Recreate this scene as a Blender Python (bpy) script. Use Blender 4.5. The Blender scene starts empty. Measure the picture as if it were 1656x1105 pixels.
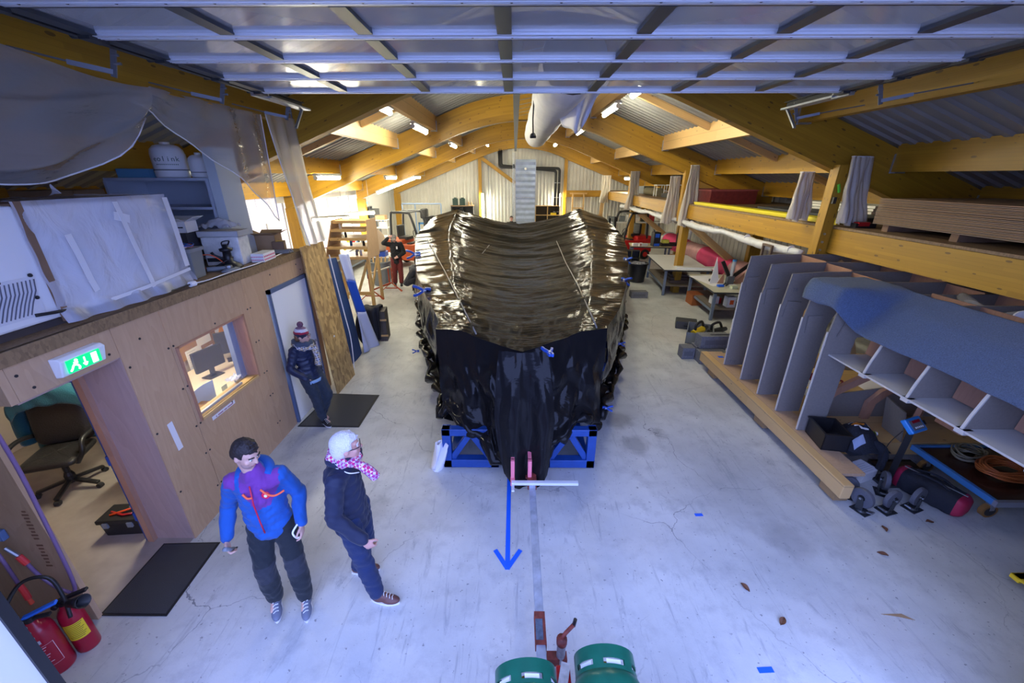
import bpy, bmesh, math, random
from mathutils import Vector, Matrix, Euler
import numpy as np
from mathutils.noise import noise as _noise
random.seed(7)
SC = bpy.context.scene
COL = SC.collection
R = math.radians
# ------------------------------------------------------------ camera, world, exposure
H, FPX, PIT, YAW = 3.55, 644.0, R(22.5), R(0.42)
cam_d = bpy.data.cameras.new('camera'); cam = bpy.data.objects.new('camera', cam_d); COL.objects.link(cam)
cam_d.sensor_width = 36.0; cam_d.lens = FPX/1656*36.0; cam_d.clip_start = .05; cam_d.clip_end = 200
cam.location = (0, 0, H); cam.rotation_euler = (R(90)-PIT, 0, YAW)
SC.camera = cam
SC.view_settings.view_transform = 'Standard'; SC.view_settings.look = 'None'
SC.view_settings.gamma = 1; SC.view_settings.use_curve_mapping = False
SC.view_settings.exposure = 1.05
wd = bpy.data.worlds.new('sky'); SC.world = wd; wd.use_nodes = True
bg = wd.node_tree.nodes['Background']; bg.inputs[0].default_value = (.335, .445, 1.0, 1); bg.inputs[1].default_value = 2.75
LAMP_POWER = 60.0
LAMP_COL = (1.0, .955, .73)
# ------------------------------------------------------------ pixel helpers (photo 1656x1105)
def ray(px, py):
    a = (px-828)/FPX; v = (py-552.5)/FPX
    y = math.cos(PIT)-v*math.sin(PIT); z = -math.sin(PIT)-v*math.cos(PIT)
    c, s = math.cos(YAW), math.sin(YAW)
    return Vector((a*c-y*s, a*s+y*c, z))
def G(px, py, z=0.0):
    d = ray(px, py); return d*((z-H)/d.z)+Vector((0, 0, H))
def atY(px, py, Y):
    d = ray(px, py); return d*(Y/d.y)+Vector((0, 0, H))
def atX(px, py, X):
    d = ray(px, py); return d*(X/d.x)+Vector((0, 0, H))
# ------------------------------------------------------------ materials
MATS = {}
def _n(nt, t, **k):
    n = nt.nodes.new(t)
    for a, b in k.items(): setattr(n, a, b)
    return n
def mat(name, col, rough=.5, metal=0., spec=.5, noise=0., nscale=8., bump=0., bscale=40., emit=None, estr=0., alpha=1., trans=0., coat=0., stretch=None, sheen=0., bdist=.02):
    if name in MATS: return MATS[name]
    m = bpy.data.materials.new(name); m.use_nodes = True; nt = m.node_tree
    b = nt.nodes['Principled BSDF']
    c = (*col, 1)
    b.inputs['Base Color'].default_value = c; b.inputs['Roughness'].default_value = rough
    b.inputs['Metallic'].default_value = metal; b.inputs['Specular IOR Level'].default_value = spec
    b.inputs['Alpha'].default_value = alpha; b.inputs['Transmission Weight'].default_value = trans
    b.inputs['Coat Weight'].default_value = coat; b.inputs['Sheen Weight'].default_value = sheen
    if emit: b.inputs['Emission Color'].default_value = (*emit, 1); b.inputs['Emission Strength'].default_value = estr
    if noise or bump:
        tc = _n(nt, 'ShaderNodeTexCoord'); mp = _n(nt, 'ShaderNodeMapping')
        nt.links.new(tc.outputs['Object'], mp.inputs[0])
        if stretch: mp.inputs['Scale'].default_value = stretch
    if noise:
        nz = _n(nt, 'ShaderNodeTexNoise'); nz.inputs['Scale'].default_value = nscale; nz.inputs['Detail'].default_value = 5
        nt.links.new(mp.outputs[0], nz.inputs['Vector'])
        mr = _n(nt, 'ShaderNodeMapRange'); mr.inputs[1].default_value = .3; mr.inputs[2].default_value = .7
        mr.inputs[3].default_value = 1-noise; mr.inputs[4].default_value = 1+noise*.6
        nt.links.new(nz.outputs['Fac'], mr.inputs[0])
        mx = _n(nt, 'ShaderNodeMix', data_type='RGBA', blend_type='MULTIPLY'); mx.inputs[0].default_value = 1
        mx.inputs[6].default_value = c
        nt.links.new(mr.outputs[0], mx.inputs[7]); nt.links.new(mx.outputs[2], b.inputs['Base Color'])
    if bump:
        n2 = _n(nt, 'ShaderNodeTexNoise'); n2.inputs['Scale'].default_value = bscale; n2.inputs['Detail'].default_value = 4
        nt.links.new(mp.outputs[0], n2.inputs['Vector'])
        bp = _n(nt, 'ShaderNodeBump'); bp.inputs['Strength'].default_value = bump; bp.inputs['Distance'].default_value = bdist
        nt.links.new(n2.outputs['Fac'], bp.inputs['Height']); nt.links.new(bp.outputs[0], b.inputs['Normal'])
    MATS[name] = m; return m
def math_n(nt, op, a, b=None, c=None):
    n = _n(nt, 'ShaderNodeMath', operation=op)
    for i, v in enumerate((a, b, c)):
        if v is None: continue
        if isinstance(v, (int, float)): n.inputs[i].default_value = v
        else: nt.links.new(v, n.inputs[i])
    return n.outputs[0]
def mixc(nt, f, a, b, bt='MIX'):
    n = _n(nt, 'ShaderNodeMix', data_type='RGBA', blend_type=bt)
    for i, v in ((0, f), (6, a), (7, b)):
        if isinstance(v, (int, float)): n.inputs[i].default_value = v
        elif isinstance(v, tuple): n.inputs[i].default_value = (*v, 1)
        else: nt.links.new(v, n.inputs[i])
    return n.outputs[2]
def glulam(name, c1, c2, knot=(.10, .045, .015), lam=.045, kn=.5):
    """laminated spruce; UV in metres, u along the beam"""
    m = bpy.data.materials.new(name); m.use_nodes = True; nt = m.node_tree; b = nt.nodes['Principled BSDF']
    tc = _n(nt, 'ShaderNodeTexCoord'); sp = _n(nt, 'ShaderNodeSeparateXYZ'); nt.links.new(tc.outputs['UV'], sp.inputs[0])
    u, v = sp.outputs[0], sp.outputs[1]
    row = math_n(nt, 'FLOOR', math_n(nt, 'DIVIDE', v, lam))
    wn = _n(nt, 'ShaderNodeTexWhiteNoise', noise_dimensions='1D'); nt.links.new(row, wn.inputs['W'])
    seg = math_n(nt, 'FLOOR', math_n(nt, 'ADD', math_n(nt, 'MULTIPLY', u, .45), math_n(nt, 'MULTIPLY', wn.outputs[0], 7.3)))
    cb = _n(nt, 'ShaderNodeCombineXYZ'); nt.links.new(row, cb.inputs[0]); nt.links.new(seg, cb.inputs[1])
    w2 = _n(nt, 'ShaderNodeTexWhiteNoise', noise_dimensions='3D'); nt.links.new(cb.outputs[0], w2.inputs['Vector'])
    g = _n(nt, 'ShaderNodeCombineXYZ'); nt.links.new(math_n(nt, 'MULTIPLY', u, 2.0), g.inputs[0]); nt.links.new(math_n(nt, 'MULTIPLY', v, 60), g.inputs[1]); nt.links.new(w2.outputs[0], g.inputs[2])
    nz = _n(nt, 'ShaderNodeTexNoise'); nz.inputs['Scale'].default_value = 1.0; nz.inputs['Detail'].default_value = 4; nt.links.new(g.outputs[0], nz.inputs['Vector'])
    f = math_n(nt, 'ADD', math_n(nt, 'MULTIPLY', w2.outputs[0], .55), math_n(nt, 'MULTIPLY', nz.outputs['Fac'], .5))
    base = mixc(nt, f, c1, c2)
    kv = _n(nt, 'ShaderNodeCombineXYZ'); nt.links.new(math_n(nt, 'MULTIPLY', u, 3.2), kv.inputs[0]); nt.links.new(math_n(nt, 'MULTIPLY', v, 9.0), kv.inputs[1])
    vo = _n(nt, 'ShaderNodeTexVoronoi', voronoi_dimensions='2D'); vo.inputs['Scale'].default_value = 1.0; nt.links.new(kv.outputs[0], vo.inputs['Vector'])
    sx = _n(nt, 'ShaderNodeSeparateColor'); nt.links.new(vo.outputs['Color'], sx.inputs[0])
    rad = math_n(nt, 'MULTIPLY', math_n(nt, 'SUBTRACT', sx.outputs[0], 1-kn), .26)
    k = math_n(nt, 'LESS_THAN', vo.outputs['Distance'], rad)
    base = mixc(nt, math_n(nt, 'MULTIPLY', k, .75), base, knot)
    ln = math_n(nt, 'LESS_THAN', math_n(nt, 'FRACT', math_n(nt, 'DIVIDE', v, lam)), .06)
    base = mixc(nt, math_n(nt, 'MULTIPLY', ln, .35), base, (c1[0]*.35, c1[1]*.3, c1[2]*.3))
    nt.links.new(base, b.inputs['Base Color']); b.inputs['Roughness'].default_value = .42
    MATS[name] = m; return m
def plywood(name, c1, c2, scale=1.0, axis=(1, 1, .18), rough=.55, dots=False):
    m = bpy.data.materials.new(name); m.use_nodes = True; nt = m.node_tree; b = nt.nodes['Principled BSDF']
    tc = _n(nt, 'ShaderNodeTexCoord'); mp = _n(nt, 'ShaderNodeMapping'); nt.links.new(tc.outputs['Object'], mp.inputs[0])
    mp.inputs['Scale'].default_value = [a*scale for a in axis]
    n1 = _n(nt, 'ShaderNodeTexNoise'); n1.inputs['Scale'].default_value = 2.2; n1.inputs['Detail'].default_value = 3; n1.inputs['Distortion'].default_value = .6
    nt.links.new(mp.outputs[0], n1.inputs['Vector'])
    rings = math_n(nt, 'FRACT', math_n(nt, 'MULTIPLY', n1.outputs['Fac'], 13))
    n2 = _n(nt, 'ShaderNodeTexNoise'); n2.inputs['Scale'].default_value = 40; n2.inputs['Detail'].default_value = 3; nt.links.new(mp.outputs[0], n2.inputs['Vector'])
    f = math_n(nt, 'ADD', math_n(nt, 'MULTIPLY', rings, .35), math_n(nt, 'MULTIPLY', n2.outputs['Fac'], .6))
    nt.links.new(mixc(nt, f, c1, c2), b.inputs['Base Color']); b.inputs['Roughness'].default_value = rough
    MATS[name] = m; return m
def osb(name, c1, c2, s=30):
    m = bpy.data.materials.new(name); m.use_nodes = True; nt = m.node_tree; b = nt.nodes['Principled BSDF']
    tc = _n(nt, 'ShaderNodeTexCoord'); mp = _n(nt, 'ShaderNodeMapping'); nt.links.new(tc.outputs['Object'], mp.inputs[0])
    mp.inputs['Scale'].default_value = (s, s, s*.45)
    nz = _n(nt, 'ShaderNodeTexNoise'); nz.inputs['Scale'].default_value = .25; nt.links.new(mp.outputs[0], nz.inputs['Vector'])
    ad = _n(nt, 'ShaderNodeVectorMath', operation='ADD'); sc = _n(nt, 'ShaderNodeVectorMath', operation='SCALE'); sc.inputs['Scale'].default_value = 2.5
    nt.links.new(nz.outputs['Color'], sc.inputs[0]); nt.links.new(mp.outputs[0], ad.inputs[0]); nt.links.new(sc.outputs[0], ad.inputs[1])
    vo = _n(nt, 'ShaderNodeTexVoronoi'); vo.inputs['Scale'].default_value = 1; nt.links.new(ad.outputs[0], vo.inputs['Vector'])
    sx = _n(nt, 'ShaderNodeSeparateColor'); nt.links.new(vo.outputs['Color'], sx.inputs[0])
    nt.links.new(mixc(nt, sx.outputs[0], c1, c2), b.inputs['Base Color']); b.inputs['Roughness'].default_value = .6
    MATS[name] = m; return m
def concrete():
    m = bpy.data.materials.new('painted_concrete'); m.use_nodes = True; nt = m.node_tree; b = nt.nodes['Principled BSDF']
    tc = _n(nt, 'ShaderNodeTexCoord'); O = tc.outputs['Object']
    def noise(s, d=5, rough=.6, dist=0, vec=None):
        n = _n(nt, 'ShaderNodeTexNoise'); n.inputs['Scale'].default_value = s; n.inputs['Detail'].default_value = d; n.inputs['Roughness'].default_value = rough; n.inputs['Distortion'].default_value = dist
        nt.links.new(vec or O, n.inputs['Vector']); return n.outputs['Fac']
    def mr(x, a, b_, c, d):
        n = _n(nt, 'ShaderNodeMapRange'); nt.links.new(x, n.inputs[0])
        for i, v in enumerate((a, b_, c, d)): n.inputs[i+1].default_value = v
        return n.outputs[0]
    base = mixc(nt, mr(noise(.9, 6), .3, .7, 0, 1), (.43, .435, .425), (.64, .645, .62))
    base = mixc(nt, mr(noise(3.5, 8, .7), .50, .72, 0, .6), base, (.33, .335, .34))
    # dark specks and scuffs
    base = mixc(nt, mr(noise(26, 2), .67, .72, 0, .75), base, (.16, .16, .18))
    mp = _n(nt, 'ShaderNodeMapping'); mp.inputs['Scale'].default_value = (6, .8, 1); mp.inputs['Rotation'].default_value = (0, 0, .3); nt.links.new(O, mp.inputs[0])
    base = mixc(nt, mr(noise(1.6, 8, .75, 1.2, mp.outputs[0]), .56, .68, 0, .55), base, (.23, .24, .26))
    # cracks
    dn = _n(nt, 'ShaderNodeTexNoise'); dn.inputs['Scale'].default_value = 1.4; dn.inputs['Detail'].default_value = 6; nt.links.new(O, dn.inputs['Vector'])
    sc = _n(nt, 'ShaderNodeVectorMath', operation='SCALE'); sc.inputs['Scale'].default_value = .8; nt.links.new(dn.outputs['Color'], sc.inputs[0])
    ad = _n(nt, 'ShaderNodeVectorMath', operation='ADD'); nt.links.new(O, ad.inputs[0]); nt.links.new(sc.outputs[0], ad.inputs[1])
    vo = _n(nt, 'ShaderNodeTexVoronoi', feature='DISTANCE_TO_EDGE', voronoi_dimensions='2D'); vo.inputs['Scale'].default_value = .42; nt.links.new(ad.outputs[0], vo.inputs['Vector'])
    cr = math_n(nt, 'MULTIPLY', math_n(nt, 'LESS_THAN', vo.outputs['Distance'], .0017), mr(noise(.7), .42, .6, .0, .75))
    mo = _n(nt, 'ShaderNodeTexNoise'); mo.inputs['Scale'].default_value = .35; mo.inputs['Detail'].default_value = 2; nt.links.new(O, mo.inputs['Vector'])
    base = mixc(nt, mr(mo.outputs['Fac'], .55, .72, 0, .35), base, (.50, .40, .34))
    base = mixc(nt, cr, base, (.12, .12, .14))
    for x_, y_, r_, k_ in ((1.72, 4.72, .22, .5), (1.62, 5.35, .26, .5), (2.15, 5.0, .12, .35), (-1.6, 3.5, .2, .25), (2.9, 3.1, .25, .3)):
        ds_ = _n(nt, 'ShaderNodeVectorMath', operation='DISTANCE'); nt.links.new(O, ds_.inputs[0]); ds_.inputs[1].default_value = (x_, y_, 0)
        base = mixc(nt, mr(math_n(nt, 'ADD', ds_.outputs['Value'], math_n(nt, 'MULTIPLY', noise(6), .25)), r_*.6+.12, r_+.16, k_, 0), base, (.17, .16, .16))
    nt.links.new(base, b.inputs['Base Color'])
    nt.links.new(mr(noise(2.2, 6), .3, .7, .38, .6), b.inputs['Roughness'])
    bp = _n(nt, 'ShaderNodeBump'); bp.inputs['Strength'].default_value = .12; bp.inputs['Distance'].default_value = .01
    nt.links.new(noise(60, 4), bp.inputs['Height']); nt.links.new(bp.outputs[0], b.inputs['Normal'])
    return m
def film(name, col, alpha, rough=.25, bump=.3, bscale=6, stretch=None, trl=.5):
    """thin plastic sheet: part transparent, part translucent, part gloss"""
    m = bpy.data.materials.new(name); m.use_nodes = True; nt = m.node_tree
    for n in list(nt.nodes): nt.nodes.remove(n)
    out = _n(nt, 'ShaderNodeOutputMaterial'); tr = _n(nt, 'ShaderNodeBsdfTransparent'); tl = _n(nt, 'ShaderNodeBsdfTranslucent')
    pr = _n(nt, 'ShaderNodeBsdfPrincipled'); pr.inputs['Base Color'].default_value = (*col, 1); pr.inputs['Roughness'].default_value = rough
    tl.inputs[0].default_value = (*col, 1)
    tc = _n(nt, 'ShaderNodeTexCoord'); mp = _n(nt, 'ShaderNodeMapping'); nt.links.new(tc.outputs['Object'], mp.inputs[0])
    if stretch: mp.inputs['Scale'].default_value = stretch
    nz = _n(nt, 'ShaderNodeTexNoise'); nz.inputs['Scale'].default_value = bscale; nz.inputs['Detail'].default_value = 4; nz.inputs['Distortion'].default_value = .8
    nt.links.new(mp.outputs[0], nz.inputs['Vector'])
    bp = _n(nt, 'ShaderNodeBump'); bp.inputs['Strength'].default_value = bump; bp.inputs['Distance'].default_value = .06
    nt.links.new(nz.outputs['Fac'], bp.inputs['Height']); nt.links.new(bp.outputs[0], pr.inputs['Normal'])
    m1 = _n(nt, 'ShaderNodeMixShader'); m1.inputs[0].default_value = trl; nt.links.new(pr.outputs[0], m1.inputs[1]); nt.links.new(tl.outputs[0], m1.inputs[2])
    m2 = _n(nt, 'ShaderNodeMixShader'); m2.inputs[0].default_value = alpha; nt.links.new(tr.outputs[0], m2.inputs[1]); nt.links.new(m1.outputs[0], m2.inputs[2])
    nt.links.new(m2.outputs[0], out.inputs[0]); MATS[name] = m; return m
def black_film():
    m = bpy.data.materials.new('black_polythene'); m.use_nodes = True; nt = m.node_tree; b = nt.nodes['Principled BSDF']
    b.inputs['Base Color'].default_value = (.010, .0095, .010, 1); b.inputs['Roughness'].default_value = .10; b.inputs['Specular IOR Level'].default_value = .15
    tc = _n(nt, 'ShaderNodeTexCoord')
    def nz(s, st, d, dist):
        mp = _n(nt, 'ShaderNodeMapping'); mp.inputs['Scale'].default_value = st; nt.links.new(tc.outputs['Object'], mp.inputs[0])
        n = _n(nt, 'ShaderNodeTexNoise'); n.inputs['Scale'].default_value = s; n.inputs['Detail'].default_value = d; n.inputs['Distortion'].default_value = dist
        nt.links.new(mp.outputs[0], n.inputs['Vector']); return n.outputs['Fac']
    h = math_n(nt, 'ADD', math_n(nt, 'MULTIPLY', nz(2.2, (.45, 2.2, 1), 4, .5), .5), math_n(nt, 'MULTIPLY', nz(9, (.22, 2.2, .6), 4, .5), .3))
    bp = _n(nt, 'ShaderNodeBump'); bp.inputs['Strength'].default_value = .35; bp.inputs['Distance'].default_value = .06
    nt.links.new(h, bp.inputs['Height']); nt.links.new(bp.outputs[0], b.inputs['Normal'])
    return m
def emis(name, col, s):
    m = bpy.data.materials.new(name); m.use_nodes = True; nt = m.node_tree; b = nt.nodes['Principled BSDF']
    b.inputs['Base Color'].default_value = (*col, 1); b.inputs['Emission Color'].default_value = (*col, 1); b.inputs['Emission Strength'].default_value = s
    MATS[name] = m; return m
# ------------------------------------------------------------ mesh builder
class MB:
    def __init__(s): s.v = []; s.f = []; s.uv = []; s.mi = []
    def add(s, vs, fs, uvs=None, mi=0):
        o = len(s.v); s.v += [tuple(p) for p in vs]
        for i, f in enumerate(fs):
            s.f.append([k+o for k in f]); s.uv.append(uvs[i] if uvs else None); s.mi.append(mi)
        return s
    def box(s, c, d, rot=None, mi=0, taper=1.0):
        x, y, z = d[0]/2, d[1]/2, d[2]/2; t = taper
        vs = [Vector((a*x*(t if e < 0 else 1), b*y*(t if e < 0 else 1), e*z)) for a in (-1, 1) for b in (-1, 1) for e in (-1, 1)]
        if rot is not None:
            M = rot if isinstance(rot, Matrix) else (Matrix.Rotation(rot, 3, 'Z') if isinstance(rot, (int, float)) else Euler(rot).to_matrix())
            vl = [M @ p for p in vs]
        else: vl = vs
        fs = [(0, 1, 3, 2), (4, 6, 7, 5), (0, 4, 5, 1), (2, 3, 7, 6), (0, 2, 6, 4), (1, 5, 7, 3)]
        ax = max(range(3), key=lambda i: d[i]); uvs = []
        for f in fs:
            o = [i for i in range(3) if i != ax]
            sp = [max(vs[k][i] for k in f)-min(vs[k][i] for k in f) for i in o]
            w = o[0] if sp[0] > sp[1] else o[1]
            uvs.append([(vs[k][ax]+c[ax]*.7+c[0], vs[k][w]+c[2]*3.1+c[0]*1.7) for k in f])
        return s.add([p+Vector(c) for p in vl], fs, uvs, mi)
    def bb(s, a, b, mi=0):
        return s.box([(a[i]+b[i])/2 for i in range(3)], [abs(b[i]-a[i]) for i in range(3)], None, mi)
    def cyl(s, p0, p1, r0, r1=None, n=12, mi=0, cap=True):
        p0, p1 = Vector(p0), Vector(p1); r1 = r0 if r1 is None else r1
        d = (p1-p0).normalized(); a = d.orthogonal().normalized(); b = d.cross(a)
        vs = []; L = (p1-p0).length
        for p, r in ((p0, r0), (p1, r1)):
            for i in range(n):
                t = 2*math.pi*i/n; vs.append(p+(a*math.cos(t)+b*math.sin(t))*r)
        fs = [(i, (i+1) % n, n+(i+1) % n, n+i) for i in range(n)]
        if cap: fs += [tuple(range(n-1, -1, -1)), tuple(range(n, 2*n))]
        return s.add(vs, fs, None, mi)
    def tube(s, pts, r, n=8, mi=0, closed=False):
        pts = [Vector(p) for p in pts]; m = len(pts); rs = r if isinstance(r, (list, tuple)) else [r]*m
        vs = []; a = None
        for i, p in enumerate(pts):
            if closed: d = pts[(i+1) % m]-pts[i-1]
            else: d = pts[min(i+1, m-1)]-pts[max(i-1, 0)]
            d.normalize()
            a = d.orthogonal().normalized() if a is None else (a-d*a.dot(d)).normalized()
            b = d.cross(a)
            for k in range(n):
                t = 2*math.pi*k/n; vs.append(p+(a*math.cos(t)+b*math.sin(t))*rs[i])
        fs = [(i*n+k, i*n+(k+1) % n, (i+1)*n+(k+1) % n, (i+1)*n+k) for i in range(m-1) for k in range(n)]
        if closed: fs += [((m-1)*n+k, (m-1)*n+(k+1) % n, (k+1) % n, k) for k in range(n)]
        else: fs += [tuple(range(n-1, -1, -1)), tuple(range((m-1)*n, m*n))]
        return s.add(vs, fs, None, mi)
    def bar(s, p0, p1, w, h, mi=0, up=(0, 0, 1)):
        """rectangular bar from p0 to p1, width w (sideways), height h"""
        p0, p1 = Vector(p0), Vector(p1); d = p1-p0; L = d.length; d.normalize(); up = Vector(up)
        if abs(d.dot(up)) > .99: up = Vector((1, 0, 0))
        sd = d.cross(up).normalized(); u = sd.cross(d)
        vs = [p+sd*a*w/2+u*b*h/2 for p in (p0, p1) for a, b in ((-1, -1), (1, -1), (1, 1), (-1, 1))]
        fs = [(0, 1, 2, 3)[::-1], (4, 5, 6, 7), (0, 1, 5, 4), (1, 2, 6, 5), (2, 3, 7, 6), (3, 0, 4, 7)]
        o = p0.x*1.3+p0.z*2.1
        uvs = [[(0+o, 0), (.1+o, 0), (.1+o, h), (o, h)]]*2+[[(o, a+o), (o, b+o), (L+o, b+o), (L+o, a+o)] for a, b in ((0, w), (w, w+h), (w+h, w+w+h), (2*w+h, 2*w+2*h))]
        return s.add(vs, fs, uvs, mi)
    def lathe(s, prof, c=(0, 0, 0), n=20, mi=0, M=None):
        c = Vector(c); vs = []
        for r, z in prof:
            for i in range(n):
                t = 2*math.pi*i/n; p = Vector((r*math.cos(t), r*math.sin(t), z)); vs.append((M @ p if M else p)+c)
        m = len(prof)
        fs = [(j*n+i, j*n+(i+1) % n, (j+1)*n+(i+1) % n, (j+1)*n+i) for j in range(m-1) for i in range(n)]
        if prof[0][0] > 1e-4: fs.append(tuple(range(n-1, -1, -1)))
        if prof[-1][0] > 1e-4: fs.append(tuple(range((m-1)*n, m*n)))
        return s.add(vs, fs, None, mi)
    def sph(s, c, r, n=12, m=8, mi=0, M=None):
        r = (r, r, r) if isinstance(r, (int, float)) else r; c = Vector(c)
        vs = []
        for j in range(1, m):
            ph = math.pi*j/m
            for i in range(n):
                t = 2*math.pi*i/n; p = Vector((r[0]*math.sin(ph)*math.cos(t), r[1]*math.sin(ph)*math.sin(t), r[2]*math.cos(ph))); vs.append((M @ p if M else p)+c)
        tp = Vector((0, 0, r[2])); vs.append((M @ tp if M else tp)+c); vs.append((M @ -tp if M else -tp)+c); T = len(vs)-2
        fs = [(j*n+i, (j+1)*n+i, (j+1)*n+(i+1) % n, j*n+(i+1) % n) for j in range(m-2) for i in range(n)]
        fs += [(T, i, (i+1) % n) for i in range(n)]+[(T+1, (m-2)*n+(i+1) % n, (m-2)*n+i) for i in range(n)]
        return s.add(vs, fs, None, mi)
    def grid(s, fn, nu, nv, mi=0, uvfn=None):
        vs = [fn(i/nu, j/nv) for j in range(nv+1) for i in range(nu+1)]
        fs = [(j*(nu+1)+i, j*(nu+1)+i+1, (j+1)*(nu+1)+i+1, (j+1)*(nu+1)+i) for j in range(nv) for i in range(nu)]
        uvs = None
        if uvfn:
            q = [uvfn(i/nu, j/nv) for j in range(nv+1) for i in range(nu+1)]; uvs = [[q[k] for k in f] for f in fs]
        return s.add(vs, fs, uvs, mi)
    def prism(s, poly, vec, mi=0):
        n = len(poly); poly = [Vector(p) for p in poly]; vec = Vector(vec)
        return s.add(poly+[p+vec for p in poly], [tuple(range(n-1, -1, -1)), tuple(range(n, 2*n))]+[(i, (i+1) % n, n+(i+1) % n, n+i) for i in range(n)], None, mi)
    def mesh(s, name, mats, smooth=False, recalc=True):
        me = bpy.data.meshes.new(name); me.from_pydata(s.v, [], s.f)
        for m in (mats if isinstance(mats, (list, tuple)) else [mats]): me.materials.append(m)
        if any(s.mi): me.polygons.foreach_set('material_index', s.mi)
        if any(u is not None for u in s.uv):
            ul = me.uv_layers.new(name='UVMap'); d = []
            for f, u in zip(s.f, s.uv): d += [c for p in (u or [(0, 0)]*len(f)) for c in p]
            ul.data.foreach_set('uv', d)
        if recalc:
            bm = bmesh.new(); bm.from_mesh(me); bmesh.ops.recalc_face_normals(bm, faces=bm.faces); bm.to_mesh(me); bm.free()
        if smooth: me.polygons.foreach_set('use_smooth', [True]*len(me.polygons))
        me.update(); return me
    def build(s, name, mats, parent=None, loc=None, smooth=False, bevel=0., rot=None, solid=0., auto=False, recalc=True, sub=0):
        o = bpy.data.objects.new(name, s.mesh(name, mats, smooth or auto, recalc)); COL.objects.link(o)
        if parent: o.parent = parent
        if loc is not None: o.location = loc
        if rot is not None: o.rotation_euler = rot if isinstance(rot, (tuple, list)) else (0, 0, rot)
        if solid: md = o.modifiers.new('solid', 'SOLIDIFY'); md.thickness = solid; md.offset = 0
        if sub: md = o.modifiers.new('sub', 'SUBSURF'); md.levels = sub; md.render_levels = sub
        if bevel: md = o.modifiers.new('bevel', 'BEVEL'); md.width = bevel; md.segments = 2; md.limit_method = 'ANGLE'; md.angle_limit = R(40)
        if auto:
            md = o.modifiers.new('es', 'EDGE_SPLIT'); md.split_angle = R(40)
        return o
def thing(name, label, cat, loc=(0, 0, 0), rz=0., group=None):
    o = bpy.data.objects.new(name, None); COL.objects.link(o); o.empty_display_size = .1
    o.location = loc; o.rotation_euler = (0, 0, rz) if isinstance(rz, (int, float)) else rz
    return tag(o, label, cat, group)
def tag(o, label, cat, group=None, kind=None):
    if label: o['label'] = label
    if cat: o['category'] = cat
    if group: o['group'] = group
    if kind: o['kind'] = kind
    return o
def struct(o): o['kind'] = 'structure'; return o
def sroot(name, loc=(0, 0, 0)):
    o = bpy.data.objects.new(name, None); COL.objects.link(o); o.location = loc; o.empty_display_size = .1; return struct(o)
def dup(root, loc, rz=None, label=None, group=None):
    r = root.copy(); COL.objects.link(r); r.location = loc
    if rz is not None: r.rotation_euler = (0, 0, rz)
    if label: r['label'] = label
    if group: r['group'] = group
    for ch in list(root.children):
        c = ch.copy(); COL.objects.link(c); c.parent = r
        for g in list(ch.children):
            d = g.copy(); COL.objects.link(d); d.parent = c
    return r
def inst(src, parent, loc=None, rot=None):
    c = src.copy(); COL.objects.link(c); c.parent = parent
    if loc is not None: c.location = loc
    if rot is not None: c.rotation_euler = rot
    return c
def text(name, body, size, m, parent, loc, rot, align='CENTER', ext=.0005):
    cu = bpy.data.curves.new(name, 'FONT'); cu.body = body; cu.size = size; cu.align_x = align; cu.align_y = 'CENTER'; cu.extrude = ext
    o = bpy.data.objects.new(name, cu); COL.objects.link(o)
    dg = bpy.context.evaluated_depsgraph_get(); me = bpy.data.meshes.new_from_object(o.evaluated_get(dg)); bpy.data.objects.remove(o)
    me.materials.clear(); me.materials.append(m)
    o = bpy.data.objects.new(name, me); COL.objects.link(o); o.parent = parent; o.location = loc; o.rotation_euler = rot; return o
def nz3(x, y, z=0., s=1.):
    return _noise(Vector((x*s, y*s, z*s)))
# palette
WOOD = glulam('glulam_spruce', (.50, .275, .020), (.34, .17, .012))
PALEW = glulam('sawn_spruce', (.66, .44, .20), (.55, .34, .13), lam=.3, kn=.35)
PLY = plywood('plywood_beige', (.56, .375, .23), (.44, .28, .16))
PLYR = plywood('okoume_plywood', (.46, .25, .16), (.36, .18, .11))
OSB = osb('oriented_strand_board', (.60, .40, .16), (.28, .165, .06), 22)
OSBD = osb('chipboard_deck', (.28, .18, .09), (.18, .11, .055), 60)
WHITE = mat('white_paint', (.78, .78, .76), .5)
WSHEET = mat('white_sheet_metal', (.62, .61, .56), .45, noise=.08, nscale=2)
WPLAS = mat('white_plastic', (.80, .80, .80), .35)
GALV = mat('galvanised_steel', (.42, .45, .50), .38, metal=.85, noise=.2, nscale=12)
ALU = mat('brushed_aluminium', (.74, .77, .84), .40, metal=.35, noise=.06, nscale=5, stretch=(.3, 3, 3))
DSTEEL = mat('dark_steel', (.05, .055, .06), .45, metal=.5)
BLACKP = mat('black_plastic', (.014, .014, .016), .42)
RUBBER = mat('black_rubber', (.018, .019, .022), .7, bump=.3, bscale=200)
CARD = mat('cardboard', (.36, .23, .12), .8, noise=.12, nscale=6)
CARDD = mat('brown_cardboard', (.22, .13, .075), .8, noise=.12, nscale=6)
BLUEP = mat('blue_paint', (.012, .06, .27), .4, noise=.15, nscale=9)
TAPEB = mat('blue_tape', (.01, .12, .75), .5)
RED = mat('red_enamel', (.42, .012, .015), .3)
SCREW = mat('screw_head', (.03, .028, .03), .5)
GREYC = mat('grey_plastic', (.20, .22, .24), .5)
PAPER = mat('paper', (.78, .77, .80), .8)
TUBE = emis('fluorescent_tube', LAMP_COL, LAMP_POWER)
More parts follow.
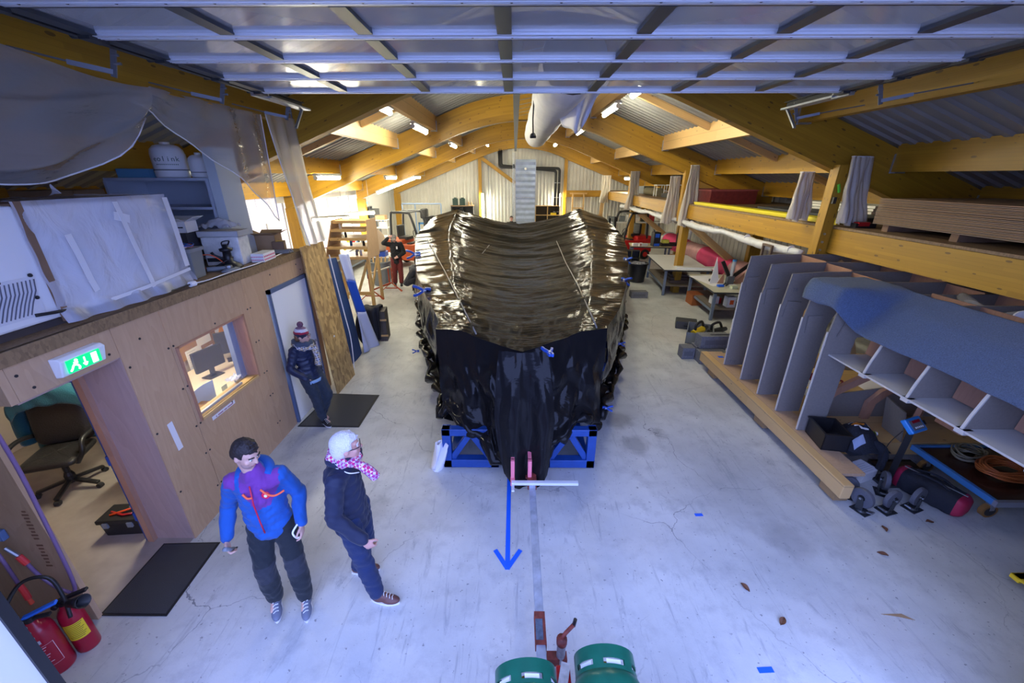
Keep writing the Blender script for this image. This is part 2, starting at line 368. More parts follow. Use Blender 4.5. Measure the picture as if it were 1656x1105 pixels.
# ============================================================ THE BUILDING
CX = .36; WLX, WRX = -7.6, 8.3; YF, YB = 1.35, 25.3
def soffit(u):
    u = abs(u); return 5.03-.0863*u*u if u < 2.26 else 5.47-.39*u
def roofz(u): return 6.26-.39*abs(u)
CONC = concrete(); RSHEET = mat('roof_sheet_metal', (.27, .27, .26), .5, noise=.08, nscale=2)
fl = MB(); fl.bb((-8.2, 1.0, -.2), (9, 26, 0)); struct(fl.build('floor', CONC))
fl = MB(); fl.bb((-30, -16, -.25), (30, 1.0, -.004)); struct(fl.build('floor_yard', mat('yard_asphalt', (.13, .13, .14), .85, noise=.3, nscale=20, bump=.4, bscale=90)))
# roof: one ribbed sheet for each slope
def ribsheet(fn, L, pitch=.25, d=.03, n=None):
    """ribbed sheet profile: list of (s, offset) along L"""
    out = []; s = 0.
    while s < L:
        out += [(s, 0), (s+pitch*.72, 0), (s+pitch*.80, d), (s+pitch*.92, d)]; s += pitch
    return [(min(a, L), b) for a, b in out]+[(L, 0)]
ceil = sroot('ceiling')
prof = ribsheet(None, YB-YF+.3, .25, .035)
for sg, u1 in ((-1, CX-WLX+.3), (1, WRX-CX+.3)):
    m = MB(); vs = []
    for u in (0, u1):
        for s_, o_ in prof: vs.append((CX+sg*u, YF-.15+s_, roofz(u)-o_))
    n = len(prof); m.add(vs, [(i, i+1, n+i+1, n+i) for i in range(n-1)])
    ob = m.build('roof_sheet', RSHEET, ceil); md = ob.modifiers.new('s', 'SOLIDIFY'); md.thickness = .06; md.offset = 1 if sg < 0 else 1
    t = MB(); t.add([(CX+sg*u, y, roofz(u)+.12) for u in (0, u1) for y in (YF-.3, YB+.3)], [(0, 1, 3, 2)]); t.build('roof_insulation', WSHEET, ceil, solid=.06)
# arches
ARCH_Y = [7.0, 13.0, 19.0, 24.9]
ALAB = ['curved laminated timber roof arch nearest the raised overhead door', 'curved laminated timber roof arch second from the overhead door, above the covered boat mould', 'curved laminated timber roof arch just beyond the end of the fabric duct', 'laminated timber arch against the far gable wall']
for k, y in enumerate(ARCH_Y):
    a = struct(thing('trim_%d' % (k+1), ALAB[k], 'beam', (CX, y, 0), 0, 'laminated roof arches'))
    w = .2 if k < 3 else .16; m = MB(); N = 64; U = 7.45
    ring = []
    for i in range(N+1):
        u = -U+2*U*i/N; z0 = soffit(u); z1 = z0+.66; ring.append((u, z0, z1))
    for i in range(N):
        (u0, a0, b0), (u1, a1, b1) = ring[i], ring[i+1]; l0, l1 = u0*1.07+k*3, u1*1.07+k*3
        for yy in (-w/2, w/2):
            m.add([(u0, yy, a0), (u1, yy, a1), (u1, yy, b1), (u0, yy, b0)], [(0, 1, 2, 3)], [[(l0, 0), (l1, 0), (l1, .66), (l0, .66)]])
        m.add([(u0, -w/2, a0), (u1, -w/2, a1), (u1, w/2, a1), (u0, w/2, a0)], [(0, 1, 2, 3)], [[(l0, .9), (l1, .9), (l1, .93), (l0, .93)]])
        m.add([(u0, -w/2, b0), (u1, -w/2, b1), (u1, w/2, b1), (u0, w/2, b0)], [(0, 1, 2, 3)], [[(l0, .9), (l1, .9), (l1, .93), (l0, .93)]])
    bm_o = m.build('beam', WOOD, a)
    for sg in (-1, 1):
        c = MB(); c.box((sg*7.3, 0, 1.32), (.36, w-.02, 2.64)); c.build('column', WOOD, a)
# purlins, mid-bay battens and steel shoes: parts of the roof
PUR = {-1: (2.7, 3.85, 5.65, 7.2), 1: (1.85, 4.0, 5.65, 7.2)}
ybays = [(YF+.1, 6.9), (7.1, 12.9), (13.1, 18.9), (19.1, 24.8)]
shoe = None
for sg in (-1, 1):
    for bi, (ya, yb) in enumerate(ybays):
        for pi_, u in enumerate(PUR[sg]):
            zt = roofz(u)-.04; x = CX+sg*u
            if bi == 0 and pi_ == 0: continue
            dp = .29 if bi == 0 and pi_ == 1 else .40
            if bi == 0 and pi_ == 1: zt = 4.59
            m = MB(); m.box((0, 0, 0), (.14, yb-ya, dp)); 
            m.build('purlin', WOOD if bi == 0 or pi_ > 1 else PALEW, ceil, (x, (ya+yb)/2, zt-dp/2))
            s_ = MB(); s_.bb((-.09, -.012, -.22), (.09, .012, .06)); s_.bb((-.08, -.1, -.22), (.08, 0, -.2))
            for zz in (-.15, -.02): s_.cyl((-.05, -.02, zz), (-.05, .02, zz), .018, n=6); s_.cyl((.05, -.02, zz), (.05, .02, zz), .018, n=6)
            s_.build('steel_shoe', GALV, ceil, (x, yb-.0, zt-dp+.2))
        us = [u for u in PUR[sg]]
        for j in range(3):
            if bi == 0 and j == 0: continue
            ua, ub = us[j], us[j+1]; ym = (ya+yb)/2
            m = MB(); m.bar((CX+sg*ua, ym, roofz(ua)-.14), (CX+sg*ub, ym, roofz(ub)-.14), .09, .16); m.build('batten', PALEW, ceil)
# eave strip closing and ridge skylight
sk = sroot('window_4', (CX-1.2, 9.6, roofz(1.2)-.09))
m = MB(); m.bar((-.55, 0, -.21), (.55, 0, .21), 1.5, .02); m.build('pane', mat('skylight_sheet', (.5, .58, .85), .3, emit=(.45, .55, 1.0), estr=.6), sk)
for yy in (-.74, -.25, .25, .74): m = MB(); m.bar((-.55, yy, -.24), (.55, yy, .18), .05, .06); m.build('glazing_bar', DSTEEL, sk)
# ---------------- walls
def ribwall(p0, p1, z0, ztop, nrm, name, mt, pitch=.22, d=.03):
    """vertical ribbed wall from p0 to p1 (xy); ztop is a function of distance"""
    p0, p1 = Vector(p0), Vector(p1); L = (p1-p0).length; dr = (p1-p0)/L; nv = Vector(nrm)
    pf = ribsheet(None, L, pitch, d); vs = []
    for s_, o_ in pf: q = p0+dr*s_+nv*o_; vs.append((q.x, q.y, z0))
    for s_, o_ in pf: q = p0+dr*s_+nv*o_; vs.append((q.x, q.y, ztop(s_, q)))
    n = len(pf); m = MB(); m.add(vs, [(i, i+1, n+i+1, n+i) for i in range(n-1)])
    o = struct(m.build(name, mt)); return o
wb = ribwall((WLX, YB), (WRX, YB), 0, lambda s, q: roofz(q.x-CX), (0, -1), 'wall_back', WSHEET, .2)
wr = ribwall((WRX, YF), (WRX, YB), 0, lambda s, q: roofz(q.x-CX), (-1, 0), 'wall_right', WSHEET, .3)
ob = MB(); ob.bb((WLX-.5, YB+.06, 0), (WRX+.5, YB+.3, 3.4)); ob.build('backing', WSHEET, wb)
ob = MB(); ob.bb((WRX+.06, YF, 0), (WRX+.3, YB, 3.1)); ob.build('backing', WSHEET, wr)
# left wall: solid bays with a long band of translucent glazing over the benches
wl = sroot('wall_left')
m = MB(); m.bb((WLX-.15, YF, 0), (WLX, 11.5, 3.15)); m.build('wall_panel', WSHEET, wl)
m = MB(); m.bb((WLX-.15, 11.5, 0), (WLX, 20.4, .9)); m.bb((WLX-.15, 11.5, 2.75), (WLX, 20.4, 3.15)); m.build('wall_panel', WHITE, wl)
m = MB(); m.bb((WLX-.15, 20.4, 0), (WLX, YB, 3.3)); m.build('wall_panel', WHITE, wl)
w1 = sroot('window_1', (WLX-.05, 11.5, .9))
for i in range(8):
    m = MB(); m.bb((0, i*1.11+.03, 0), (.02, i*1.11+1.08, 1.85)); m.build('pane', mat('translucent_glazing', (.75, .72, .82), .4, emit=(.80, .76, .98), estr=.30), w1)
    m = MB(); m.bb((-.02, i*1.11-.03, 0), (.04, i*1.11+.03, 1.85)); m.build('mullion', mat('grey_mullion', (.45, .45, .47), .5), w1)
# second bright pane band above the office block, behind the plastic curtain
w2 = sroot('window_2', (-6.9, 9.2, 2.35))
for i in range(3):
    m = MB(); m.bb((0, i*.95+.02, 0), (.02, i*.95+.93, 1.0)); m.build('pane', MATS['translucent_glazing'], w2)
# front wall with the big opening
XL, XR, ZD = -2.64, 3.36, 4.30
wf = sroot('wall_front')
m = MB(); m.bb((WLX-.15, YF-.45, 0), (XL+.005, YF-.03, 4.3)); m.build('wall_panel', mat('white_cladding', (.8, .8, .8), .5), wf)
m = MB(); m.bb((XR, YF, 0), (WRX+.15, YF+.12, 4.3)); m.build('wall_panel', MATS['white_cladding'], wf)
m = MB(); m.prism([(WLX-.15, YF, 3.0), (WLX-.15, YF, 3.15), (CX, YF, 6.3), (WRX+.15, YF, 3.15), (WRX+.15, YF, 3.0), (XR, YF, ZD), (XL, YF, ZD)], (0, .12, 0)); m.build('wall_panel', MATS['white_cladding'], wf)
m = MB(); m.bb((XL-.03, YF-.03, 0), (XL+.02, YF+.02, ZD)); m.build('door_jamb', BLACKP, wf)
m = MB(); m.bb((XR-.05, YF-.03, 0), (XR+.02, YF+.16, ZD)); m.build('door_jamb', BLACKP, wf)
# ---------------- gable wall timbers
for x, lab in ((-2.05, 'left'), (2.94, 'right')):
    m = MB(); m.bb((-.09, -.1, 0), (.09, .1, roofz(x-CX)-.5)); m.build('post', WOOD, wb, (x, YB-.12, 0))
m = MB(); m.bar((-1.95, YB-.2, 4.55), (0.0, YB-.2, 3.2), .1, .2); m.build('brace', WOOD, wb)
m = MB(); m.bar((3.0, YB-.25, 2.62), (8.2, YB-.25, 2.62), .12, .36); m.build('rail', WOOD, wb)
m = MB(); m.bar((-6.9, YB-.25, 2.78), (-2.1, YB-.25, 4.66), .12, .22); m.bar((3.1, YB-.25, 4.5), (8, YB-.25, 2.7), .12, .22); m.build('rafter', PALEW, wb)
# ---------------- overhead sectional door, parked under the roof
od = sroot('door_1', (0, 0, 0))
ZO = 4.36; ylines = [1.35, 1.92, 2.50, 3.05, 3.62, 4.22, 4.84]
GLZ = mat('acrylic_pane', (.72, .74, .78), .12, alpha=.42, spec=.7)
DALU = mat('dark_anodised_frame', (.06, .07, .085), .4, metal=.4)
NPX = 7; pwid = (XR-XL)/NPX
for i, y in enumerate(ylines):
    m = MB(); m.bb((XL, y-.045, ZO), (XR, y+.045, ZO+.045)); m.bb((XL, y-.012, ZO-.004), (XR, y-.006, ZO)); m.bb((XL, y+.008, ZO-.004), (XR, y+.014, ZO)); m.bb((XL, y+.045, ZO+.012), (XR, y+.066, ZO+.045)); m.bb((XL, y-.066, ZO+.012), (XR, y-.045, ZO+.045)); rail = m.build('section_rail', ALU, od)
    r2 = MB(); r2.bb((XL, y+.066, ZO+.008), (XR, y+.085, ZO+.05)); r2.build('seal', BLACKP, rail)
    r3 = MB()
    for q in range(24): xx = XL+.12+q*.25; r3.cyl((xx, y, ZO-.004), (xx, y, ZO+.01), .007, n=6)
    r3.build('rivets', SCREW, rail)
    for xx, sg in ((XL, -1), (XR, 1)):
        e = MB(); e.bb((min(xx, xx+sg*.07), y-.07, ZO-.02), (max(xx, xx+sg*.07), y+.07, ZO+.06)); e.cyl((xx+sg*.03, y, ZO+.02), (xx+sg*.17, y, ZO+.02), .022, n=10); e.build('end_bracket', DSTEEL, od)
    if i == len(ylines)-1: break
    y2 = ylines[i+1]
    for k in range(NPX+1):
        m = MB(); xx = XL+k*pwid; m.bb((xx-.045, y+.06, ZO+.0), (xx+.045, y2-.06, ZO+.05)); m.build('stile', DALU, od)
    for k in range(NPX):
        m = MB(); m.bb((XL+k*pwid+.03, y+.06, ZO+.024), (XL+(k+1)*pwid-.03, y2-.06, ZO+.03)); m.build('pane', GLZ, od)
for xx, sg, px_ in ((XL-.10, -1, CX-3.85), (XR+.10, 1, CX+4.0)):
    m = MB(); m.bb((xx-.02, YF+.02, ZO+.0), (xx+.02, 5.9, ZO+.008)); m.bb((xx+sg*.02-.004, YF+.02, ZO+.0), (xx+sg*.02+.004, 5.9, ZO+.07)); m.bb((xx-.02, YF+.02, ZO+.062), (xx+.02, 5.9, ZO+.07)); m.build('track', DSTEEL, od)
    xf = px_-sg*.08
    for yy in ((3.3, 4.42, 5.6) if sg < 0 else (4.5, 5.75)):
        m = MB(); m.bar((xx+sg*.03, yy, ZO+.05), (xx+sg*.10, yy, ZO-.16), .04, .008, up=(0, 1, 0)); m.bar((xx+sg*.09, yy, ZO-.13), (xx+sg*.30, yy-.10, ZO-.09), .03, .03); m.bar((xx+sg*.28, yy-.10, ZO-.09), (xf, yy-.1, ZO+.0), .012, .012)
        for zz in (-.03, -.08): m.cyl((xx+sg*.05-.02, yy, ZO+zz), (xx+sg*.05+.03, yy, ZO+zz), .009, n=6)
        m.build('hanger', mat('dull_zinc', (.20, .21, .24), .5, metal=.6), od)
    m = MB(); m.bb((xx-.05, 5.0, ZO-.02), (xx+.09, 5.9, ZO+.0)); m.bar((xx, 5.85, ZO-.01), (xx, 5.6, ZO-.25), .03, .02); m.bb((xx-.02, 4.8, ZO-.03), (xx+.04, 5.05, ZO+.08)); m.build('end_stop', GALV, od)
# ---------------- right mezzanine
mz = sroot('mezzanine')
m = MB(); m.box((0, 0, 0), (.2, YB-YF-.3, .38)); m.build('edge_beam', WOOD, mz, (5.3, (YF+YB)/2, 2.57))
m = MB(); m.bb((5.2, YF+.15, 2.765), (WRX-.02, YB-.1, 2.80)); m.build('deck', OSBD, mz)
for y in np.arange(2, 25, .6):
    m = MB(); m.bb((5.41, y-.03, 2.58), (WRX-.02, y+.03, 2.76)); m.build('joist', PALEW, mz)
for y in (7.0, 13.0, 19.0):
    m = MB(); m.bb((5.22, y-.16, 0), (5.42, y+.1, 2.38)); m.build('column', WOOD, mz)
    m = MB(); m.bb((5.02, y-.24, 2.28), (5.19, y-.06, soffit(5.1-CX)+.1)); p = m.build('post', WOOD, mz)
    m2 = MB()
    for zz in (2.42, 2.55, 2.68): m2.cyl((5.08, y-.26, zz), (5.08, y-.23, zz), .018, n=8)
    m2.build('bolts', GALV, p)
    m = MB(); m.bar((5.35, y-.3, 2.2), (7.9, y-.3, .3), .1, .2); m.build('brace', PALEW, mz)
# ---------------- left office block
OX = -3.38; OT = 2.48
off = sroot('wall_office')
def plypanel(y0, y1, z0, z1, scr=True):
    m = MB(); m.bb((OX-.018, y0+.003, z0), (OX, y1-.003, z1)); p = m.build('plywood_panel', PLY, off)
    return p
screws = MB()
def scr(y, z): screws.cyl((OX-.001, y, z), (OX+.004, y, z), .011, n=7)
plypanel(2.33, 3.08, 2.12, OT); plypanel(3.08, 3.57, 0, OT)
plypanel(3.57, 4.81, 0, 1.14); plypanel(3.57, 4.81, 1.96, OT)
plypanel(3.57, 3.63, 1.14, 1.96); plypanel(4.66, 4.81, 1.14, 1.96)
plypanel(4.81, 5.22, 0, OT); plypanel(5.22, 6.28, 2.12, OT); plypanel(6.28, 6.45, 0, OT)
for yy in (3.57, 4.81):
    for zz in (.3, .75, 1.1, 1.55, 2.0, 2.4): scr(yy-.03, zz); scr(yy+.03, zz)
for yy, zz in ((2.38, 2.3), (2.44, 2.18), (3.0, 2.18), (3.02, 2.4), (3.12, 2.0), (3.12, 1.3), (3.12, .6), (4.1, 2.38), (4.2, 2.02), (4.1, 1.06), (5.4, 2.3), (6.1, 2.3), (6.2, 2.2), (3.3, 2.2)): scr(yy, zz)
screws.build('screws', SCREW, off)
m = MB(); m.bb((-7.2, 2.3, 2.38), (OX+.015, 6.47, 2.45)); m.bb((-7.55, 2.3, OT-.03), (OX+.02, 6.47, OT)); m.build('roof_deck', OSBD, off)
m = MB(); m.bb((-7.5, 2.28, 2.12), (OX, 2.33, OT)); m.build('plywood_panel', PLY, off)
m = MB(); m.bb((-7.5, 2.24, 0), (-3.6, 2.28, 2.12)); m.build('plywood_panel', PLY, off)
m = MB(); m.bb((-7.5, 6.43, 0), (OX, 6.47, OT)); m.build('plywood_panel', PLY, off)
m = MB(); m.bb((-7.0, 2.3, 0), (-6.96, 6.4, OT-.05)); m.build('back_wall', mat('office_wall', (.45, .38, .33), .7), off)
m = MB(); m.bb((-7.0, 2.28, .002), (-3.4, 6.4, .006)); m.build('office_floor', mat('office_vinyl', (.34, .29, .25), .55, noise=.15, nscale=5), off)
# reveal of the opening with its blue door frame
m = MB(); m.bb((-3.84, 3.08, 0), (OX-.01, 3.10, 2.12)); m.build('reveal', plywood('okoume_reveal', (.46, .33, .30), (.36, .25, .22)), off)
m = MB(); m.bb((-3.84, 3.03, 0), (-3.78, 3.08, 2.12)); m.build('door_stop', PLYR, off)
m = MB(); m.bb((-3.88, 3.05, 0), (-3.84, 3.10, 2.12)); fr = m.build('door_frame', BLUEP, off)
for z in (.35, 1.05, 1.95):
    m = MB(); m.cyl((-3.86, 3.04, z-.05), (-3.86, 3.04, z+.05), .016, n=8); m.build('hinge', BLUEP, fr)
m = MB(); m.bb((-3.84, 2.33, 2.10), (OX-.02, 3.08, 2.12)); m.build('reveal', MATS['okoume_reveal'], off)
# interior window
w3 = sroot('window_3', (OX, 0, 0))
for a, b in (((-.16, 3.63, 1.11), (.012, 4.66, 1.14)), ((-.16, 3.63, 1.955), (.012, 4.66, 1.975)), ((-.16, 3.61, 1.11), (.012, 3.64, 1.975)), ((-.16, 4.65, 1.11), (.012, 4.68, 1.975))):
    m = MB(); m.bb(a, b); m.build('window_frame', PALEW if a[2] < 1.2 and b[2] < 1.2 else PLYR, w3)
m = MB(); m.bb((-.20, 4.55, 1.14), (-.14, 4.65, 1.96)); m.build('sash', mat('slate_sash', (.16, .2, .32), .5), w3)
m = MB(); m.bb((-.12, 3.64, 1.14), (-.114, 4.65, 1.955)); m.build('pane', mat('clear_glass', (.9, .9, .95), .03, alpha=.08), w3)
# white personnel door
d2 = sroot('door_2', (OX, 5.24, 0))
m = MB(); m.bb((-.015, .04, .01), (.02, 1.0, 2.06)); m.build('door_leaf', mat('white_door', (.80, .82, .86), .4), d2)
for a, b in (((-.02, 0, 0), (.03, .04, 2.12)), ((-.02, 1.0, 0), (.03, 1.04, 2.12)), ((-.02, 0, 2.06), (.03, 1.04, 2.12))):
    m = MB(); m.bb(a, b); m.build('door_frame', mat('grey_blue_frame', (.10, .14, .24), .45), d2)
m = MB(); m.cyl((.02, .93, 1.02), (.06, .93, 1.02), .012, n=8); m.bar((.06, .93, 1.02), (.06, .82, 1.02), .015, .02); m.build('handle', GALV, d2)
# office: light inside so its room reads as in the photo
# ============================================================ LAMPS, DUCTS, PIPES UNDER THE ROOF
HOUS = mat('lamp_housing', (.55, .55, .52), .5)
def lamp(name, label, loc, rot, L=1.5, group='fluorescent lamps under the roof', rods=0, vertical=False):
    t = thing(name, label, 'lamp', loc, rot, group)
    m = MB(); m.bb((-.075, -L/2, .045), (.075, L/2, .085)); m.bb((-.045, -L/2, .085), (.045, L/2, .11)); m.build('housing', HOUS, t, bevel=.008)
    m = MB(); m.cyl((0, -L/2+.03, 0), (0, L/2-.03, 0), .05, n=10); m.build('diffuser', TUBE, t)
    for s in (-1, 1):
        m = MB(); m.cyl((0, s*(L/2-.035), 0), (0, s*(L/2), 0), .054, n=10); m.build('end_cap', HOUS, t)
    if rods:
        for s in (-1, 1): m = MB(); m.cyl((0, s*L*.35, .1), (0, s*L*.35, .1+rods), .008, n=6); m.build('rod', GALV, t)
    return t
LMP = [
 ('fluorescent lamp under the left purlin between the first and second arch', (-2.34, 11.0, 4.62), 0),
 ('fluorescent lamp partly hidden behind the first arch, left of the ridge', (-2.34, 7.75, 4.655), 0),
 ('fluorescent lamp under the left purlin between the second and third arch', (-2.34, 16.6, 4.62), 0),
 ('fluorescent lamp near the ridge by the far gable, left side', (-1.4, 21.8, 5.0), 0),
 ('fluorescent lamp under the right purlin between the first and second arch', (2.21, 10.6, 4.96), 0),
 ('fluorescent lamp just under the overhead door rail, right of the fabric duct', (2.21, 8.0, 4.96), 0),
 ('fluorescent lamp under the right purlin between the second and third arch', (2.21, 15.2, 4.96), 0),
 ('fluorescent lamp near the ridge by the far gable, right side', (2.0, 21.8, 5.0), 0),
 ('fluorescent lamp low on the left side beside the plastic curtain', (-5.1, 11.7, 3.52), 0),
 ('fluorescent lamp low on the left side above the wooden rack', (-5.1, 17.6, 3.50), 0),
 ('small far fluorescent lamp low on the left near the gable wall', (-5.1, 22.2, 3.50), 0),
 ('fluorescent lamp over the right mezzanine near the far gable', (5.8, 22.0, 3.45), 0),
]
for lb, lc, rz in LMP: lamp('fluorescent_lamp', lb, lc, rz)
a, b = atY(612, 311, 18.85), atY(669, 288, 18.85)
an = math.atan2(b.z-a.z, b.x-a.x)
lamp('fluorescent_lamp', 'long fluorescent strip running up the underside of the third arch', ((a.x+b.x)/2, 18.85, (a.z+b.z)/2-.02), (0, 0, 0), 1.9).rotation_euler = Euler((-an, 0, R(90)))
bpy.context.view_layer.update()
SC.collection.objects[-1]
for lb, px, py, yy in (('pendant fluorescent lamp over the window bench, nearer the plastic curtain', 535, 354, 15.0), ('pendant fluorescent lamp over the window bench, nearer the dark doorway', 582, 346, 18.3)):
    p = atY(px, py, yy); lamp('pendant_lamp', lb, p, R(-48), 1.35, 'pendant lamps over the bench', rods=1.34)
for lb, x in (('upright fluorescent tube on the gable wall left of the steel duct', -1.92), ('upright fluorescent tube on the gable wall right of the steel duct', 2.62)):
    t = lamp('wall_tube', lb, (x, YB-.28, 1.9), 0, 1.5, 'upright tubes on the gable wall'); t.rotation_euler = (R(-90), 0, 0)
# fabric air duct with a loose collar
FAB = mat('white_duct_fabric', (.72, .72, .78), .6, noise=.08, nscale=3, bump=.5, bscale=5)
fd = thing('fabric_air_duct', 'long white fabric air duct hanging under the ridge', 'duct', (.62, 5.0, 4.70))
m = MB(); N = 60
def ductf(u, v):
    y = v*8.2; t = 2*math.pi*u; r = .34*(1+.03*math.sin(y*3.1)+.03*nz3(math.cos(t)*1.5, y*1.1, math.sin(t)*1.5, 1.6))
    return (r*math.cos(t), y, r*math.sin(t)*(1.0))
m.grid(ductf, 28, N); m.build('sleeve', FAB, fd, smooth=True)
m = MB(); m.lathe([(.34, 0), (.33, .01), (0.0, .011)], (0, 8.2, 0), 24, M=Matrix.Rotation(R(-90), 3, 'X')); m.build('end_panel', FAB, fd)
for y in np.arange(.3, 8.1, .62):
    m = MB(); m.tube([(.0, y, .34), (-.12, y, .5), (-.55, y, .42)], .006, 5); m.build('hanger_loop', GALV, fd)
def collar(u, v):
    x = -.40+u*1.25; d = .62-.55*abs(u-.45)*2 if True else 0
    zz = .30-v*(.28+d*1.05); yy = -.1+v*.55+.10*math.sin(u*9)+.15*v*math.sin(u*17+v*4)
    return (x*(1-.45*v)+.12*v+.06, yy+1.35, zz+.05*math.sin(u*14+2*v))
m = MB(); m.grid(collar, 30, 16); m.build('collar_flap', FAB, fd, smooth=True, solid=.006)
m = MB(); m.tube([(-.33, 2.2, -.05), (-.34, 2.25, -.3), (-.33, 2.3, -.5)], .012, 6); m.sph((-.33, 2.3, -.53), (.05, .05, .04), 10, 6); m.cyl((-.28, 2.3, -.55), (-.38, 2.3, -.55), .02, n=8); m.build('hanging_valve', BLACKP, fd)
# steel runway beam
rb = thing('steel_runway_beam', 'grey steel runway beam running along under the ridge', 'beam', (.02, 5.0, 4.86))
for a, b in (((-.06, 0, 0), (.06, 19.6, .012)), ((-.06, 0, .15), (.06, 19.6, .162)), ((-.006, 0, .012), (.006, 19.6, .15))):
    m = MB(); m.bb(a, b); m.build('flange', mat('grey_steel', (.16, .17, .19), .45, metal=.5), rb)
# galvanised duct at the gable
gd = thing('ventilation_duct', 'tall bluish galvanised ventilation duct standing against the gable wall', 'duct', (.58, 24.45, 0))
m = MB(); m.bb((-.56, -.3, 0), (.56, .35, 4.42)); m.build('casing', mat('blue_galvanised', (.36, .43, .60), .35, metal=.6, noise=.2, nscale=3), gd)
for k in range(14):
    m = MB(); z = .25+k*.3; m.prism([(-.54, -.3, z), (-.54, -.33, z+.14), (-.54, -.3, z+.28)], (1.08, 0, 0)); m.build('panel', MATS['blue_galvanised'], gd)
for z in (1.1, 2.45): m = MB(); m.bb((-.59, -.34, z-.02), (.59, .36, z+.02)); m.build('joint_flange', GALV, gd)
for s in (-1, 1): m = MB(); m.bb((s*.56-.02, -.34, 0), (s*.56+.02, -.28, 4.42)); m.build('corner_angle', GALV, gd)
m = MB(); m.sph((0, -.36, 3.95), .07, 10, 8); m.build('sensor', WPLAS, gd, smooth=True)
# black pipes
PIPE = mat('black_insulated_pipe', (.02, .02, .022), .6)
for lb, off_ in (('outer black insulated pipe bending around the gable duct', 0.), ('inner black insulated pipe bending around the gable duct', .2)):
    t = thing('insulated_pipe', lb, 'pipe', (0, 24.99, 0), 0, 'insulated pipes at the gable')
    def rounded(pts, r=.15):
        out = [Vector(pts[0])]
        for i in range(1, len(pts)-1):
            p = Vector(pts[i]); a_ = (Vector(pts[i-1])-p).normalized(); b_ = (Vector(pts[i+1])-p).normalized()
            for k in range(5):
                f = k/4; out.append((p+a_*r)*(1-f)**2+p*2*f*(1-f)+(p+b_*r)*f*f)
        return out+[Vector(pts[-1])]
    m = MB(); m.tube(rounded([(-.9+off_*.5, -.1, 5.0), (-.9+off_*.5, -.1, 4.05+off_*.4), (2.55-off_, -.1, 3.98+off_*-.6), (2.55-off_, -.1, 1.2)]), .075, 10); m.build('pipe', PIPE, t, smooth=True)
    for z in (1.6, 2.4, 3.2): m = MB(); m.cyl((2.55-off_, -.1, z), (2.55-off_, -.1, z+.04), .085, n=10); m.build('clip', GALV, t)
t = thing('pipe_bundle', 'thin grey service pipes running down the gable left of the steel duct', 'pipe', (-.08, 24.7, 0))
for k, x in enumerate((-.05, .02)): m = MB(); m.cyl((x, 0, .5), (x, 0, 4.8), .025, n=8); m.build('pipe', GALV, t)
m = MB(); m.box((0, -.05, 4.1), (.12, .1, .2)); m.build('valve', DSTEEL, t)
m = MB(); m.bb((-1.55-.02, YB-.15, 2.4), (-1.55+.02, YB-.1, 4.3)); m.build('conduit', mat('conduit_grey', (.2, .22, .25), .5), t, (0.08, -24.7, 0))
# ============================================================ COVERED BOAT MOULD IN THE MIDDLE
BF = black_film()
bt = thing('covered_boat_mould', 'large boat mould wrapped in glossy black plastic sheeting on a blue steel cradle', 'boat mould', (.15, 4.3, 0))
OB = Vector((.15, 4.3, 0))
# outer rim traced on the photo: pixel, assumed height of the rim at that station
RR = [((981, 530), 1.76), ((1003, 497), 1.76), ((1013, 462), 1.76), ((1016, 426), 1.76), ((1015, 404), 1.78), ((1008, 383), 1.88), ((995, 366), 2.03), ((977, 352), 2.2), ((957, 344), 2.32), ((934, 341), 2.37)]
RL = [((710, 520), 1.76), ((691, 482), 1.76), ((675, 447), 1.76), ((672, 421), 1.76), ((671, 399), 1.79), ((673, 381), 1.9), ((684, 366), 2.03), ((703, 350), 2.2), ((729, 341), 2.33), ((752, 339), 2.38)]
rr = [G(*p, z) for p, z in RR]; rl = [G(*p, z) for p, z in RL]
def interp(pts, y):
    """side rim X and Z at a given Y (only the flank, before it turns in at the stern)"""
    for a, b in zip(pts, pts[1:]):
        if a.y <= y <= b.y: f = (y-a.y)/(b.y-a.y); return a.lerp(b, f)
    return pts[0] if y < pts[0].y else pts[-1]
YST = 15.2
def rimX(side, y):
    pts = [p for p in (rr if side > 0 else rl)[:6]]
    q = interp(pts, min(y, pts[-1].y)); x, z = q.x, q.z
    if y > pts[-1].y: f = (y-pts[-1].y)/max(.1, YST-pts[-1].y); x = q.x-side*0.0*f; z = q.z+.30*min(1, f)
    return x, z
def deck(u, v):
    """u across (0 left..1 right), v along (0 bow..1 stern)"""
    s = 2*u-1; y = 4.75+(YST-4.75)*v
    xl, zl = rimX(-1, y); xr, zr = rimX(1, y)
    xc = (xl+xr)/2; hw = (xr-xl)/2
    # bow end: the front edge runs forward towards the middle
    y = y-(1-v)**6*max(0, 1-abs(s)*1.0)*.55
    x = xc+hw*s; zr_ = zl if s < 0 else zr
    ridge = .64+.06*v; sag = .10+.42*min(1, v*1.35)
    lift = .03+.26*v*v
    t = abs(s)
    if t > ridge: z = zr_+lift*(1-t)/(1-ridge)
    else: q = t/ridge; z = zr_+lift-sag*(1-q**1.7)
    k = 3+9*v
    z += .016*math.sin(y*5.2+2.5*s*s+nz3(s*2, y*.4)*3)*(1-t)*(.4+v)
    z += .05*nz3(s*2.2, y*1.5, 3)*(.25+.75*(t > ridge-.1))
    z += .016*nz3(s*2.5+y*.3, y*4.5, 9)+.010*nz3(s*9, y*6, 4)
    if t > .995: z -= .0
    return Vector((x, y, z))-OB
NU, NV = 90, 150
m = MB(); m.grid(deck, NU, NV); top = m.build('top_sheet', BF, bt, smooth=True)
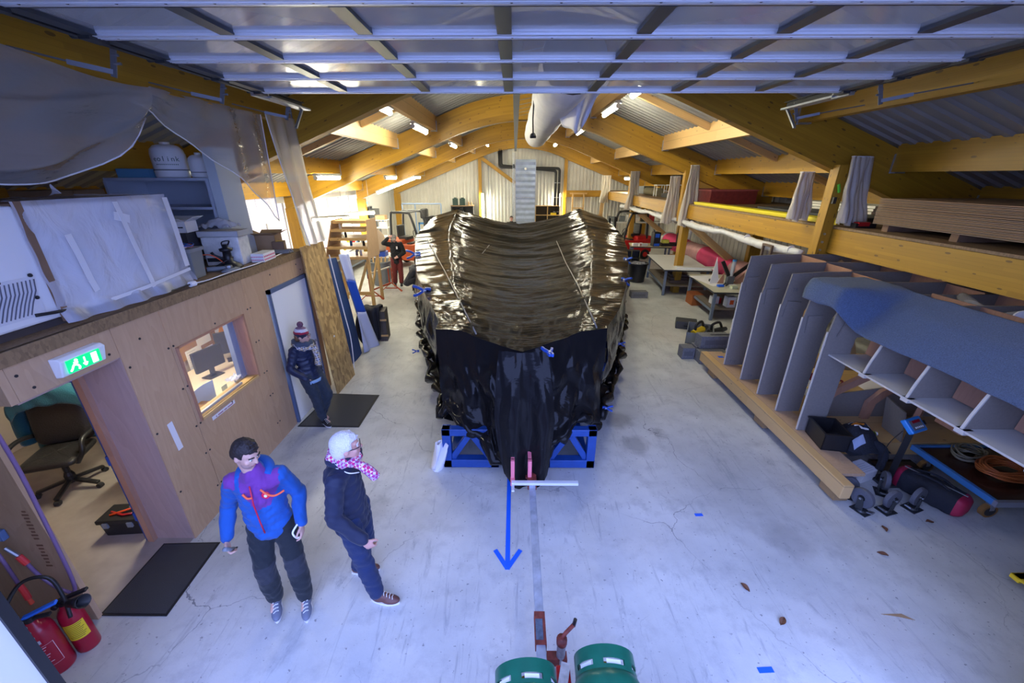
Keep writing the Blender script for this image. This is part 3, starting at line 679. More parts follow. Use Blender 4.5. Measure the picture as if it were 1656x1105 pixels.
# flanks: hang from the rim, slightly tucked, wrinkled, bunched at the hem
def flank(side):
    def f(u, v):
        e = deck(0 if side < 0 else 1, u)+OB
        z0 = e.z; zh = .36+.06*math.sin(u*40)+.05*nz3(u*30, 1); z = z0+(zh-z0)*v
        wob = .10*nz3(u*26, v*2.2, side*4)+.05*nz3(u*60, v*5, 2)
        x = e.x+side*(.0+.09*math.sin(v*3.0)+wob*min(1, v*3)*.9)-side*.18*v
        if v > .9: x += side*.14*math.sin((v-.9)*31.4)
        return Vector((x, e.y+.06*nz3(u*18, v*3, 7)*v, z+(.05*nz3(u*50, 0) if v > .8 else 0)))-OB
    return f
for sd in (-1, 1): m = MB(); m.grid(flank(sd), 150, 30); m.build('side_sheet', BF, bt, smooth=True)
# stern drop
def stern(u, v):
    e = deck(u, 1)+OB; return Vector((e.x*(1-.05*v), e.y+.15*v+.08*nz3(u*9, v*3), e.z+(.5-e.z)*v))-OB
m = MB(); m.grid(stern, 60, 10); m.build('stern_sheet', BF, bt, smooth=True)
# bow: two raked panels folding back from a protruding middle apron
def bowf(u, v):
    e = deck(u, 0)+OB; s = 2*u-1
    zh = .52+.10*math.sin(u*17)+.07*nz3(u*14, 3)
    if abs(s) < .32: zh = .30
    z = e.z+(zh-e.z)*v
    fold = .12*nz3(u*9, v*3.0, 5)+.05*nz3(u*22, v*6, 8)
    y = e.y-.10*v+fold*min(1, v*2)-.28*v*(1-abs(s))
    if v > .85: y -= .14*math.sin((v-.85)*20.9)
    x = e.x*(1-.03*v)+.05*nz3(u*12, v*4, 2)*v
    return Vector((x, y, z))-OB
m = MB(); m.grid(bowf, 80, 40); m.build('bow_sheet', BF, bt, smooth=True)
c0 = atY(806, 576, 3.9); c1 = atY(886, 570, 3.9)
def apron(u, v):
    x = c0.x+(c1.x-c0.x)*u; w = 1+.28*math.sin(v*2.4)-.55*max(0, v-.55)
    xm = (c0.x+c1.x)/2; x = xm+(x-xm)*w+.04*v
    z = 1.80+.04*abs(u-.5)+(.34-1.80-.12*math.sin(u*3.14))*v
    y = 3.93-.02*math.sin(u*3.14)-.30*v+.05*math.sin(u*11.5+v*1.8)*min(1, v*2.0)+.06*nz3(u*3.5, v*2.2, 1)+.015*nz3(u*9, v*6, 4)
    return Vector((x, y, z))-OB
m = MB(); m.grid(apron, 44, 50); m.build('bow_apron', BF, bt, smooth=True)
m = MB(); pts = []
for k in range(24):
    f = k/23; p = deck(f, 0)+OB; q = bowf(f, 1.0); pts.append((q.x, q.y-.06+.05*math.sin(k*2.1), q.z+.05+.04*math.sin(k*1.3)))
m.tube(pts, [.06+.035*math.sin(k*1.9)+.02*math.sin(k*4.7) for k in range(24)], 10); m.build('gathered_hem', BF, bt, smooth=True)
for sd in (-1, 1):
    m = MB(); fk = flank(sd); pts = [fk(k/80, .96)+Vector((sd*.05+.04*math.sin(k*1.7), 0, .03*math.sin(k*2.3))) for k in range(81)]
    m.tube(pts, [.055+.03*math.sin(k*2.1) for k in range(81)], 8); m.build('gathered_hem', BF, bt, smooth=True)
# cords stretched over the cover
for pts in ([(900, 390), (915, 425), (935, 462), (952, 500), (965, 530)], [(805, 380), (780, 410)], [(690, 385), (720, 440), (745, 490), (770, 540)]):
    m = MB(); q = []
    for a in pts:
        p = G(*a, 1.7)
        for _ in range(6):
            v = min(1, max(0, (p.y-4.75)/(YST-4.75))); xl, _z = rimX(-1, p.y); xr, _z2 = rimX(1, p.y); u = min(1, max(0, (p.x-xl)/(xr-xl))); p = G(*a, (deck(u, v)+OB).z+.015)
        q.append(p-OB)
    m.tube(q, .010, 6); m.build('cord', mat('grey_cord', (.25, .24, .22), .5), bt, smooth=True)
# blue cradle
def frame_end(x0, x1, y):
    s = MB(); z0, z1 = .03, .62; xm = (x0+x1)/2
    s.bb((x0, y, z0), (x1, y+.12, z0+.12)); s.bb((x0, y, z1-.1), (x1, y+.1, z1)); s.bb((x0, y, z0), (x0+.11, y+.12, z1)); s.bb((x1-.11, y, z0), (x1, y+.12, z1))
    s.bar((x0+.1, y+.06, z0+.1), (xm, y+.06, z1-.08), .06, .08); s.bar((x1-.1, y+.06, z0+.1), (xm, y+.06, z1-.08), .06, .08)
    return s
for a, b in ((-.92, -.20), (.36, 1.04)):
    s = frame_end(a-OB.x, b-OB.x, 4.18-OB.y); s.build('cradle_frame', BLUEP, bt, bevel=.008)
for x in (-.8, .92):
    m = MB(); m.bb((x-OB.x-.05, 0, .05), (x-OB.x+.05, 9.5, .17)); m.build('cradle_rail', BLUEP, bt)
for y in (7., 10., 13.):
    s = frame_end(-1.6-OB.x, 1.9-OB.x, y-OB.y); s.build('cradle_frame', BLUEP, bt)
# spring clamps holding the sheet
CLB = mat('blue_clamp_plastic', (.008, .065, .38), .35)
def clamp(px, py, z, rz, label, sc=1.0, tilt=0.):
    p = G(px, py, z); t = thing('spring_clamp', label, 'clamp', p, (tilt, 0, rz), 'blue spring clamps on the sheet'); t.scale = (sc, sc, sc)
    for s in (-1, 1):
        m = MB(); pts = [(-.17, 0, s*.075), (-.10, 0, s*.055), (-.03, 0, s*.012), (.03, 0, -s*.03), (.09, 0, -s*.018)]
        for a, b in zip(pts, pts[1:]): m.bar(a, b, .045, .036)
        m.build('handle', CLB, t, bevel=.006)
    m = MB(); m.cyl((0, -.025, 0), (0, .025, 0), .022, n=10); m.build('pivot', GALV, t)
    return t
clamp(687, 470, 1.76, 0.1, 'large blue spring clamp on the left rim of the covered mould, nearest the camera', 1.15)
clamp(672, 411, 1.80, .25, 'large blue spring clamp on the left rim beside the man in the cap', 1.3)
clamp(889, 571, 1.86, R(-80), 'blue spring clamp at the top of the bow apron', .75, R(80))
clamp(1010, 453, 1.76, R(120), 'upright blue spring clamp on the right rim, nearer the camera', .9, R(20))
clamp(1013, 420, 1.78, R(120), 'upright blue spring clamp on the right rim, farther from the camera', .9, R(20))
clamp(1003, 556, .85, R(160), 'small blue clip on the right side sheet near the bow', .5)
clamp(980, 660, .55, R(170), 'small turquoise blue clip low on the right side of the bow', .55)
clamp(674, 568, .75, R(10), 'small blue clip low on the left side sheet', .45)
# rag hanging at the left of the bow
def rag(u, v): return (.05*math.sin(u*8)+.12*u-.10*v, .06*math.sin(u*11+v*3), -.42*v+.05*math.sin(u*6)*v)
p = G(712, 712, .42); m = MB(); m.grid(rag, 14, 14)
tag(m.build('rag', mat('white_rag', (.75, .75, .82), .8), None, p-Vector((.05, .05, 0)), smooth=True, solid=.012), 'white cloth rag hanging from the left corner of the blue cradle', 'rag')
# tow bar of the launching trolley, pink clamps and a straightedge
tb = thing('tow_bar', 'long galvanised tow bar with rusty coupling running along the floor under the mould', 'tow bar', (.2, 1.75, 0))
m = MB(); m.bb((-.035, -.25, .30), (.035, 4.0, .37)); m.build('square_tube', mat('worn_galvanised', (.42, .47, .56), .45, metal=.4, noise=.3, nscale=10), tb, bevel=.006)
RUST = mat('rusty_red_steel', (.20, .035, .025), .6, noise=.5, nscale=25)
m = MB(); m.bb((-.05, 1.75, .29), (.05, 2.05, .40)); m.bb((-.07, 1.88, .33), (.07, 1.92, .36)); m.build('sleeve', RUST, tb, bevel=.006)
m = MB(); m.bb((-.042, .10, .295), (.042, .34, .38)); m.build('rusty_band', RUST, tb)
m = MB(); m.bb((-.035, .13, .38), (.02, .28, .385)); m.build('type_plate', mat('blue_grey_plate', (.12, .17, .25), .4, metal=.4, noise=.4, nscale=30), tb)
jk = thing('jockey_jack', 'rusty crank jack standing beside the tow bar', 'jack', (.34, 1.80, 0))
m = MB(); m.cyl((0, 0, .03), (0, 0, .50), .032, n=12); m.build('tube', mat('worn_zinc', (.35, .36, .38), .45, metal=.6, noise=.3, nscale=20), jk)
m = MB(); m.cyl((0, 0, .48), (0, 0, .53), .038, n=12); m.tube([(0, 0, .53), (.03, .03, .545), (.09, .07, .57)], .014, 8); m.build('crank', RUST, jk, smooth=True)
m = MB(); m.cyl((.09, .07, .56), (.10, .075, .62), .014, n=8); m.build('crank_grip', BLACKP, jk)
m = MB(); m.bb((-.10, -.03, .26), (.045, .03, .34)); m.build('bracket', RUST, jk)
m = MB(); m.cyl((-.08, 0, 0.0), (-.08, 0, .04), .05, n=12); m.bb((-.09, -.04, 0), (.04, .04, .03)); m.build('foot', RUST, jk)
PINK = mat('pink_painted_steel', (.80, .20, .26), .45)
for lb, px in (('pink steel clamp at the left end of the pale straightedge', 829), ('pink steel clamp over the pale straightedge beside the tow bar', 857)):
    p = G(px, 790, .35); t = thing('bar_clamp', lb, 'clamp', (p.x, 3.62, .28), 0, 'pink clamps at the bow')
    m = MB(); m.bb((-.025, -.05, .0), (.025, .0, .10)); m.bb((-.022, -.04, .10), (.022, .02, .34)); m.build('body', PINK, t, bevel=.006)
    m = MB(); m.bb((-.02, 0, .30), (.02, .14, .34)); m.build('jaw', PINK, t)
p = G(880, 775, .36); m = MB(); m.bb((-.37, -.02, 0), (.37, .02, .035)); m.bb((-.37, -.12, .0), (-.34, -.02, .02))
tag(m.build('straightedge', mat('pale_aluminium', (.72, .75, .8), .4, metal=.2), None, (p.x, p.y-.1, .375)), 'pale metal straightedge lying across the tow bar at the bow', 'straightedge')
# tape arrow on the floor
ta = thing('tape_arrow', 'blue tape arrow stuck on the concrete pointing away from the bow', 'floor marking', (-.065, 2.74, 0))
m = MB(); m.bb((-.024, .0, .001), (.024, 1.55, .003)); m.build('shaft', TAPEB, ta)
for s in (-1, 1): m = MB(); m.bar((0, .01, .0055+s*.0012), (s*.13, .22, .0055+s*.0012), .045, .002); m.build('barb', TAPEB, ta)
for lb, px, py, w in (('small strip of blue tape on the floor right of the bow', 1130, 833, .09), ('strip of blue tape on the floor near the bottom edge, right of the green cylinders', 1238, 1084, .12)):
    p = G(px, py); m = MB(); m.bb((-w/2, -.02, .001), (w/2, .02, .003)); tag(m.build('tape_strip', TAPEB, None, p, rot=.05), lb, 'tape', 'tape strips on the floor')
# green gas cylinders in the foreground
GRN = mat('green_enamel', (.006, .105, .06), .32, noise=.12, nscale=14); BAND = mat('grey_band', (.35, .42, .48), .45)
def gascyl(x, y, h, lb):
    t = thing('gas_cylinder', lb, 'gas cylinder', (x, y, 0), 0, 'green gas cylinders')
    m = MB(); r = .205
    m.lathe([(0, 0.02), (r*.8, .02), (r, .08), (r, h-.20), (r*.985, h-.16), (r*.90, h-.12), (r*.68, h-.10), (.1, h-.09), (.05, h-.085)], n=36); m.build('body', GRN, t, smooth=True)
    m = MB(); m.lathe([(r+.003, h-.265), (r+.003, h-.222)], n=36); m.build('band', BAND, t, smooth=True)
    cr = .185; m = MB()
    N = 36
    def ring(z0, z1, a0=0, a1=N):
        vs = []; idx = list(range(a0, a1+1))
        for rr_ in (cr, cr-.008):
            for z in (z0, z1):
                for i in idx: a_ = 2*math.pi*i/N; vs.append((rr_*math.cos(a_), rr_*math.sin(a_), z))
        n = len(idx); fs = []
        for i in range(n-1): fs += [(i, i+1, n+i+1, n+i), (2*n+i, 3*n+i, 3*n+i+1, 2*n+i+1), (n+i, n+i+1, 3*n+i+1, 3*n+i), (i, 2*n+i, 2*n+i+1, i+1)]
        m.add(vs, fs)
    ring(h-.07, h, 0, N); ring(h-.15, h-.10, 0, N)
    for a0 in (0, 6, 12, 18, 24, 30): ring(h-.10, h-.07, a0, a0+2)
    m.build('collar', GRN, t, smooth=False, auto=True)
    for a0 in (-2, 4, 10, 16, 22, 28):
        m2 = MB(); a_ = 2*math.pi*(a0+6)/N
        q = [((cr-.012)*math.cos(a_+d*.6), (cr-.012)*math.sin(a_+d*.6), h-.085+e) for d, e in ((-.42, -.012), (.42, -.012), (.42, .012), (-.42, .012))]
        m2.add([Vector(v)*1.0 for v in q], [(0, 1, 2, 3)]); m2.build('sticker', WPLAS, t, solid=.002)
    m = MB(); m.cyl((0, 0, h-.12), (0, 0, h-.03), .03, n=12); m.bb((-.06, -.02, h-.07), (.06, .02, h-.04)); m.build('valve', mat('brass', (.5, .35, .1), .35, metal=.9), t)
    m = MB(); m.lathe([(r*.85, 0), (r*.85, .06), (r*.8, .06)], n=28); m.build('foot_ring', GRN, t)
    return t
for px, py, rz, lb in ((850, 1056, R(3), 'green gas cylinder at the bottom edge, left of the pair'), (980, 1034, R(-2), 'green gas cylinder at the bottom edge, right of the pair')):
    e = G(px, py, .93); L = 1.02; dr = Vector((-math.sin(rz)*math.cos(R(7)), math.cos(rz)*math.cos(R(7)), math.sin(R(7))))
    base = Vector((e.x, e.y, .93-.185))-dr*L
    t = gascyl(0, 0, L, lb); t.location = base; t.rotation_euler = Euler((R(-83), 0, rz), 'XYZ')
gt = thing('cylinder_trolley', 'red steel trolley carrying the two green gas cylinders', 'trolley', (.33, 1.0, 0))
m = MB(); m.bb((-.50, -.45, .34), (.55, .45, .38)); m.build('platform', RED, gt)
m = MB(); m.bb((-.45, .38, .38), (.50, .44, .50)); m.build('cradle_bar', RED, gt)
m = MB(); m.bb((-.055, .46, .34), (.035, .60, .60)); m.build('centre_box', RED, gt, bevel=.01)
m = MB(); m.bar((-.03, .46, .612), (.01, .6, .612), .06, .02); m.build('bracket', mat('worn_white_steel', (.55, .55, .55), .5, noise=.4, nscale=20), gt)
for sx in (-.45, .5):
    for sy in (-.3, .3):
        m = MB(); m.cyl((sx-.03, sy, .12), (sx+.03, sy, .12), .12, n=18); w = m.build('wheel', RUBBER, gt)
        m = MB(); m.bb((sx-.045, sy-.03, .12), (sx+.045, sy+.03, .34)); m.build('fork', DSTEEL, gt)
# ============================================================ LEFT: OFFICE BLOCK, ITS ROOF, ENTRANCE
# exit sign
ex = thing('exit_sign', 'lit green emergency exit sign mounted above the office opening', 'sign', (OX, 2.75, 2.245), 0)
m = MB(); m.prism([(0, -.17, -.075), (.05, -.165, -.07), (.07, -.15, .05), (.05, -.16, .075), (0, -.17, .08)], (0, .34, 0)); m.build('housing', WPLAS, ex, bevel=.008)
GR = emis('exit_green', (.0, .38, .10), 1.3); GW = emis('exit_white', (.55, 1.0, .62), 2.2)
m = MB(); m.prism([(.062, -.125, -.055), (.070, -.125, -.055), (.078, -.125, .045), (.070, -.125, .045)], (0, .25, 0)); scr_ = m.build('panel', GR, ex)
def onp(y, z): return Vector((.0715+.08*(z+.055)*.98, y, z))
def pict(pts, w=.012):
    m = MB()
    for a, b in zip(pts, pts[1:]): m.bar(onp(*a), onp(*b), w, .004, up=(1, 0, 0))
    return m
m = pict([(-.085, .0), (-.06, -.005), (-.045, -.03), (-.055, -.045)]); m2 = pict([(-.085, 0), (-.10, -.025), (-.115, -.04)])
m.add(m2.v, m2.f); m2 = pict([(-.08, .015), (-.05, .01)]); m.add(m2.v, m2.f); m.sph(onp(-.06, .03), .011, 8, 6); m.build('running_figure', GW, scr_)
m = pict([(0, .03), (0, -.035)], .009); m2 = pict([(-.015, -.015), (0, -.038), (.015, -.015)], .009); m.add(m2.v, m2.f); m.build('arrow', GW, scr_)
m = pict([(.075, .035), (.075, -.045)], .042); m.build('door_pictogram', GW, scr_)
# small stickers on the plywood
tg = thing('paper_strip_label', 'white paper strip with red handwriting under the office window', 'label', (OX+.002, 3.95, 1.045))
m = MB(); m.bb((-.001, -.19, -.022), (.0015, .19, .022)); m.build('strip', PAPER, tg, rot=(R(0), 0, 0))
for y0, y1 in ((-.135, -.125), (-.10, -.02), (.0, .045), (.06, .155)):
    m = MB(); n_ = max(2, int((y1-y0)/.006)); m.tube([(.003, y0+(y1-y0)*i/n_, -.004+(.007 if i % 2 else -.007)) for i in range(n_+1)], .0022, 5); m.build('handwriting', mat('red_ink', (.35, .03, .10), .6), tg)
m = MB(); m.bb((-.001, -.03, -.16), (.002, .03, .16)); tag(m.build('masking_tape', PAPER, None, (OX+.001, 3.28, 1.16), rot=(R(3), 0, 0)), 'vertical strip of white masking tape on the plywood beside the opening', 'tape')
# front return panel: socket, hose, extinguishers, chain
sk_ = thing('switch_box', 'blue grey switch box on the plywood beside the hose', 'switch', G(12, 833, 1.05) if False else (-3.93, 2.235, 1.02))
m = MB(); m.bb((-.04, -.045, -.045), (.04, 0, .045)); m.build('box', mat('blue_grey_plastic', (.10, .17, .33), .4), sk_, bevel=.008)
m = MB(); m.bb((-.028, -.05, -.033), (.028, -.044, .033)); m.build('rocker', mat('blue_grey_light', (.14, .22, .4), .4), sk_, bevel=.004)
HOSE = mat('mauve_hose', (.20, .12, .24), .35); CONN = mat('red_connector', (.75, .05, .05), .4)
yw = 2.20
def wp(px, py, y=yw): return atY(px, py, y)
hs = thing('water_hose', 'mauve hose with red couplings looping down the plywood panel', 'hose', (-3.75, yw, 0))
def hpts(L, y=yw): return [wp(a, b, y)-Vector((-3.75, yw, 0)) for a, b in L]
def smooth_path(P, n=6):
    out = []; P = [Vector(p) for p in P]
    for i in range(len(P)-1):
        p0, p1, p2, p3 = P[max(i-1, 0)], P[i], P[i+1], P[min(i+2, len(P)-1)]
        for k in range(n):
            t = k/n; out.append(.5*((2*p1)+(p2-p0)*t+(2*p0-5*p1+4*p2-p3)*t*t+(3*p1-p0-3*p2+p3)*t**3))
    return out+[P[-1]]
m = MB(); m.tube(smooth_path(hpts([(-12, 690), (30, 760), (68, 835), (95, 890), (116, 935), (121, 955), (112, 958), (88, 948), (60, 928), (40, 908)], 2.16)), .013, 8); m.build('hose_tube', HOSE, hs, smooth=True)
m = MB(); m.tube(hpts([(44, 912), (30, 900)], 2.16), [.021, .021], 10); m.build('coupling', CONN, hs)
m = MB(); m.tube(hpts([(30, 900), (8, 887)], 2.17), .014, 8); m.build('tap_tail', GALV, hs)
m = MB(); m.tube(hpts([(-10, 888), (10, 915), (30, 945)], 2.12), .013, 8); m.build('hose_tube', HOSE, hs, smooth=True)
m = MB(); m.tube(hpts([(30, 945), (40, 958), (46, 968)], 2.12), [.02, .02, .02], 10); m.build('coupling', CONN, hs)
m = MB(); m.tube(hpts([(46, 968), (52, 976)], 2.12), [.012, .016], 10); m.build('nozzle', mat('orange_plastic', (.9, .12, .06), .4), hs)
EXR = mat('extinguisher_red', (.36, .008, .03), .28)
def exting(loc, r, h, lb, kind):
    t = thing('fire_extinguisher', lb, 'fire extinguisher', loc, 0, 'fire extinguishers by the entrance')
    m = MB(); m.lathe([(0, 0), (r*.95, 0), (r, .015), (r, h-.10), (r*.93, h-.05), (r*.7, h-.015), (.035, h), (.03, h+.03)], n=28); m.build('cylinder', EXR, t, smooth=True)
    m = MB(); m.cyl((0, 0, h), (0, 0, h+.07), .028, n=12); m.build('neck', BLACKP, t)
    hc = mat('blue_lever', (.02, .16, .75), .35) if kind == 0 else BLACKP
    m = MB(); m.bar((-.03, 0, h+.07), (.17, .02, h+.13), .035, .022); m.build('lever', hc, t, bevel=.005)
    m = MB(); m.bar((-.03, 0, h+.05), (.12, .0, h+.05), .03, .02); m.cyl((-.05, -.03, h+.03), (-.05, .0, h+.03), .022, n=12); m.build('valve', BLACKP, t, bevel=.004)
    m = MB()
    if kind == 0: m.tube(smooth_path([(-.03, 0, h+.04), (-.10, -.02, h+.14), (-.02, .1, h+.30), (.12, .12, h+.28), (.17, .08, h+.10), (.19, .02, h-.06)]), .013, 8); m.build('discharge_hose', BLACKP, t, smooth=True)
    else:
        m.tube(smooth_path([(0, 0, h+.05), (.03, -.03, h+.07), (.07, -.05, h+.085)]), .014, 8); m.build('discharge_pipe', BLACKP, t, smooth=True)
        m = MB(); m.lathe([(.016, 0), (.025, .02), (.045, .13), (.05, .17), (.045, .17), (.03, .04)], (.07, -.05, h+.085), 16, M=Euler((R(15), R(72), 0)).to_matrix()); m.build('horn', BLACKP, t, smooth=True)
    # printed labels as curved patches
    def patch(a0, a1, z0, z1, mt, nm, off=.0015):
        q = MB(); q.grid(lambda u, v: ((r+off)*math.cos(a0+(a1-a0)*u), (r+off)*math.sin(a0+(a1-a0)*u), z0+(z1-z0)*v), 12, 1); return q.build(nm, mt, t, smooth=True)
    if kind == 1: patch(R(-110), R(-10), h*.35, h*.72, mat('yellow_label', (.80, .60, .02), .5), 'yellow_label')
    else: patch(R(-120), R(-60), h*.72, h*.79, mat('silver_label', (.45, .45, .5), .4), 'silver_label')
    LINE = mat('pale_print', (.75, .55, .6), .5)
    if kind == 0:
        for q in range(7): patch(R(-105), R(-55-6*(q % 3)), h*(.62-q*.05), h*(.62-q*.05)+.006, LINE, 'print_line', .002)
        patch(R(-112), R(-28), h*.66, h*.665, LINE, 'print_line', .002); patch(R(-112), R(-28), h*.24, h*.245, LINE, 'print_line', .002); patch(R(-30), R(-28), h*.24, h*.665, LINE, 'print_line', .002)
    else:
        for q in range(9): patch(R(-100), R(-20-7*(q % 3)), h*(.69-q*.037), h*(.69-q*.037)+.005, mat('dark_print', (.08, .06, .02), .6), 'print_line', .0025)
    return t
e0 = G(85, 1085, .02); e1 = G(130, 1048, .02)
exting((e0.x+.01, e0.y+.05, 0), .088, .50, 'larger dark red fire extinguisher with blue lever nearest the door frame', 0).rotation_euler = (0, 0, .35)
exting((e1.x+.03, e1.y+.04, 0), .072, .46, 'smaller fire extinguisher with yellow label and black horn', 1).rotation_euler = (0, 0, .2)
ch = thing('chain', 'steel chain hanging beside the black door frame', 'chain', (XL-.05, YF+.3, 0))
a = atY(0, 968, 1.75); b = atY(76, 1075, 1.75)
m = MB()
for k in range(26):
    f = k/25; c = a.lerp(b, f)-Vector((XL-.05, YF+.3, 0)); c.x += .02*math.sin(f*3.1)
    rot = Euler((0 if k % 2 else R(90), 0, R(35))).to_matrix(); d = (b-a).normalized()
    q = [c+d*(.017*math.cos(t))+(d.orthogonal().normalized() if k % 2 else d.cross(d.orthogonal()).normalized())*.010*math.sin(t) for t in [i*math.pi/4 for i in range(8)]]
    m.tube(q, .0035, 5, closed=True)
m.build('links', GALV, ch)
m = MB(); m.bar(a-Vector((XL-.05, YF+.3, 0)), a-Vector((XL-.05, YF+.3, -1.2)), .012, .012); m.build('upper_run', GALV, ch)
# mats
def floormat(pts, lb):
    c = sum((Vector(p) for p in pts), Vector())/4; t = thing('rubber_mat', lb, 'mat', (c.x, c.y, 0), 0, 'black floor mats')
    q = [Vector(p)-Vector((c.x, c.y, 0)) for p in pts]
    m = MB(); m.prism([(p.x, p.y, .001) for p in q], (0, 0, .009)); m.build('border', mat('mat_border', (.012, .012, .014), .6), t, bevel=.003)
    m = MB(); m.prism([(p.x*.93, p.y*.95, .010) for p in q], (0, 0, .004)); m.build('ribbed_field', mat('ribbed_rubber', (.042, .044, .052), .55, noise=.3, nscale=300, bump=.6, bscale=220), t)
floormat([(-3.62, 2.27, 0), (-3.03, 2.27, 0), (-3.08, 3.03, 0), (-3.66, 3.01, 0)], 'black rubber mat on the floor in front of the office opening')
floormat([(-3.33, 5.12, 0), (-2.38, 5.11, 0), (-2.37, 6.08, 0), (-3.25, 6.13, 0)], 'black rubber mat under the woman in front of the white door')
# ---- inside the office
LEA = mat('dark_leather', (.022, .02, .02), .45, bump=.3, bscale=60)
cp = G(118, 792)
oc = thing('office_chair', 'black padded leather office chair on castors seen through the office opening', 'chair', (-5.42, 3.82, 0), R(200))
def cushion(w, d, h, n=16):
    m = MB()
    def f(u, v):
        a = 2*math.pi*u; e = .28; cx = math.copysign(abs(math.cos(a))**e, math.cos(a)); cy = math.copysign(abs(math.sin(a))**e, math.sin(a)); k = math.sin(math.pi*v)**.35
        return (w/2*cx*k, d/2*cy*k, -h/2*math.cos(math.pi*v)*(1-.12*max(0, math.cos(math.pi*v)*-1)*abs(math.sin(cx*6))))
    m.grid(f, 40, n); return m
cushion(.54, .52, .12).build('seat', LEA, oc, (0, 0, .49), smooth=True)
bk = cushion(.56, .66, .13).build('backrest', LEA, oc, (0, -.27, .86), smooth=True, rot=(R(100), 0, 0))
for q in range(5): m = MB(); m.bar((-.2+q*.1, -.20+.0, .64), (-.2+q*.1, -.25, 1.12), .006, .012); m.build('seam', BLACKP, oc)
for s in (-1, 1): m = MB(); m.tube(smooth_path([(s*.24, .16, .44), (s*.33, .17, .58), (s*.33, .10, .70), (s*.33, -.1, .71), (s*.29, -.26, .66)]), .026, 8); m.build('armrest', BLACKP, oc, smooth=True)
m = MB(); m.cyl((0, 0, .12), (0, 0, .43), .03, n=12); m.lathe([(.05, .1), (.05, .2), (.035, .24)], n=14); m.build('gas_lift', BLACKP, oc)
m = MB(); m.box((0, 0, .42), (.24, .22, .04)); m.tube([(.1, 0, .40), (.28, .05, .37)], .008, 6); m.build('mechanism', BLACKP, oc)
for k in range(5):
    a = 2*math.pi*k/5+.3; e = Vector((math.cos(a)*.31, math.sin(a)*.31, .08))
    m = MB(); m.bar((0, 0, .14), e, .05, .035); lg = m.build('base_arm', BLACKP, oc, bevel=.008)
    m = MB(); d_ = Vector((-math.sin(a), math.cos(a), 0)); m.cyl(Vector((e.x, e.y, .032))-d_*.025, Vector((e.x, e.y, .032))+d_*.025, .03, n=12); m.build('castor', RUBBER, lg)
FLE = mat('teal_fleece', (.008, .10, .15), .95, bump=.4, bscale=90, sheen=.3)
fj = thing('fleece_jacket', 'teal fleece jacket draped over the back of the office chair', 'jacket', (-5.42, 3.82, 0), R(200))
def drape(u, v):
    x = -.37+.74*u; s = v*1.05-.16
    y0 = -.30-.045; zt = 1.215-.16*abs(2*u-1)**3
    if s < 0: p = (x, -.19+.05*(-s), zt+s*1.0+.02)
    elif s < .14: a = s/.14*math.pi; p = (x, -.29+.10*math.cos(a), zt+.02+.05*math.sin(a))
    else: p = (x*(1+.12*(s-.14)), -.40-.03*math.sin(u*13), zt+.02-(s-.14))
    return Vector(p)+Vector((.02*nz3(u*6, v*5), .02*nz3(u*7, v*7, 3), .03*nz3(u*5, v*2, 5)*(1 if s > .3 or s < -.1 else 0)))
m = MB(); m.grid(drape, 34, 40); b_ = m.build('body', FLE, fj, smooth=True, solid=.022)
m = MB(); m.tube(smooth_path([(.34, -.30, 1.16), (.41, -.36, .95), (.44, -.36, .72), (.42, -.33, .52)]), [.075]*18+[.06], 10); m.build('sleeve', FLE, fj, smooth=True)
m = MB(); m.tube([(.15+.02*i, -.458, .9+(.014 if i % 2 else -.01)) for i in range(7)], .003, 5); m.build('chest_logo', mat('pale_stitch', (.4, .55, .6), .6), fj)
ds = thing('office_desk', 'pale office desk inside the office behind the chair', 'desk', (-5.75, 4.75, 0))
m = MB(); m.bb((-.45, -.2, .72), (.9, 1.45, .75)); m.build('desktop', mat('pale_desktop', (.70, .58, .45), .5), ds)
for x, y in ((-.4, -.15), (.85, -.15), (-.4, 1.4), (.85, 1.4)): m = MB(); m.bb((x-.03, y-.03, 0), (x+.03, y+.03, .72)); m.build('leg', GREYC, ds)
m = MB(); m.bb((-.42, 1.0, .15), (.9, 1.5, .70)); m.build('pedestal', GREYC, ds)
YEL = mat('yellow_plastic', (.80, .55, .02), .4)
m = MB(); m.bb((-.12, -.17, 0), (.12, .17, .03)); m.bb((-.1, -.14, .03), (.1, .14, .05)); tag(m.build('yellow_folder_tray', YEL, None, (-5.75, 5.25, .752), bevel=.004), 'yellow document tray on the office desk', 'tray')
for k, (dx, dy, w) in enumerate(((.55, -.3, .3), (.62, -.05, .34))):
    m = MB(); m.bb((-.11, -w/2, 0), (.11, w/2, .025+.01*k)); m.bb((-.105, -w/2+.005, .026+.01*k), (.105, w/2-.005, .03+.01*k)); tag(m.build('catalogue', mat('catalogue_%d' % k, ((.5, .3, .25), (.42, .22, .12))[k], .6), None, (-5.75+dx, 4.95+dy, .752), rot=.2*k), ('thick pale red catalogue on the desk edge', 'brown catalogue on the desk behind the chair')[k], 'book')
tbx = thing('tool_box', 'black tool box with orange and red tools on its lid, inside the opening', 'tool box', (-4.17, 3.22, 0), R(5))
m = MB(); m.box((0, 0, .09), (.40, .22, .18), taper=.92); m.build('body', BLACKP, tbx, bevel=.01)
m = MB(); m.box((0, 0, .20), (.44, .25, .05)); m.build('lid', BLACKP, tbx, bevel=.01)
for s in (-1, 1): m = MB(); m.box((s*.12, -.13, .17), (.05, .02, .06)); m.build('latch', GREYC, tbx)
ORA = mat('orange_tool', (.85, .10, .015), .4)
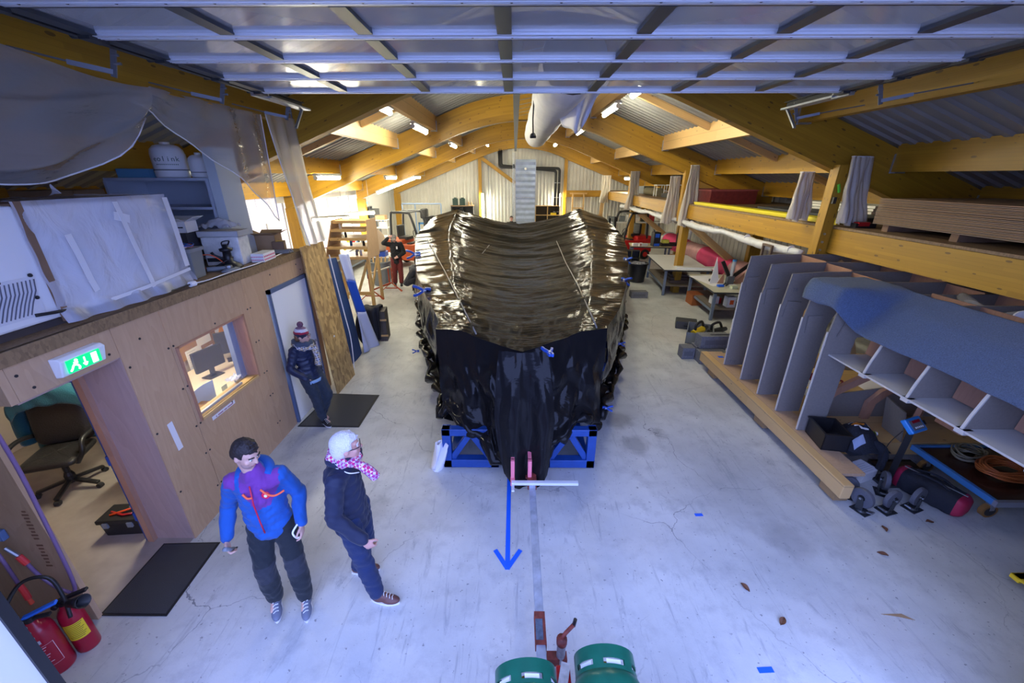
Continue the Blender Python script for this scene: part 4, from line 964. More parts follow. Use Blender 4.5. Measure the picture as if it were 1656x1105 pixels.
for lb, pts, mt in (('orange handled snips lying on the tool box', [(-.12, -.05, .235), (.0, .0, .245), (.12, .06, .25)], ORA), ('red handled cutter lying on the tool box', [(-.14, .0, .235), (.02, -.06, .24), (.15, -.03, .235)], RED), ('white bent handle lying on the tool box', [(.0, .06, .235), (.08, .07, .26), (.15, .0, .235)], WPLAS)):
    t = thing('hand_tool', lb, 'tool', (-4.17, 3.22, 0), R(5)); m = MB(); m.tube(pts, .011, 8); m.build('handle', mt, t, smooth=True)
    m = MB(); e = Vector(pts[-1]); m.bar(e, e+(e-Vector(pts[1])).normalized()*.06, .018, .008); m.build('blade', GALV, t)
# notice board, papers, monitors seen through the interior window
m = MB(); m.bb((-.02, -.75, -.45), (0, .62, .75)); nb = tag(m.build('notice_board', mat('cork_board', (.36, .18, .07), .85, noise=.1, nscale=30), None, (-4.735, 5.7, 1.55)), 'brown cork notice board inside the office window', 'notice board')
m = MB(); m.bb((-4.80, 4.9, 0), (-4.77, 6.42, OT-.06)); m.build('partition', MATS['office_wall'], off)
for k, (px, py, w, h, lb) in enumerate(((318, 583, .30, .40, 'large sheet with two printed tables pinned on the cork board'), (340, 576, .22, .32, 'printed sheet with short text pinned right of the large sheet'), (328, 546, .28, .2, 'white sheet pinned at the top left of the cork board'), (360, 538, .30, .26, 'sheet with an orange shape pinned at the top of the cork board'))):
    p = atX(px, py, -4.733); t = thing('pinned_sheet', lb, 'paper', p, 0, 'sheets on the cork board')
    m = MB(); m.bb((0, -w/2, -h/2), (.003, w/2, h/2)); m.build('sheet', PAPER, t)
    INK = mat('grey_ink', (.3, .3, .34), .7)
    if k < 2:
        m = MB()
        for q in range(9): m.bb((.003, -w*.42, h*.4-q*h*.09), (.004, w*(.1+.3*((q*7) % 5)/5), h*.4-q*h*.09+.006))
        m.build('print', INK, t)
    if k == 3:
        m = MB(); m.prism([(.003, -.09, .02), (.003, .1, -.02), (.003, .08, .06), (.003, .0, .11), (.003, -.06, .09)], (.001, 0, 0)); m.build('orange_shape', mat('orange_print', (.9, .35, .02), .6), t)
def monitor(p, w, h, rz, lb):
    t = thing('computer_monitor', lb, 'monitor', p, rz); m = MB(); m.bb((-w/2, -.02, .12), (w/2, .02, .12+h)); m.build('casing', BLACKP, t, bevel=.008)
    m = MB(); m.bb((-w/2+.015, .02, .135), (w/2-.015, .022, .105+h)); m.build('screen', mat('screen_black', (.01, .01, .012), .1), t)
    m = MB(); m.bb((-.03, -.02, 0), (.03, .01, .14)); m.bb((-.11, -.08, 0), (.11, .08, .012)); m.build('stand', BLACKP, t)
shelf_t = thing('window_desk', 'narrow desk inside the office under the window', 'desk', (-4.1, 4.85, 0))
m = MB(); m.bb((-.6, -1.0, .92), (.55, 1.0, .95)); m.build('desktop', MATS['pale_desktop'], shelf_t)
for x in (-.55, .45):
    for y in (-.95, .95): m = MB(); m.bb((x-.02, y-.02, 0), (x+.02, y+.02, .92)); m.build('leg', GREYC, shelf_t)
monitor((-4.25, 4.98, .952), .42, .30, R(75), 'black monitor on the desk, centre of the office window')
monitor((-4.3, 5.55, .952), .40, .34, R(40), 'dark monitor turned sideways near the slate window sash')
m = MB(); m.grid(lambda u, v: (-.01+.02*v, -.16+.32*u, .26*v+.01*math.sin(u*4)), 6, 4); tag(m.build('blue_sheet', mat('pale_blue_paper', (.42, .55, .80), .7), None, (-3.78, 4.22, .955), solid=.003), 'pale blue sheet standing inside the office window', 'paper')
m = MB(); m.bb((-.002, -.05, 0), (.002, .05, .11)); tag(m.build('note', mat('pale_green_paper', (.55, .68, .55), .7), None, (-3.75, 4.50, .955)), 'pale green note standing inside the window', 'paper')
m = MB(); m.bb((-.1, -.16, 0), (.1, .16, .09)); tag(m.build('ochre_box', mat('ochre_card', (.45, .22, .03), .7), None, (-3.68, 3.98, .955)), 'ochre box in the corner of the office window', 'box')
m = MB(); m.lathe([(.04, 0), (.045, .1), (.04, .1), (.035, .01)], n=14); tag(m.build('pen_pot', mat('blue_glass_pot', (.1, .14, .25), .3), None, (-3.72, 4.72, .955)), 'dark blue pen pot on the desk inside the window', 'pot')
m = MB(); m.grid(lambda u, v: (.12*(u-.5), .2*(v-.5), .06+.05*nz3(u*6, v*6)), 10, 10); tag(m.build('crumpled_paper', PAPER, None, (-3.58, 4.50, 1.13-.01)), 'crumpled pale paper on the sill at the right end of the window', 'paper')
m = MB(); m.bb((-.012, -.36, 0), (.012, .36, .025)); tag(m.build('spirit_level', mat('grey_level', (.4, .43, .5), .4, metal=.4), None, (OX-.06, 4.05, 1.14)), 'grey metal level lying along the window sill', 'level')
# room light of the office
lamp('office_lamp', 'fluorescent lamp under the office ceiling behind the plywood', (-4.3, 4.3, 2.26), 0, 1.0, 'office lamps').children[1].data.materials[0] = emis('office_tube', (1, .82, .62), 9)
# ---- on the office roof
RT = OT
wc = thing('wrapped_cabinet', 'white cabinet wrapped in clear plastic film on the office roof', 'cabinet', (-3.94, 3.0, RT), 0)
cw, cl, chh = .52, 1.15, .88     # depth, length along the edge, height
m = MB(); m.bb((-.45, -.66, .06), (.42, cl-.02, chh)); m.build('carcass', WPLAS, wc, bevel=.02)
m = MB(); m.bb((-.44, -.1, chh), (.41, cl-.04, chh+.012)); m.build('top_board', CARDD, wc)
m = MB(); m.bb((-.4, -.58, .0), (.38, cl-.06, .06)); m.build('pallet', mat('dark_plinth', (.05, .04, .04), .7), wc)
for yy in (-.5, .0, .45, 1.0): m = MB(); m.cyl((.33, yy, .035), (.37, yy, .035), .035, n=12); m.build('castor', BLACKP, wc)
gr = MB(); gr.bb((.42, -.56, .12), (.428, -.18, .40)); g_ = gr.build('vent_grille', mat('grille_white', (.7, .7, .72), .4), wc)
for k in range(13):
    m = MB(); y = -.54+k*.026
    m.tube([(.430, y-.05+.0*k, .14), (.432, y-.01, .22), (.432, y+.04, .30), (.430, y+.06, .38)], .004, 5); m.build('slot', mat('slot_grey', (.12, .12, .15), .6), g_)
m = MB()
for (y, z) in ((-.56, .41), (-.18, .41), (-.38, .40), (-.2, .25), (-.52, .2)): m.sph((.432, y, z), .014, 8, 6)
m.build('clips', BLACKP, g_)
m = MB(); m.tube(smooth_path([(.43, -.26, .13), (.46, -.15, .12), (.44, .0, .10), (.43, .06, .06)]), .012, 6); m.build('cable', BLACKP, wc, smooth=True)
FILM = film('clear_wrap', (.75, .77, .86), .50, .11, 1.0, 2.6, (1, 1.6, 1.1), .12)
def wrapf(u, v):
    y = -.12+1.32*u; z = .02+(chh+.03-.02)*v
    x = .445+.035*(1-v)*math.sin(u*3.1)+.02*nz3(u*7+v*2, v*4)+.03*math.sin(3.14*v)*math.sin(3.14*u)*.6
    x += .016*math.sin(26*(u-.5)*(1.25-v))*v+.012*math.sin(14*v+9*abs(u-.5))*(1-v)
    if v < .12: x += .05*(.12-v)/.12+.02*math.sin(u*31)
    return (x, y, z)
m = MB(); m.grid(wrapf, 48, 40); m.build('film_front', FILM, wc, smooth=True)
def wrapt(u, v): return (.445-.9*v, -.12+1.32*u, chh+.03+.012*nz3(u*9, v*6)-.01*v)
m = MB(); m.grid(wrapt, 30, 14); m.build('film_top', FILM, wc, smooth=True)
def wraps(u, v): return (.445-.9*u+.02*nz3(u*6, v*5), 1.19+.05*(1-v)+.03*nz3(u*5, v*6, 4)+.05*max(0, .15-v)/.15, .02+(chh+.01)*v)
m = MB(); m.grid(wraps, 20, 24); m.build('film_end', FILM, wc, smooth=True)
TAPEW = mat('translucent_tape', (.72, .72, .74), .5)
def tape(pts, w, nm='tape'):
    m = MB()
    for a, b in zip(pts, pts[1:]): m.bar(a, b, w, .003, up=(1, 0, 0))
    m.build(nm, TAPEW, wc)
tape([(.50, .12, .66), (.505, .135, .5), (.505, .15, .30), (.50, .17, .20)], .05)
tape([(.475, .62, .87), (.49, .62, .76), (.50, .64, .5), (.50, .68, .2), (.50, .69, .1)], .045)
tape([(.46, 1.17, .88), (.475, 1.17, .6), (.48, 1.17, .2)], .06); tape([(.485, .56, .76), (.49, .69, .72)], .07)
tape([(.50, .25, .10), (.51, .6, .12), (.50, 1.17, .17)], .03)
m = MB(); m.bb((.425, -.10, .03), (.452, -.055, chh+.03)); m.build('edge_strip', CARDD, wc)
m = MB(); m.grid(lambda u, v: (.38+.06*u+.02*math.sin(v*5), .20+.07*v, chh+.05+.09*v*(1-u)+.02*u), 6, 8); m.build('loose_film', FILM, wc, smooth=True)
# white appliance beside it (continues to the left out of frame is part of the same carcass)
def cbox(name, lb, loc, d, mt=None, rz=0., open_=False, grp=None, tapem=None):
    t = thing(name, lb, 'box', loc, rz, grp); w, l, h = d
    m = MB(); th = .006
    m.bb((-w/2, -l/2, 0), (w/2, l/2, th))
    for a, b in (((-w/2, -l/2, 0), (-w/2+th, l/2, h)), ((w/2-th, -l/2, 0), (w/2, l/2, h)), ((-w/2, -l/2, 0), (w/2, -l/2+th, h)), ((-w/2, l/2-th, 0), (w/2, l/2, h))): m.bb(a, b)
    m.build('body', mt or CARD, t)
    if open_:
        for s in (-1, 1):
            m = MB(); m.bar((s*(w/2+.0), 0, h), (s*(w/2+.10), 0, h+.05), l, .005); m.build('flap', mt or CARD, t)
            m = MB(); m.bar((0, s*l/2, h), (0, s*(l/2+.1), h+.04), w, .005); m.build('flap', mt or CARD, t)
    else:
        m = MB(); m.bb((-w/2, -l/2, h-th), (w/2, -.003, h)); m.build('flap', mt or CARD, t)
        m = MB(); m.bb((-w/2, .003, h-th), (w/2, l/2, h)); m.build('flap', mt or CARD, t)
        m = MB(); m.bb((-w/2, -.025, h), (w/2, .025, h+.001)); m.build('tape', tapem or mat('brown_tape', (.3, .2, .1), .35), t)
    return t
B = lambda px, py, y: atY(px, py, y)
# cabinet / shelving against the arch
cab = thing('metal_cabinet', 'grey open metal cabinet with shelves on the office roof', 'cabinet', (-4.62, 5.55, RT))
CGM = mat('cabinet_grey', (.45, .50, .58), .45)
cx0, cx1, cy0, cy1, cz = -.75, .62, 0, .62, 1.02
for a, b in (((cx0, cy0, 0), (cx0+.03, cy1, cz)), ((cx1-.03, cy0, 0), (cx1, cy1, cz)), ((cx0, cy1-.02, 0), (cx1, cy1, cz))): m = MB(); m.bb(a, b); m.build('side_panel', CGM, cab)
for z in (.0, .34, .66, cz): m = MB(); m.bb((cx0, cy0+.01, z), (cx1, cy1, z+.035)); m.build('shelf', CGM, cab)
m = MB(); m.bb((cx1+.01, cy0+.02, 0), (cx1+.14, cy0+.46, 1.42)); tag(m.build('tall_locker', mat('pale_grey_panel', (.55, .60, .62), .5), None, (-4.62, 5.55, RT)), 'tall pale grey locker panel at the end of the metal cabinet', 'locker')
# white drums on top
def drum(p, r, h, lb, txt=None):
    t = thing('white_drum', lb, 'drum', p, 0, 'white plastic drums'); m = MB()
    m.lathe([(r*.92, 0), (r, .02), (r, h*.16), (r*1.03, h*.19), (r, h*.22), (r, h*.72), (r*.93, h*.86), (r*.7, h*.97), (r*.5, h), (0, h)], n=28); m.build('body', WPLAS, t, smooth=True)
    m = MB(); m.lathe([(r*.3, h), (r*.3, h+.03), (0, h+.03)], n=16); m.build('cap', WPLAS, t)
    m = MB(); m.lathe([(r*1.0, h*.22), (r*1.02, h*.24), (r*1.0, h*.26)], n=28); m.build('ring', GREYC, t)
    if txt:
        n = len(txt)
        for i, c_ in enumerate(txt):
            a = R(-62)+(i-(n-1)/2)*.26
            text('lettering', c_, .085, mat('dark_green_print', (.05, .12, .08), .6), t, ((r+.002)*math.cos(a), (r+.002)*math.sin(a), h*.56), (R(90), 0, a+R(90)))
        for i in range(12):
            a = R(-62)+(i-5.5)*.11; q_ = MB(); q_.box(((r+.001)*math.cos(a), (r+.001)*math.sin(a), h*.40), (.003, .010, .012), rot=a); q_.build('small_print', MATS['dark_green_print'], t)
    return t
drum((-4.60, 5.78, RT+cz+.036), .19, .40, 'white plastic drum printed eolink on top of the metal cabinet', 'eolink')
drum((-4.25, 5.85, RT+cz+.036), .13, .28, 'smaller white plastic drum beside the printed one')
cbox('blue_box', 'flat pale blue box on top of the metal cabinet', (-4.98, 5.75, RT+cz+.036), (.40, .34, .11), mat('pale_blue_card', (.10, .28, .45), .6), .1)
cbox('carton', 'tall cardboard carton at the back left of the office roof', (-5.62, 5.2, RT), (.62, .55, .92), CARD, .25)
cbox('carton', 'dark brown cardboard carton in front of the cabinet, upper one', (-4.85, 4.95, RT+.52), (.58, .42, .28), CARDD, .1)
cbox('carton', 'open cardboard carton right of the wrapped cabinet', (-4.62, 4.72, RT), (.48, .4, .52), CARD, -.15, True)
# tilted beam store: dark carton high on the left
cbox('carton', 'printed carton high in the dark corner at the upper left', (-5.95, 3.3, 3.515), (.5, .4, .22), mat('dark_printed_card', (.16, .13, .11), .8), .4)
sh = thing('high_shelf', 'dark timber shelf board under the left eaves', 'shelf', (-6.1, 3.9, 3.47)); m = MB(); m.bb((-.5, -1.2, 0), (.4, 1.4, .04)); m.build('board', CARDD, sh)
for y_ in (-1.1, 1.3): m = MB(); m.bb((-.45, y_-.04, -.99), (-.37, y_+.04, 0)); m.build('post', CARDD, sh)
wbx = cbox('white_box', 'open white printed box of parts on a stack in front of the cabinet', (-4.13, 5.02, RT+.44), (.30, .24, .13), WPLAS, .15, True)
m = MB(); m.bb((.03, -.122, .055), (.12, -.1205, .07)); m.build('print', BLACKP, wbx); m = MB(); m.bb((-.12, -.122, .075), (-.06, -.1205, .085)); m.build('print', BLACKP, wbx); m = MB(); m.bb((-.125, -.122, .05), (-.09, -.1205, .06)); m.build('print', BLACKP, wbx)
cbox('tall_dark_box', 'tall dark narrow box standing under the white printed box', (-4.13, 5.05, RT), (.2, .2, .44), mat('charcoal_card', (.05, .05, .055), .6), .1)
w_ = thing('white_case', 'white appliance case with a worn edge in the cabinet front', 'case', (-3.78, 5.28, RT), R(8))
m = MB(); m.bb((-.22, -.14, 0), (.22, .14, .36)); m.build('shell', mat('worn_white', (.7, .7, .68), .5, noise=.15, nscale=18), w_, bevel=.012)
m = MB(); m.bb((-.2, -.142, .05), (.0, -.14, .10)); m.build('vent', DSTEEL, w_)
cbox('flat_tray', 'grey and white tray lying on the white case', (-3.78, 5.28, RT+.362), (.48, .3, .07), mat('grey_white_card', (.5, .5, .5), .7), .14)
m = MB(); m.grid(lambda u, v: (.24*(u-.5)*1.6, .22*(v-.5)*1.2, .05+.09*math.sin(u*3.14)*math.sin(v*3.14)+.05*nz3(u*6, v*6)), 18, 14); tag(m.build('plastic_bag', FILM, None, (-3.80, 5.28, RT+.43), smooth=True), 'crumpled clear plastic bag on top of the grey tray', 'bag')
m = MB(); m.box((0, 0, .16), (.30, .24, .32), taper=.85); cr_ = thing('grey_crate', 'grey plastic crate beside the wrapped cabinet', 'crate', (-3.72, 4.46, RT), .15); m.build('body', GREYC, cr_, bevel=.01)
m = MB(); m.bb((-.165, -.135, .30), (.165, .135, .335)); m.build('rim', mat('grey_rim', (.25, .27, .3), .5), cr_)
cc = thing('cable_reel', 'coil of white and orange cable lying on the grey crate', 'cable', (-3.72, 4.46, RT+.336))
for k in range(6):
    m = MB(); rr_ = .07+.012*k; m.tube([(rr_*math.cos(t), rr_*.9*math.sin(t), .012+.008*math.sin(t*3+k)+.01*(k % 3)) for t in [i*math.pi/10 for i in range(20)]], .007, 6, closed=True); m.build('cable_loop', (WPLAS, ORA, mat('blue_cable', (.02, .1, .4), .5))[k % 3], cc, smooth=True)
gp = thing('black_glue_pot', 'black cast appliance with knob and handle on the office roof edge', 'appliance', (-3.62, 5.02, RT))
m = MB(); m.lathe([(.14, 0), (.14, .02), (.11, .05), (.05, .08), (.045, .2), (.07, .21), (.075, .24), (.03, .25), (.03, .29), (0, .29)], n=20); m.build('stand', BLACKP, gp, smooth=True, )
m = MB(); m.tube([(-.03, -.02, .10), (-.13, -.05, .16), (-.15, -.06, .2)], .018, 8); m.tube(smooth_path([(0, .05, .27), (.05, .02, .33), (.0, -.04, .32), (-.03, 0, .25)]), .008, 6); m.build('arm', BLACKP, gp, smooth=True)
oc_ = thing('orange_cable', 'loose orange cable tangled beside the black appliance', 'cable', (-3.75, 4.85, RT))
m = MB(); m.tube(smooth_path([(-.18, -.25, .02), (-.12, -.1, .16), (.0, .05, .18), (.12, .1, .05), (.08, -.05, .02), (-.1, -.02, .04), (.0, -.2, .02)]), .006, 6); m.build('cable', ORA, oc_, smooth=True)
m = MB(); m.tube(smooth_path([(.0, .05, .02), (.14, .12, .1), (.16, .22, .12), (.06, .28, .03)]), .007, 6); m.build('black_cable', BLACKP, oc_, smooth=True)
gr_ = thing('angle_grinder', 'small grey power tool lying beside the orange cable', 'power tool', (-3.62, 4.82, RT+.03), .5)
m = MB(); m.cyl((-.12, 0, .0), (.08, 0, .0), .03, .026, n=12); m.build('body', GREYC, gr_); m = MB(); m.cyl((.1, 0, -.02), (.1, 0, .03), .04, n=14); m.cyl((.08, 0, 0), (.12, 0, 0), .022, n=8); m.build('head', GALV, gr_)
cl_ = thing('grey_cable_coil', 'flat grey coil of cable on the office roof edge', 'cable', (-3.50, 4.85, RT))
for k in range(5): m = MB(); rr_ = .11-.012*k; m.tube([(rr_*.7*math.cos(t), rr_*1.2*math.sin(t), .008+.005*k) for t in [i*math.pi/12 for i in range(24)]], .007, 6, closed=True); m.build('loop', mat('grey_cable', (.25, .27, .3), .5), cl_, smooth=True)
pk = thing('dotted_box', 'small white box with rows of pink dots on the office roof edge', 'box', (-3.48, 5.52, RT), .1)
m = MB(); m.bb((-.08, -.17, 0), (.08, .17, .11)); m.build('body', WPLAS, pk)
PD = mat('pink_dot', (.7, .08, .2), .5)
for i in range(8):
    for j in range(2): m = MB(); m.cyl((.08, -.14+i*.04, .03+.04*j), (.083, -.14+i*.04, .03+.04*j), .012, n=8); m.build('dot', PD, pk); m = MB(); m.cyl((-.07+.02*i, -.17, .03+.04*j), (-.07+.02*i, -.1725, .03+.04*j), .007, n=8); m.build('dot', PD, pk)
cbox('carton', 'small open cardboard carton at the far end of the office roof', (-3.78, 6.2, RT), (.3, .3, .26), CARD, .2, True)
cbox('carton', 'little brown box with yellow label beside the open carton', (-3.58, 6.12, RT), (.16, .14, .17), CARDD, .3, False, None, YEL)
m = MB()
for k in range(5): m.cyl((-.12, -.02+.03*k, .02+.02*(k % 2)), (.14, .0+.03*k, .03+.02*(k % 2)), .014, n=8)
tag(m.build('tube_bundle', mat('grey_tubes', (.3, .32, .35), .4, metal=.4), None, (-3.50, 5.95, RT)), 'bundle of grey tubes lying by the dotted box', 'tubes')
wcord = thing('white_power_cord', 'white cable with socket along the office roof edge', 'cable', (-3.39, 4.4, RT))
m = MB(); m.tube(smooth_path([(-.0, -.32, .03), (.0, -.1, .015), (-.02, .3, .012), (.0, .8, .012), (-.05, 1.3, .012), (-.1, 1.7, .012)]), .007, 6); m.build('cable', WPLAS, wcord, smooth=True)
m = MB(); m.cyl((.0, -.36, .03), (.01, -.30, .03), .028, n=12); m.build('socket', WPLAS, wcord); m = MB(); m.tube([(0, -.36, .03), (-.02, -.5, .02), (-.03, -.7, .02)], .008, 6); m.build('black_lead', BLACKP, wcord)
# ---- plastic curtains on the left
CUR = film('dust_sheet', (.52, .50, .48), .47, .12, 1.0, 2.2, (.5, .6, 2.2), .12)
CURB = film('dust_sheet_bright', (.80, .78, .72), .74, .22, .8, 3, (1.5, 1.5, .4), .6)
def curtain(name, lb, fn, nu, nv, m_=None, hem=None):
    t = thing(name, lb, 'plastic sheet', fn(.5, 0)); o = Vector(fn(.5, 0))
    m = MB(); m.grid(lambda u, v: Vector(fn(u, v))-o, nu, nv); m.build('sheet', m_ or CUR, t, smooth=True)
    if hem is not None:
        m = MB(); m.tube([Vector(fn(*h))-o for h in hem], .007, 6); m.build('hem', mat('white_hem', (.8, .8, .8), .6), t, smooth=True)
    return t
PX = CX-3.85+.09; PZ = roofz(3.85)-.42
def c1(u, v):     # long swag from the frame edge to the gather
    y = 2.0+2.32*u; sag = math.sin(math.pi*u)**.8
    return (PX-.25*v*sag+.05*math.sin(u*20+v*3)*v-.1*v+.045*math.sin(v*15+u*4)*sag, y, PZ-.02-v*(.25+.62*sag)+.05*math.sin(v*12+u*5)*sag)
curtain('swagged_sheet', 'clear plastic sheet swagged along the left purlin, larger part nearest the camera', c1, 50, 24, None, [(k/20, 1) for k in range(21)])
def c2(u, v):
    y = 4.32+1.75*u; L = .12+1.25*u**1.25
    return (PX+.02*math.sin(u*24)+.05*v*math.sin(u*9+2)-.16*v*(1-u), y-.12*v*(1-u), PZ-.02-v*L+.02*math.sin(v*16)*(1-u))
curtain('swagged_sheet', 'clear plastic sheet hanging in a point from the left purlin over the cabinet', c2, 40, 30, None, [(k/20, 1) for k in range(21)]+[(1, 1-k/20) for k in range(1, 21)])
def c3(u, v):
    y = 6.12+.85*u+.10*v*u; w = .05*math.sin(u*17+v*2)*(.3+v)
    return (PX+.02+w+.10*v*v, y+.22*v*(1-u)-.0, PZ+.02-v*(PZ-2.50-.02))
curtain('hanging_curtain', 'bright translucent plastic curtain hanging down to the end of the office roof', c3, 34, 40, CURB, [(0, k/20) for k in range(21)])

# faded stencil printed on the front plywood panel
for k in range(17):
    if k in (9,): continue
    p = atY(38+42*k/16, 828+87*k/16, 2.238); m = MB(); m.box(p, (.030+.010*((k*5) % 3), .002, .016)); m.build('stencil_mark', mat('faded_brown_stencil', (.22, .11, .06), .8), off)
# ============================================================ RIGHT: MOULD BUILDING JIG, BENCHES, MEZZANINE STORE
MDF = mat('grey_mdf', (.205, .185, .165), .6, noise=.08, nscale=40)
MDFE = mat('pale_mdf_edge', (.52, .50, .46), .7)
mj = thing('hull_jig', 'grey ribbed hull jig on a long timber platform along the right side', 'boat jig', (4.6, 5.2, 0))
OJ = Vector((4.6, 5.2, 0))
def jb(a, b, nm, mt, bev=0.): m = MB(); m.bb(Vector(a)-OJ, Vector(b)-OJ); return m.build(nm, mt, mj, bevel=bev)
# platform
jb((3.72, 3.55, .14), (3.84, 7.3, .33), 'platform_beam', PALEW, .008); jb((3.84, 3.75, .29), (4.12, 7.28, .33), 'platform_board', PLY)
jb((4.1, 4.35, .14), (7.3, 4.55, .33), 'cross_beam', PALEW); jb((4.12, 4.55, .27), (7.4, 7.25, .31), 'platform_board', PALEW)
jb((3.84, 7.1, .14), (7.3, 7.28, .29), 'cross_beam', PALEW)
for y in (3.75, 5.2, 6.8): jb((3.74, y-.12, .04), (3.9, y+.12, .14), 'packing_block', mat('packing_timber', (.3, .19, .09), .7))
# tall ribs
def ribpoly(y, top, x0=3.88, xe=6.6, legw=.34):
    return [(x0, y, .33), (x0+legw, y, .33), (x0+legw+.02, y, top-.55), (x0+legw+.12, y, top-.28), (x0+legw+.35, y, top-.20), (xe, y, top-.16), (xe, y, top+.05), (5.4, y, top+.03), (4.4, y, top+.03), (x0+.05, y, top), (x0+.01, y, top-.45)]
YR = [6.68, 6.1, 5.59, 5.1, 4.62]; TP = [2.33, 2.31, 2.28, 2.25, 2.22]; RN = ['T10', 'T9', 'T8', 'T7', 'T6']
for k, y in enumerate(YR):
    m = MB(); m.prism([Vector(p)-OJ for p in ribpoly(y, TP[k])], (0, .022, 0)); rb_ = m.build('rib', MDF, mj)
    m = MB(); m.bb(Vector((3.872, y-.001, .34))-OJ, Vector((3.882, y+.023, TP[k]-.45))-OJ); m.build('rib_edge', MDFE, rb_)
    if k < 4:
        m = MB(); m.box(Vector((4.04, y-.012, 1.86-.05*k))-OJ, (.2, .02, .24), rot=(0, R(-4+9*(k == 2)), 0)); m.build('stiffener_pad', MDF, rb_)
    if k < 3: text('pencil_mark', RN[k], .07, mat('pencil_grey', (.12, .12, .14), .7), rb_, Vector((4.02, y-.002, .40 if k != 2 else 2.05))-OJ, (R(90), 0, 0))
for k in range(len(YR)-1):
    for x in (4.75, 5.6):
        m = MB(); m.bb(Vector((x, YR[k+1]+.022, TP[k]-.16))-OJ, Vector((x+.02, YR[k], TP[k]+.02))-OJ); m.build('spacer', PLYR, mj)
# cut-away front ribs
YF2 = [4.08, 3.54, 3.0, 2.46, 1.95]
def frpoly(y, d): return [(3.99, y, 1.47), (4.55, y, 1.47), (4.62, y, 1.80), (4.9, y, 2.05), (6.6, y, 2.08), (6.6, y, 2.28), (4.66, y, 2.28), (4.34, y, 2.12), (4.08, y, 1.82), (4.02, y, 1.60)]
for k, y in enumerate(YF2):
    m = MB(); m.prism([Vector(p)-OJ for p in frpoly(y, k)], (0, .022, 0)); r_ = m.build('rib', MDF, mj)
    m = MB(); m.bar(Vector((3.985, y+.011, 1.47))-OJ, Vector((4.015, y+.011, 1.62))-OJ, .024, .012, up=(1, 0, 0)); m.bar(Vector((4.015, y+.011, 1.62))-OJ, Vector((4.075, y+.011, 1.83))-OJ, .024, .012, up=(1, 0, 0)); m.build('rib_edge', MDFE, r_)
    y1 = YR[-1] if k == 0 else YF2[k-1]
    m = MB(); m.bb(Vector((3.97, y+.022, 1.455))-OJ, Vector((4.55, y1, 1.475))-OJ); m.build('shelf_panel', MDFE, mj)
    m = MB(); m.bar(Vector((4.42, (y+y1)/2, 1.49))-OJ, Vector((4.47, (y+y1)/2, 2.12))-OJ, y1-y-.03, .02, up=(1, 0, 0)); m.build('stringer', PLYR, mj)
    for x in (4.95, 5.75):
        m = MB(); m.bb(Vector((x, y+.022, 2.02))-OJ, Vector((x+.02, y1, 2.27))-OJ); m.build('spacer', PLYR, mj)
    m = MB(); m.bb(Vector((3.965, y-.03, 1.43))-OJ, Vector((4.05, y+.05, 1.475))-OJ); m.build('tongue', MDFE, mj)
# first triangular bracket between rib T6 and the shelf
m = MB(); m.prism([Vector(p)-OJ for p in ((3.98, 4.60, 1.72), (4.3, 4.60, 1.72), (4.06, 4.60, 2.02))], (0, -.02, 0)); m.build('bracket', MDF, mj)
# carpet strip over the shoulder
CARP = mat('blue_grey_carpet', (.085, .13, .23), .95, noise=.35, nscale=110, bump=.7, bscale=160, sheen=.2)
cs = thing('carpet_strip', 'blue grey felt carpet strip draped over the shoulder of the jig', 'carpet', (4.3, 3.6, 1.9))
OCs = Vector((4.3, 3.6, 1.9))
def carpet(u, v):
    y = 5.16-3.25*u
    prof = [(4.035, 1.83), (4.10, 1.90), (4.22, 2.03), (4.34, 2.145), (4.46, 2.215), (4.56, 2.265), (4.62, 2.295)]
    f = v*(len(prof)-1); i = min(int(f), len(prof)-2); g = f-i
    x = prof[i][0]*(1-g)+prof[i+1][0]*g; z = prof[i][1]*(1-g)+prof[i+1][1]*g
    z += .018+.012*nz3(u*16, v*4); x += .02*math.sin(u*14)*(1-v)-.012
    q = min(1, max(0, (y-4.42)/.22)); q = q*q*(3-2*q)
    pf = [(3.845, 2.05), (3.85, 2.18), (3.90, 2.295), (4.1, 2.31), (4.28, 2.31), (4.45, 2.31), (4.60, 2.31)]; xx, zz = pf[i][0]*(1-g)+pf[i+1][0]*g, pf[i][1]*(1-g)+pf[i+1][1]*g
    x = x*(1-q)+(xx-.02*math.sin(y*9))*q; z = z*(1-q)+(zz+.02+.02*nz3(y*5, v*4, 2))*q
    return Vector((x, y, z))-OCs
m = MB(); m.grid(carpet, 70, 26); m.build('carpet', CARP, cs, smooth=True, solid=.014)
# okoume knees, panels and struts under the jig
def part_poly(nm, pts, vec, mt): m = MB(); m.prism([Vector(p)-OJ for p in pts], vec); return m.build(nm, mt, mj)
for x in (4.30, 5.02):
    pts = [(x, 4.93, .31), (x+.10, 4.93, .31), (x+.12, 4.93, .56), (x+.25, 4.93, .70), (x+.75, 4.93, 1.02), (x+.68, 4.93, 1.10), (x+.14, 4.93, .76), (x+.0, 4.93, .58)]
    part_poly('knee', pts, (0, .06, 0), PLYR)
part_poly('inner_panel', [(4.36, 5.0, .31), (6.4, 5.0, .31), (6.4, 5.0, .80), (5.6, 5.0, .84), (4.5, 5.0, .66)], (0, .02, 0), MDF)
part_poly('gusset', [(4.6, 5.6, .8), (5.0, 5.6, 1.6), (5.35, 5.6, .75)], (0, .02, 0), PALEW)
m = MB(); m.bar(Vector((5.42, 4.62, .31))-OJ, Vector((5.62, 4.72, 1.4))-OJ, .06, .09); m.build('strut', PLYR, mj)
part_poly('box_panel', [(5.3, 4.0, .70), (5.3, 4.0, 1.25), (5.9, 4.0, 1.1), (5.9, 4.0, .62)], (0, .3, 0), PLYR)
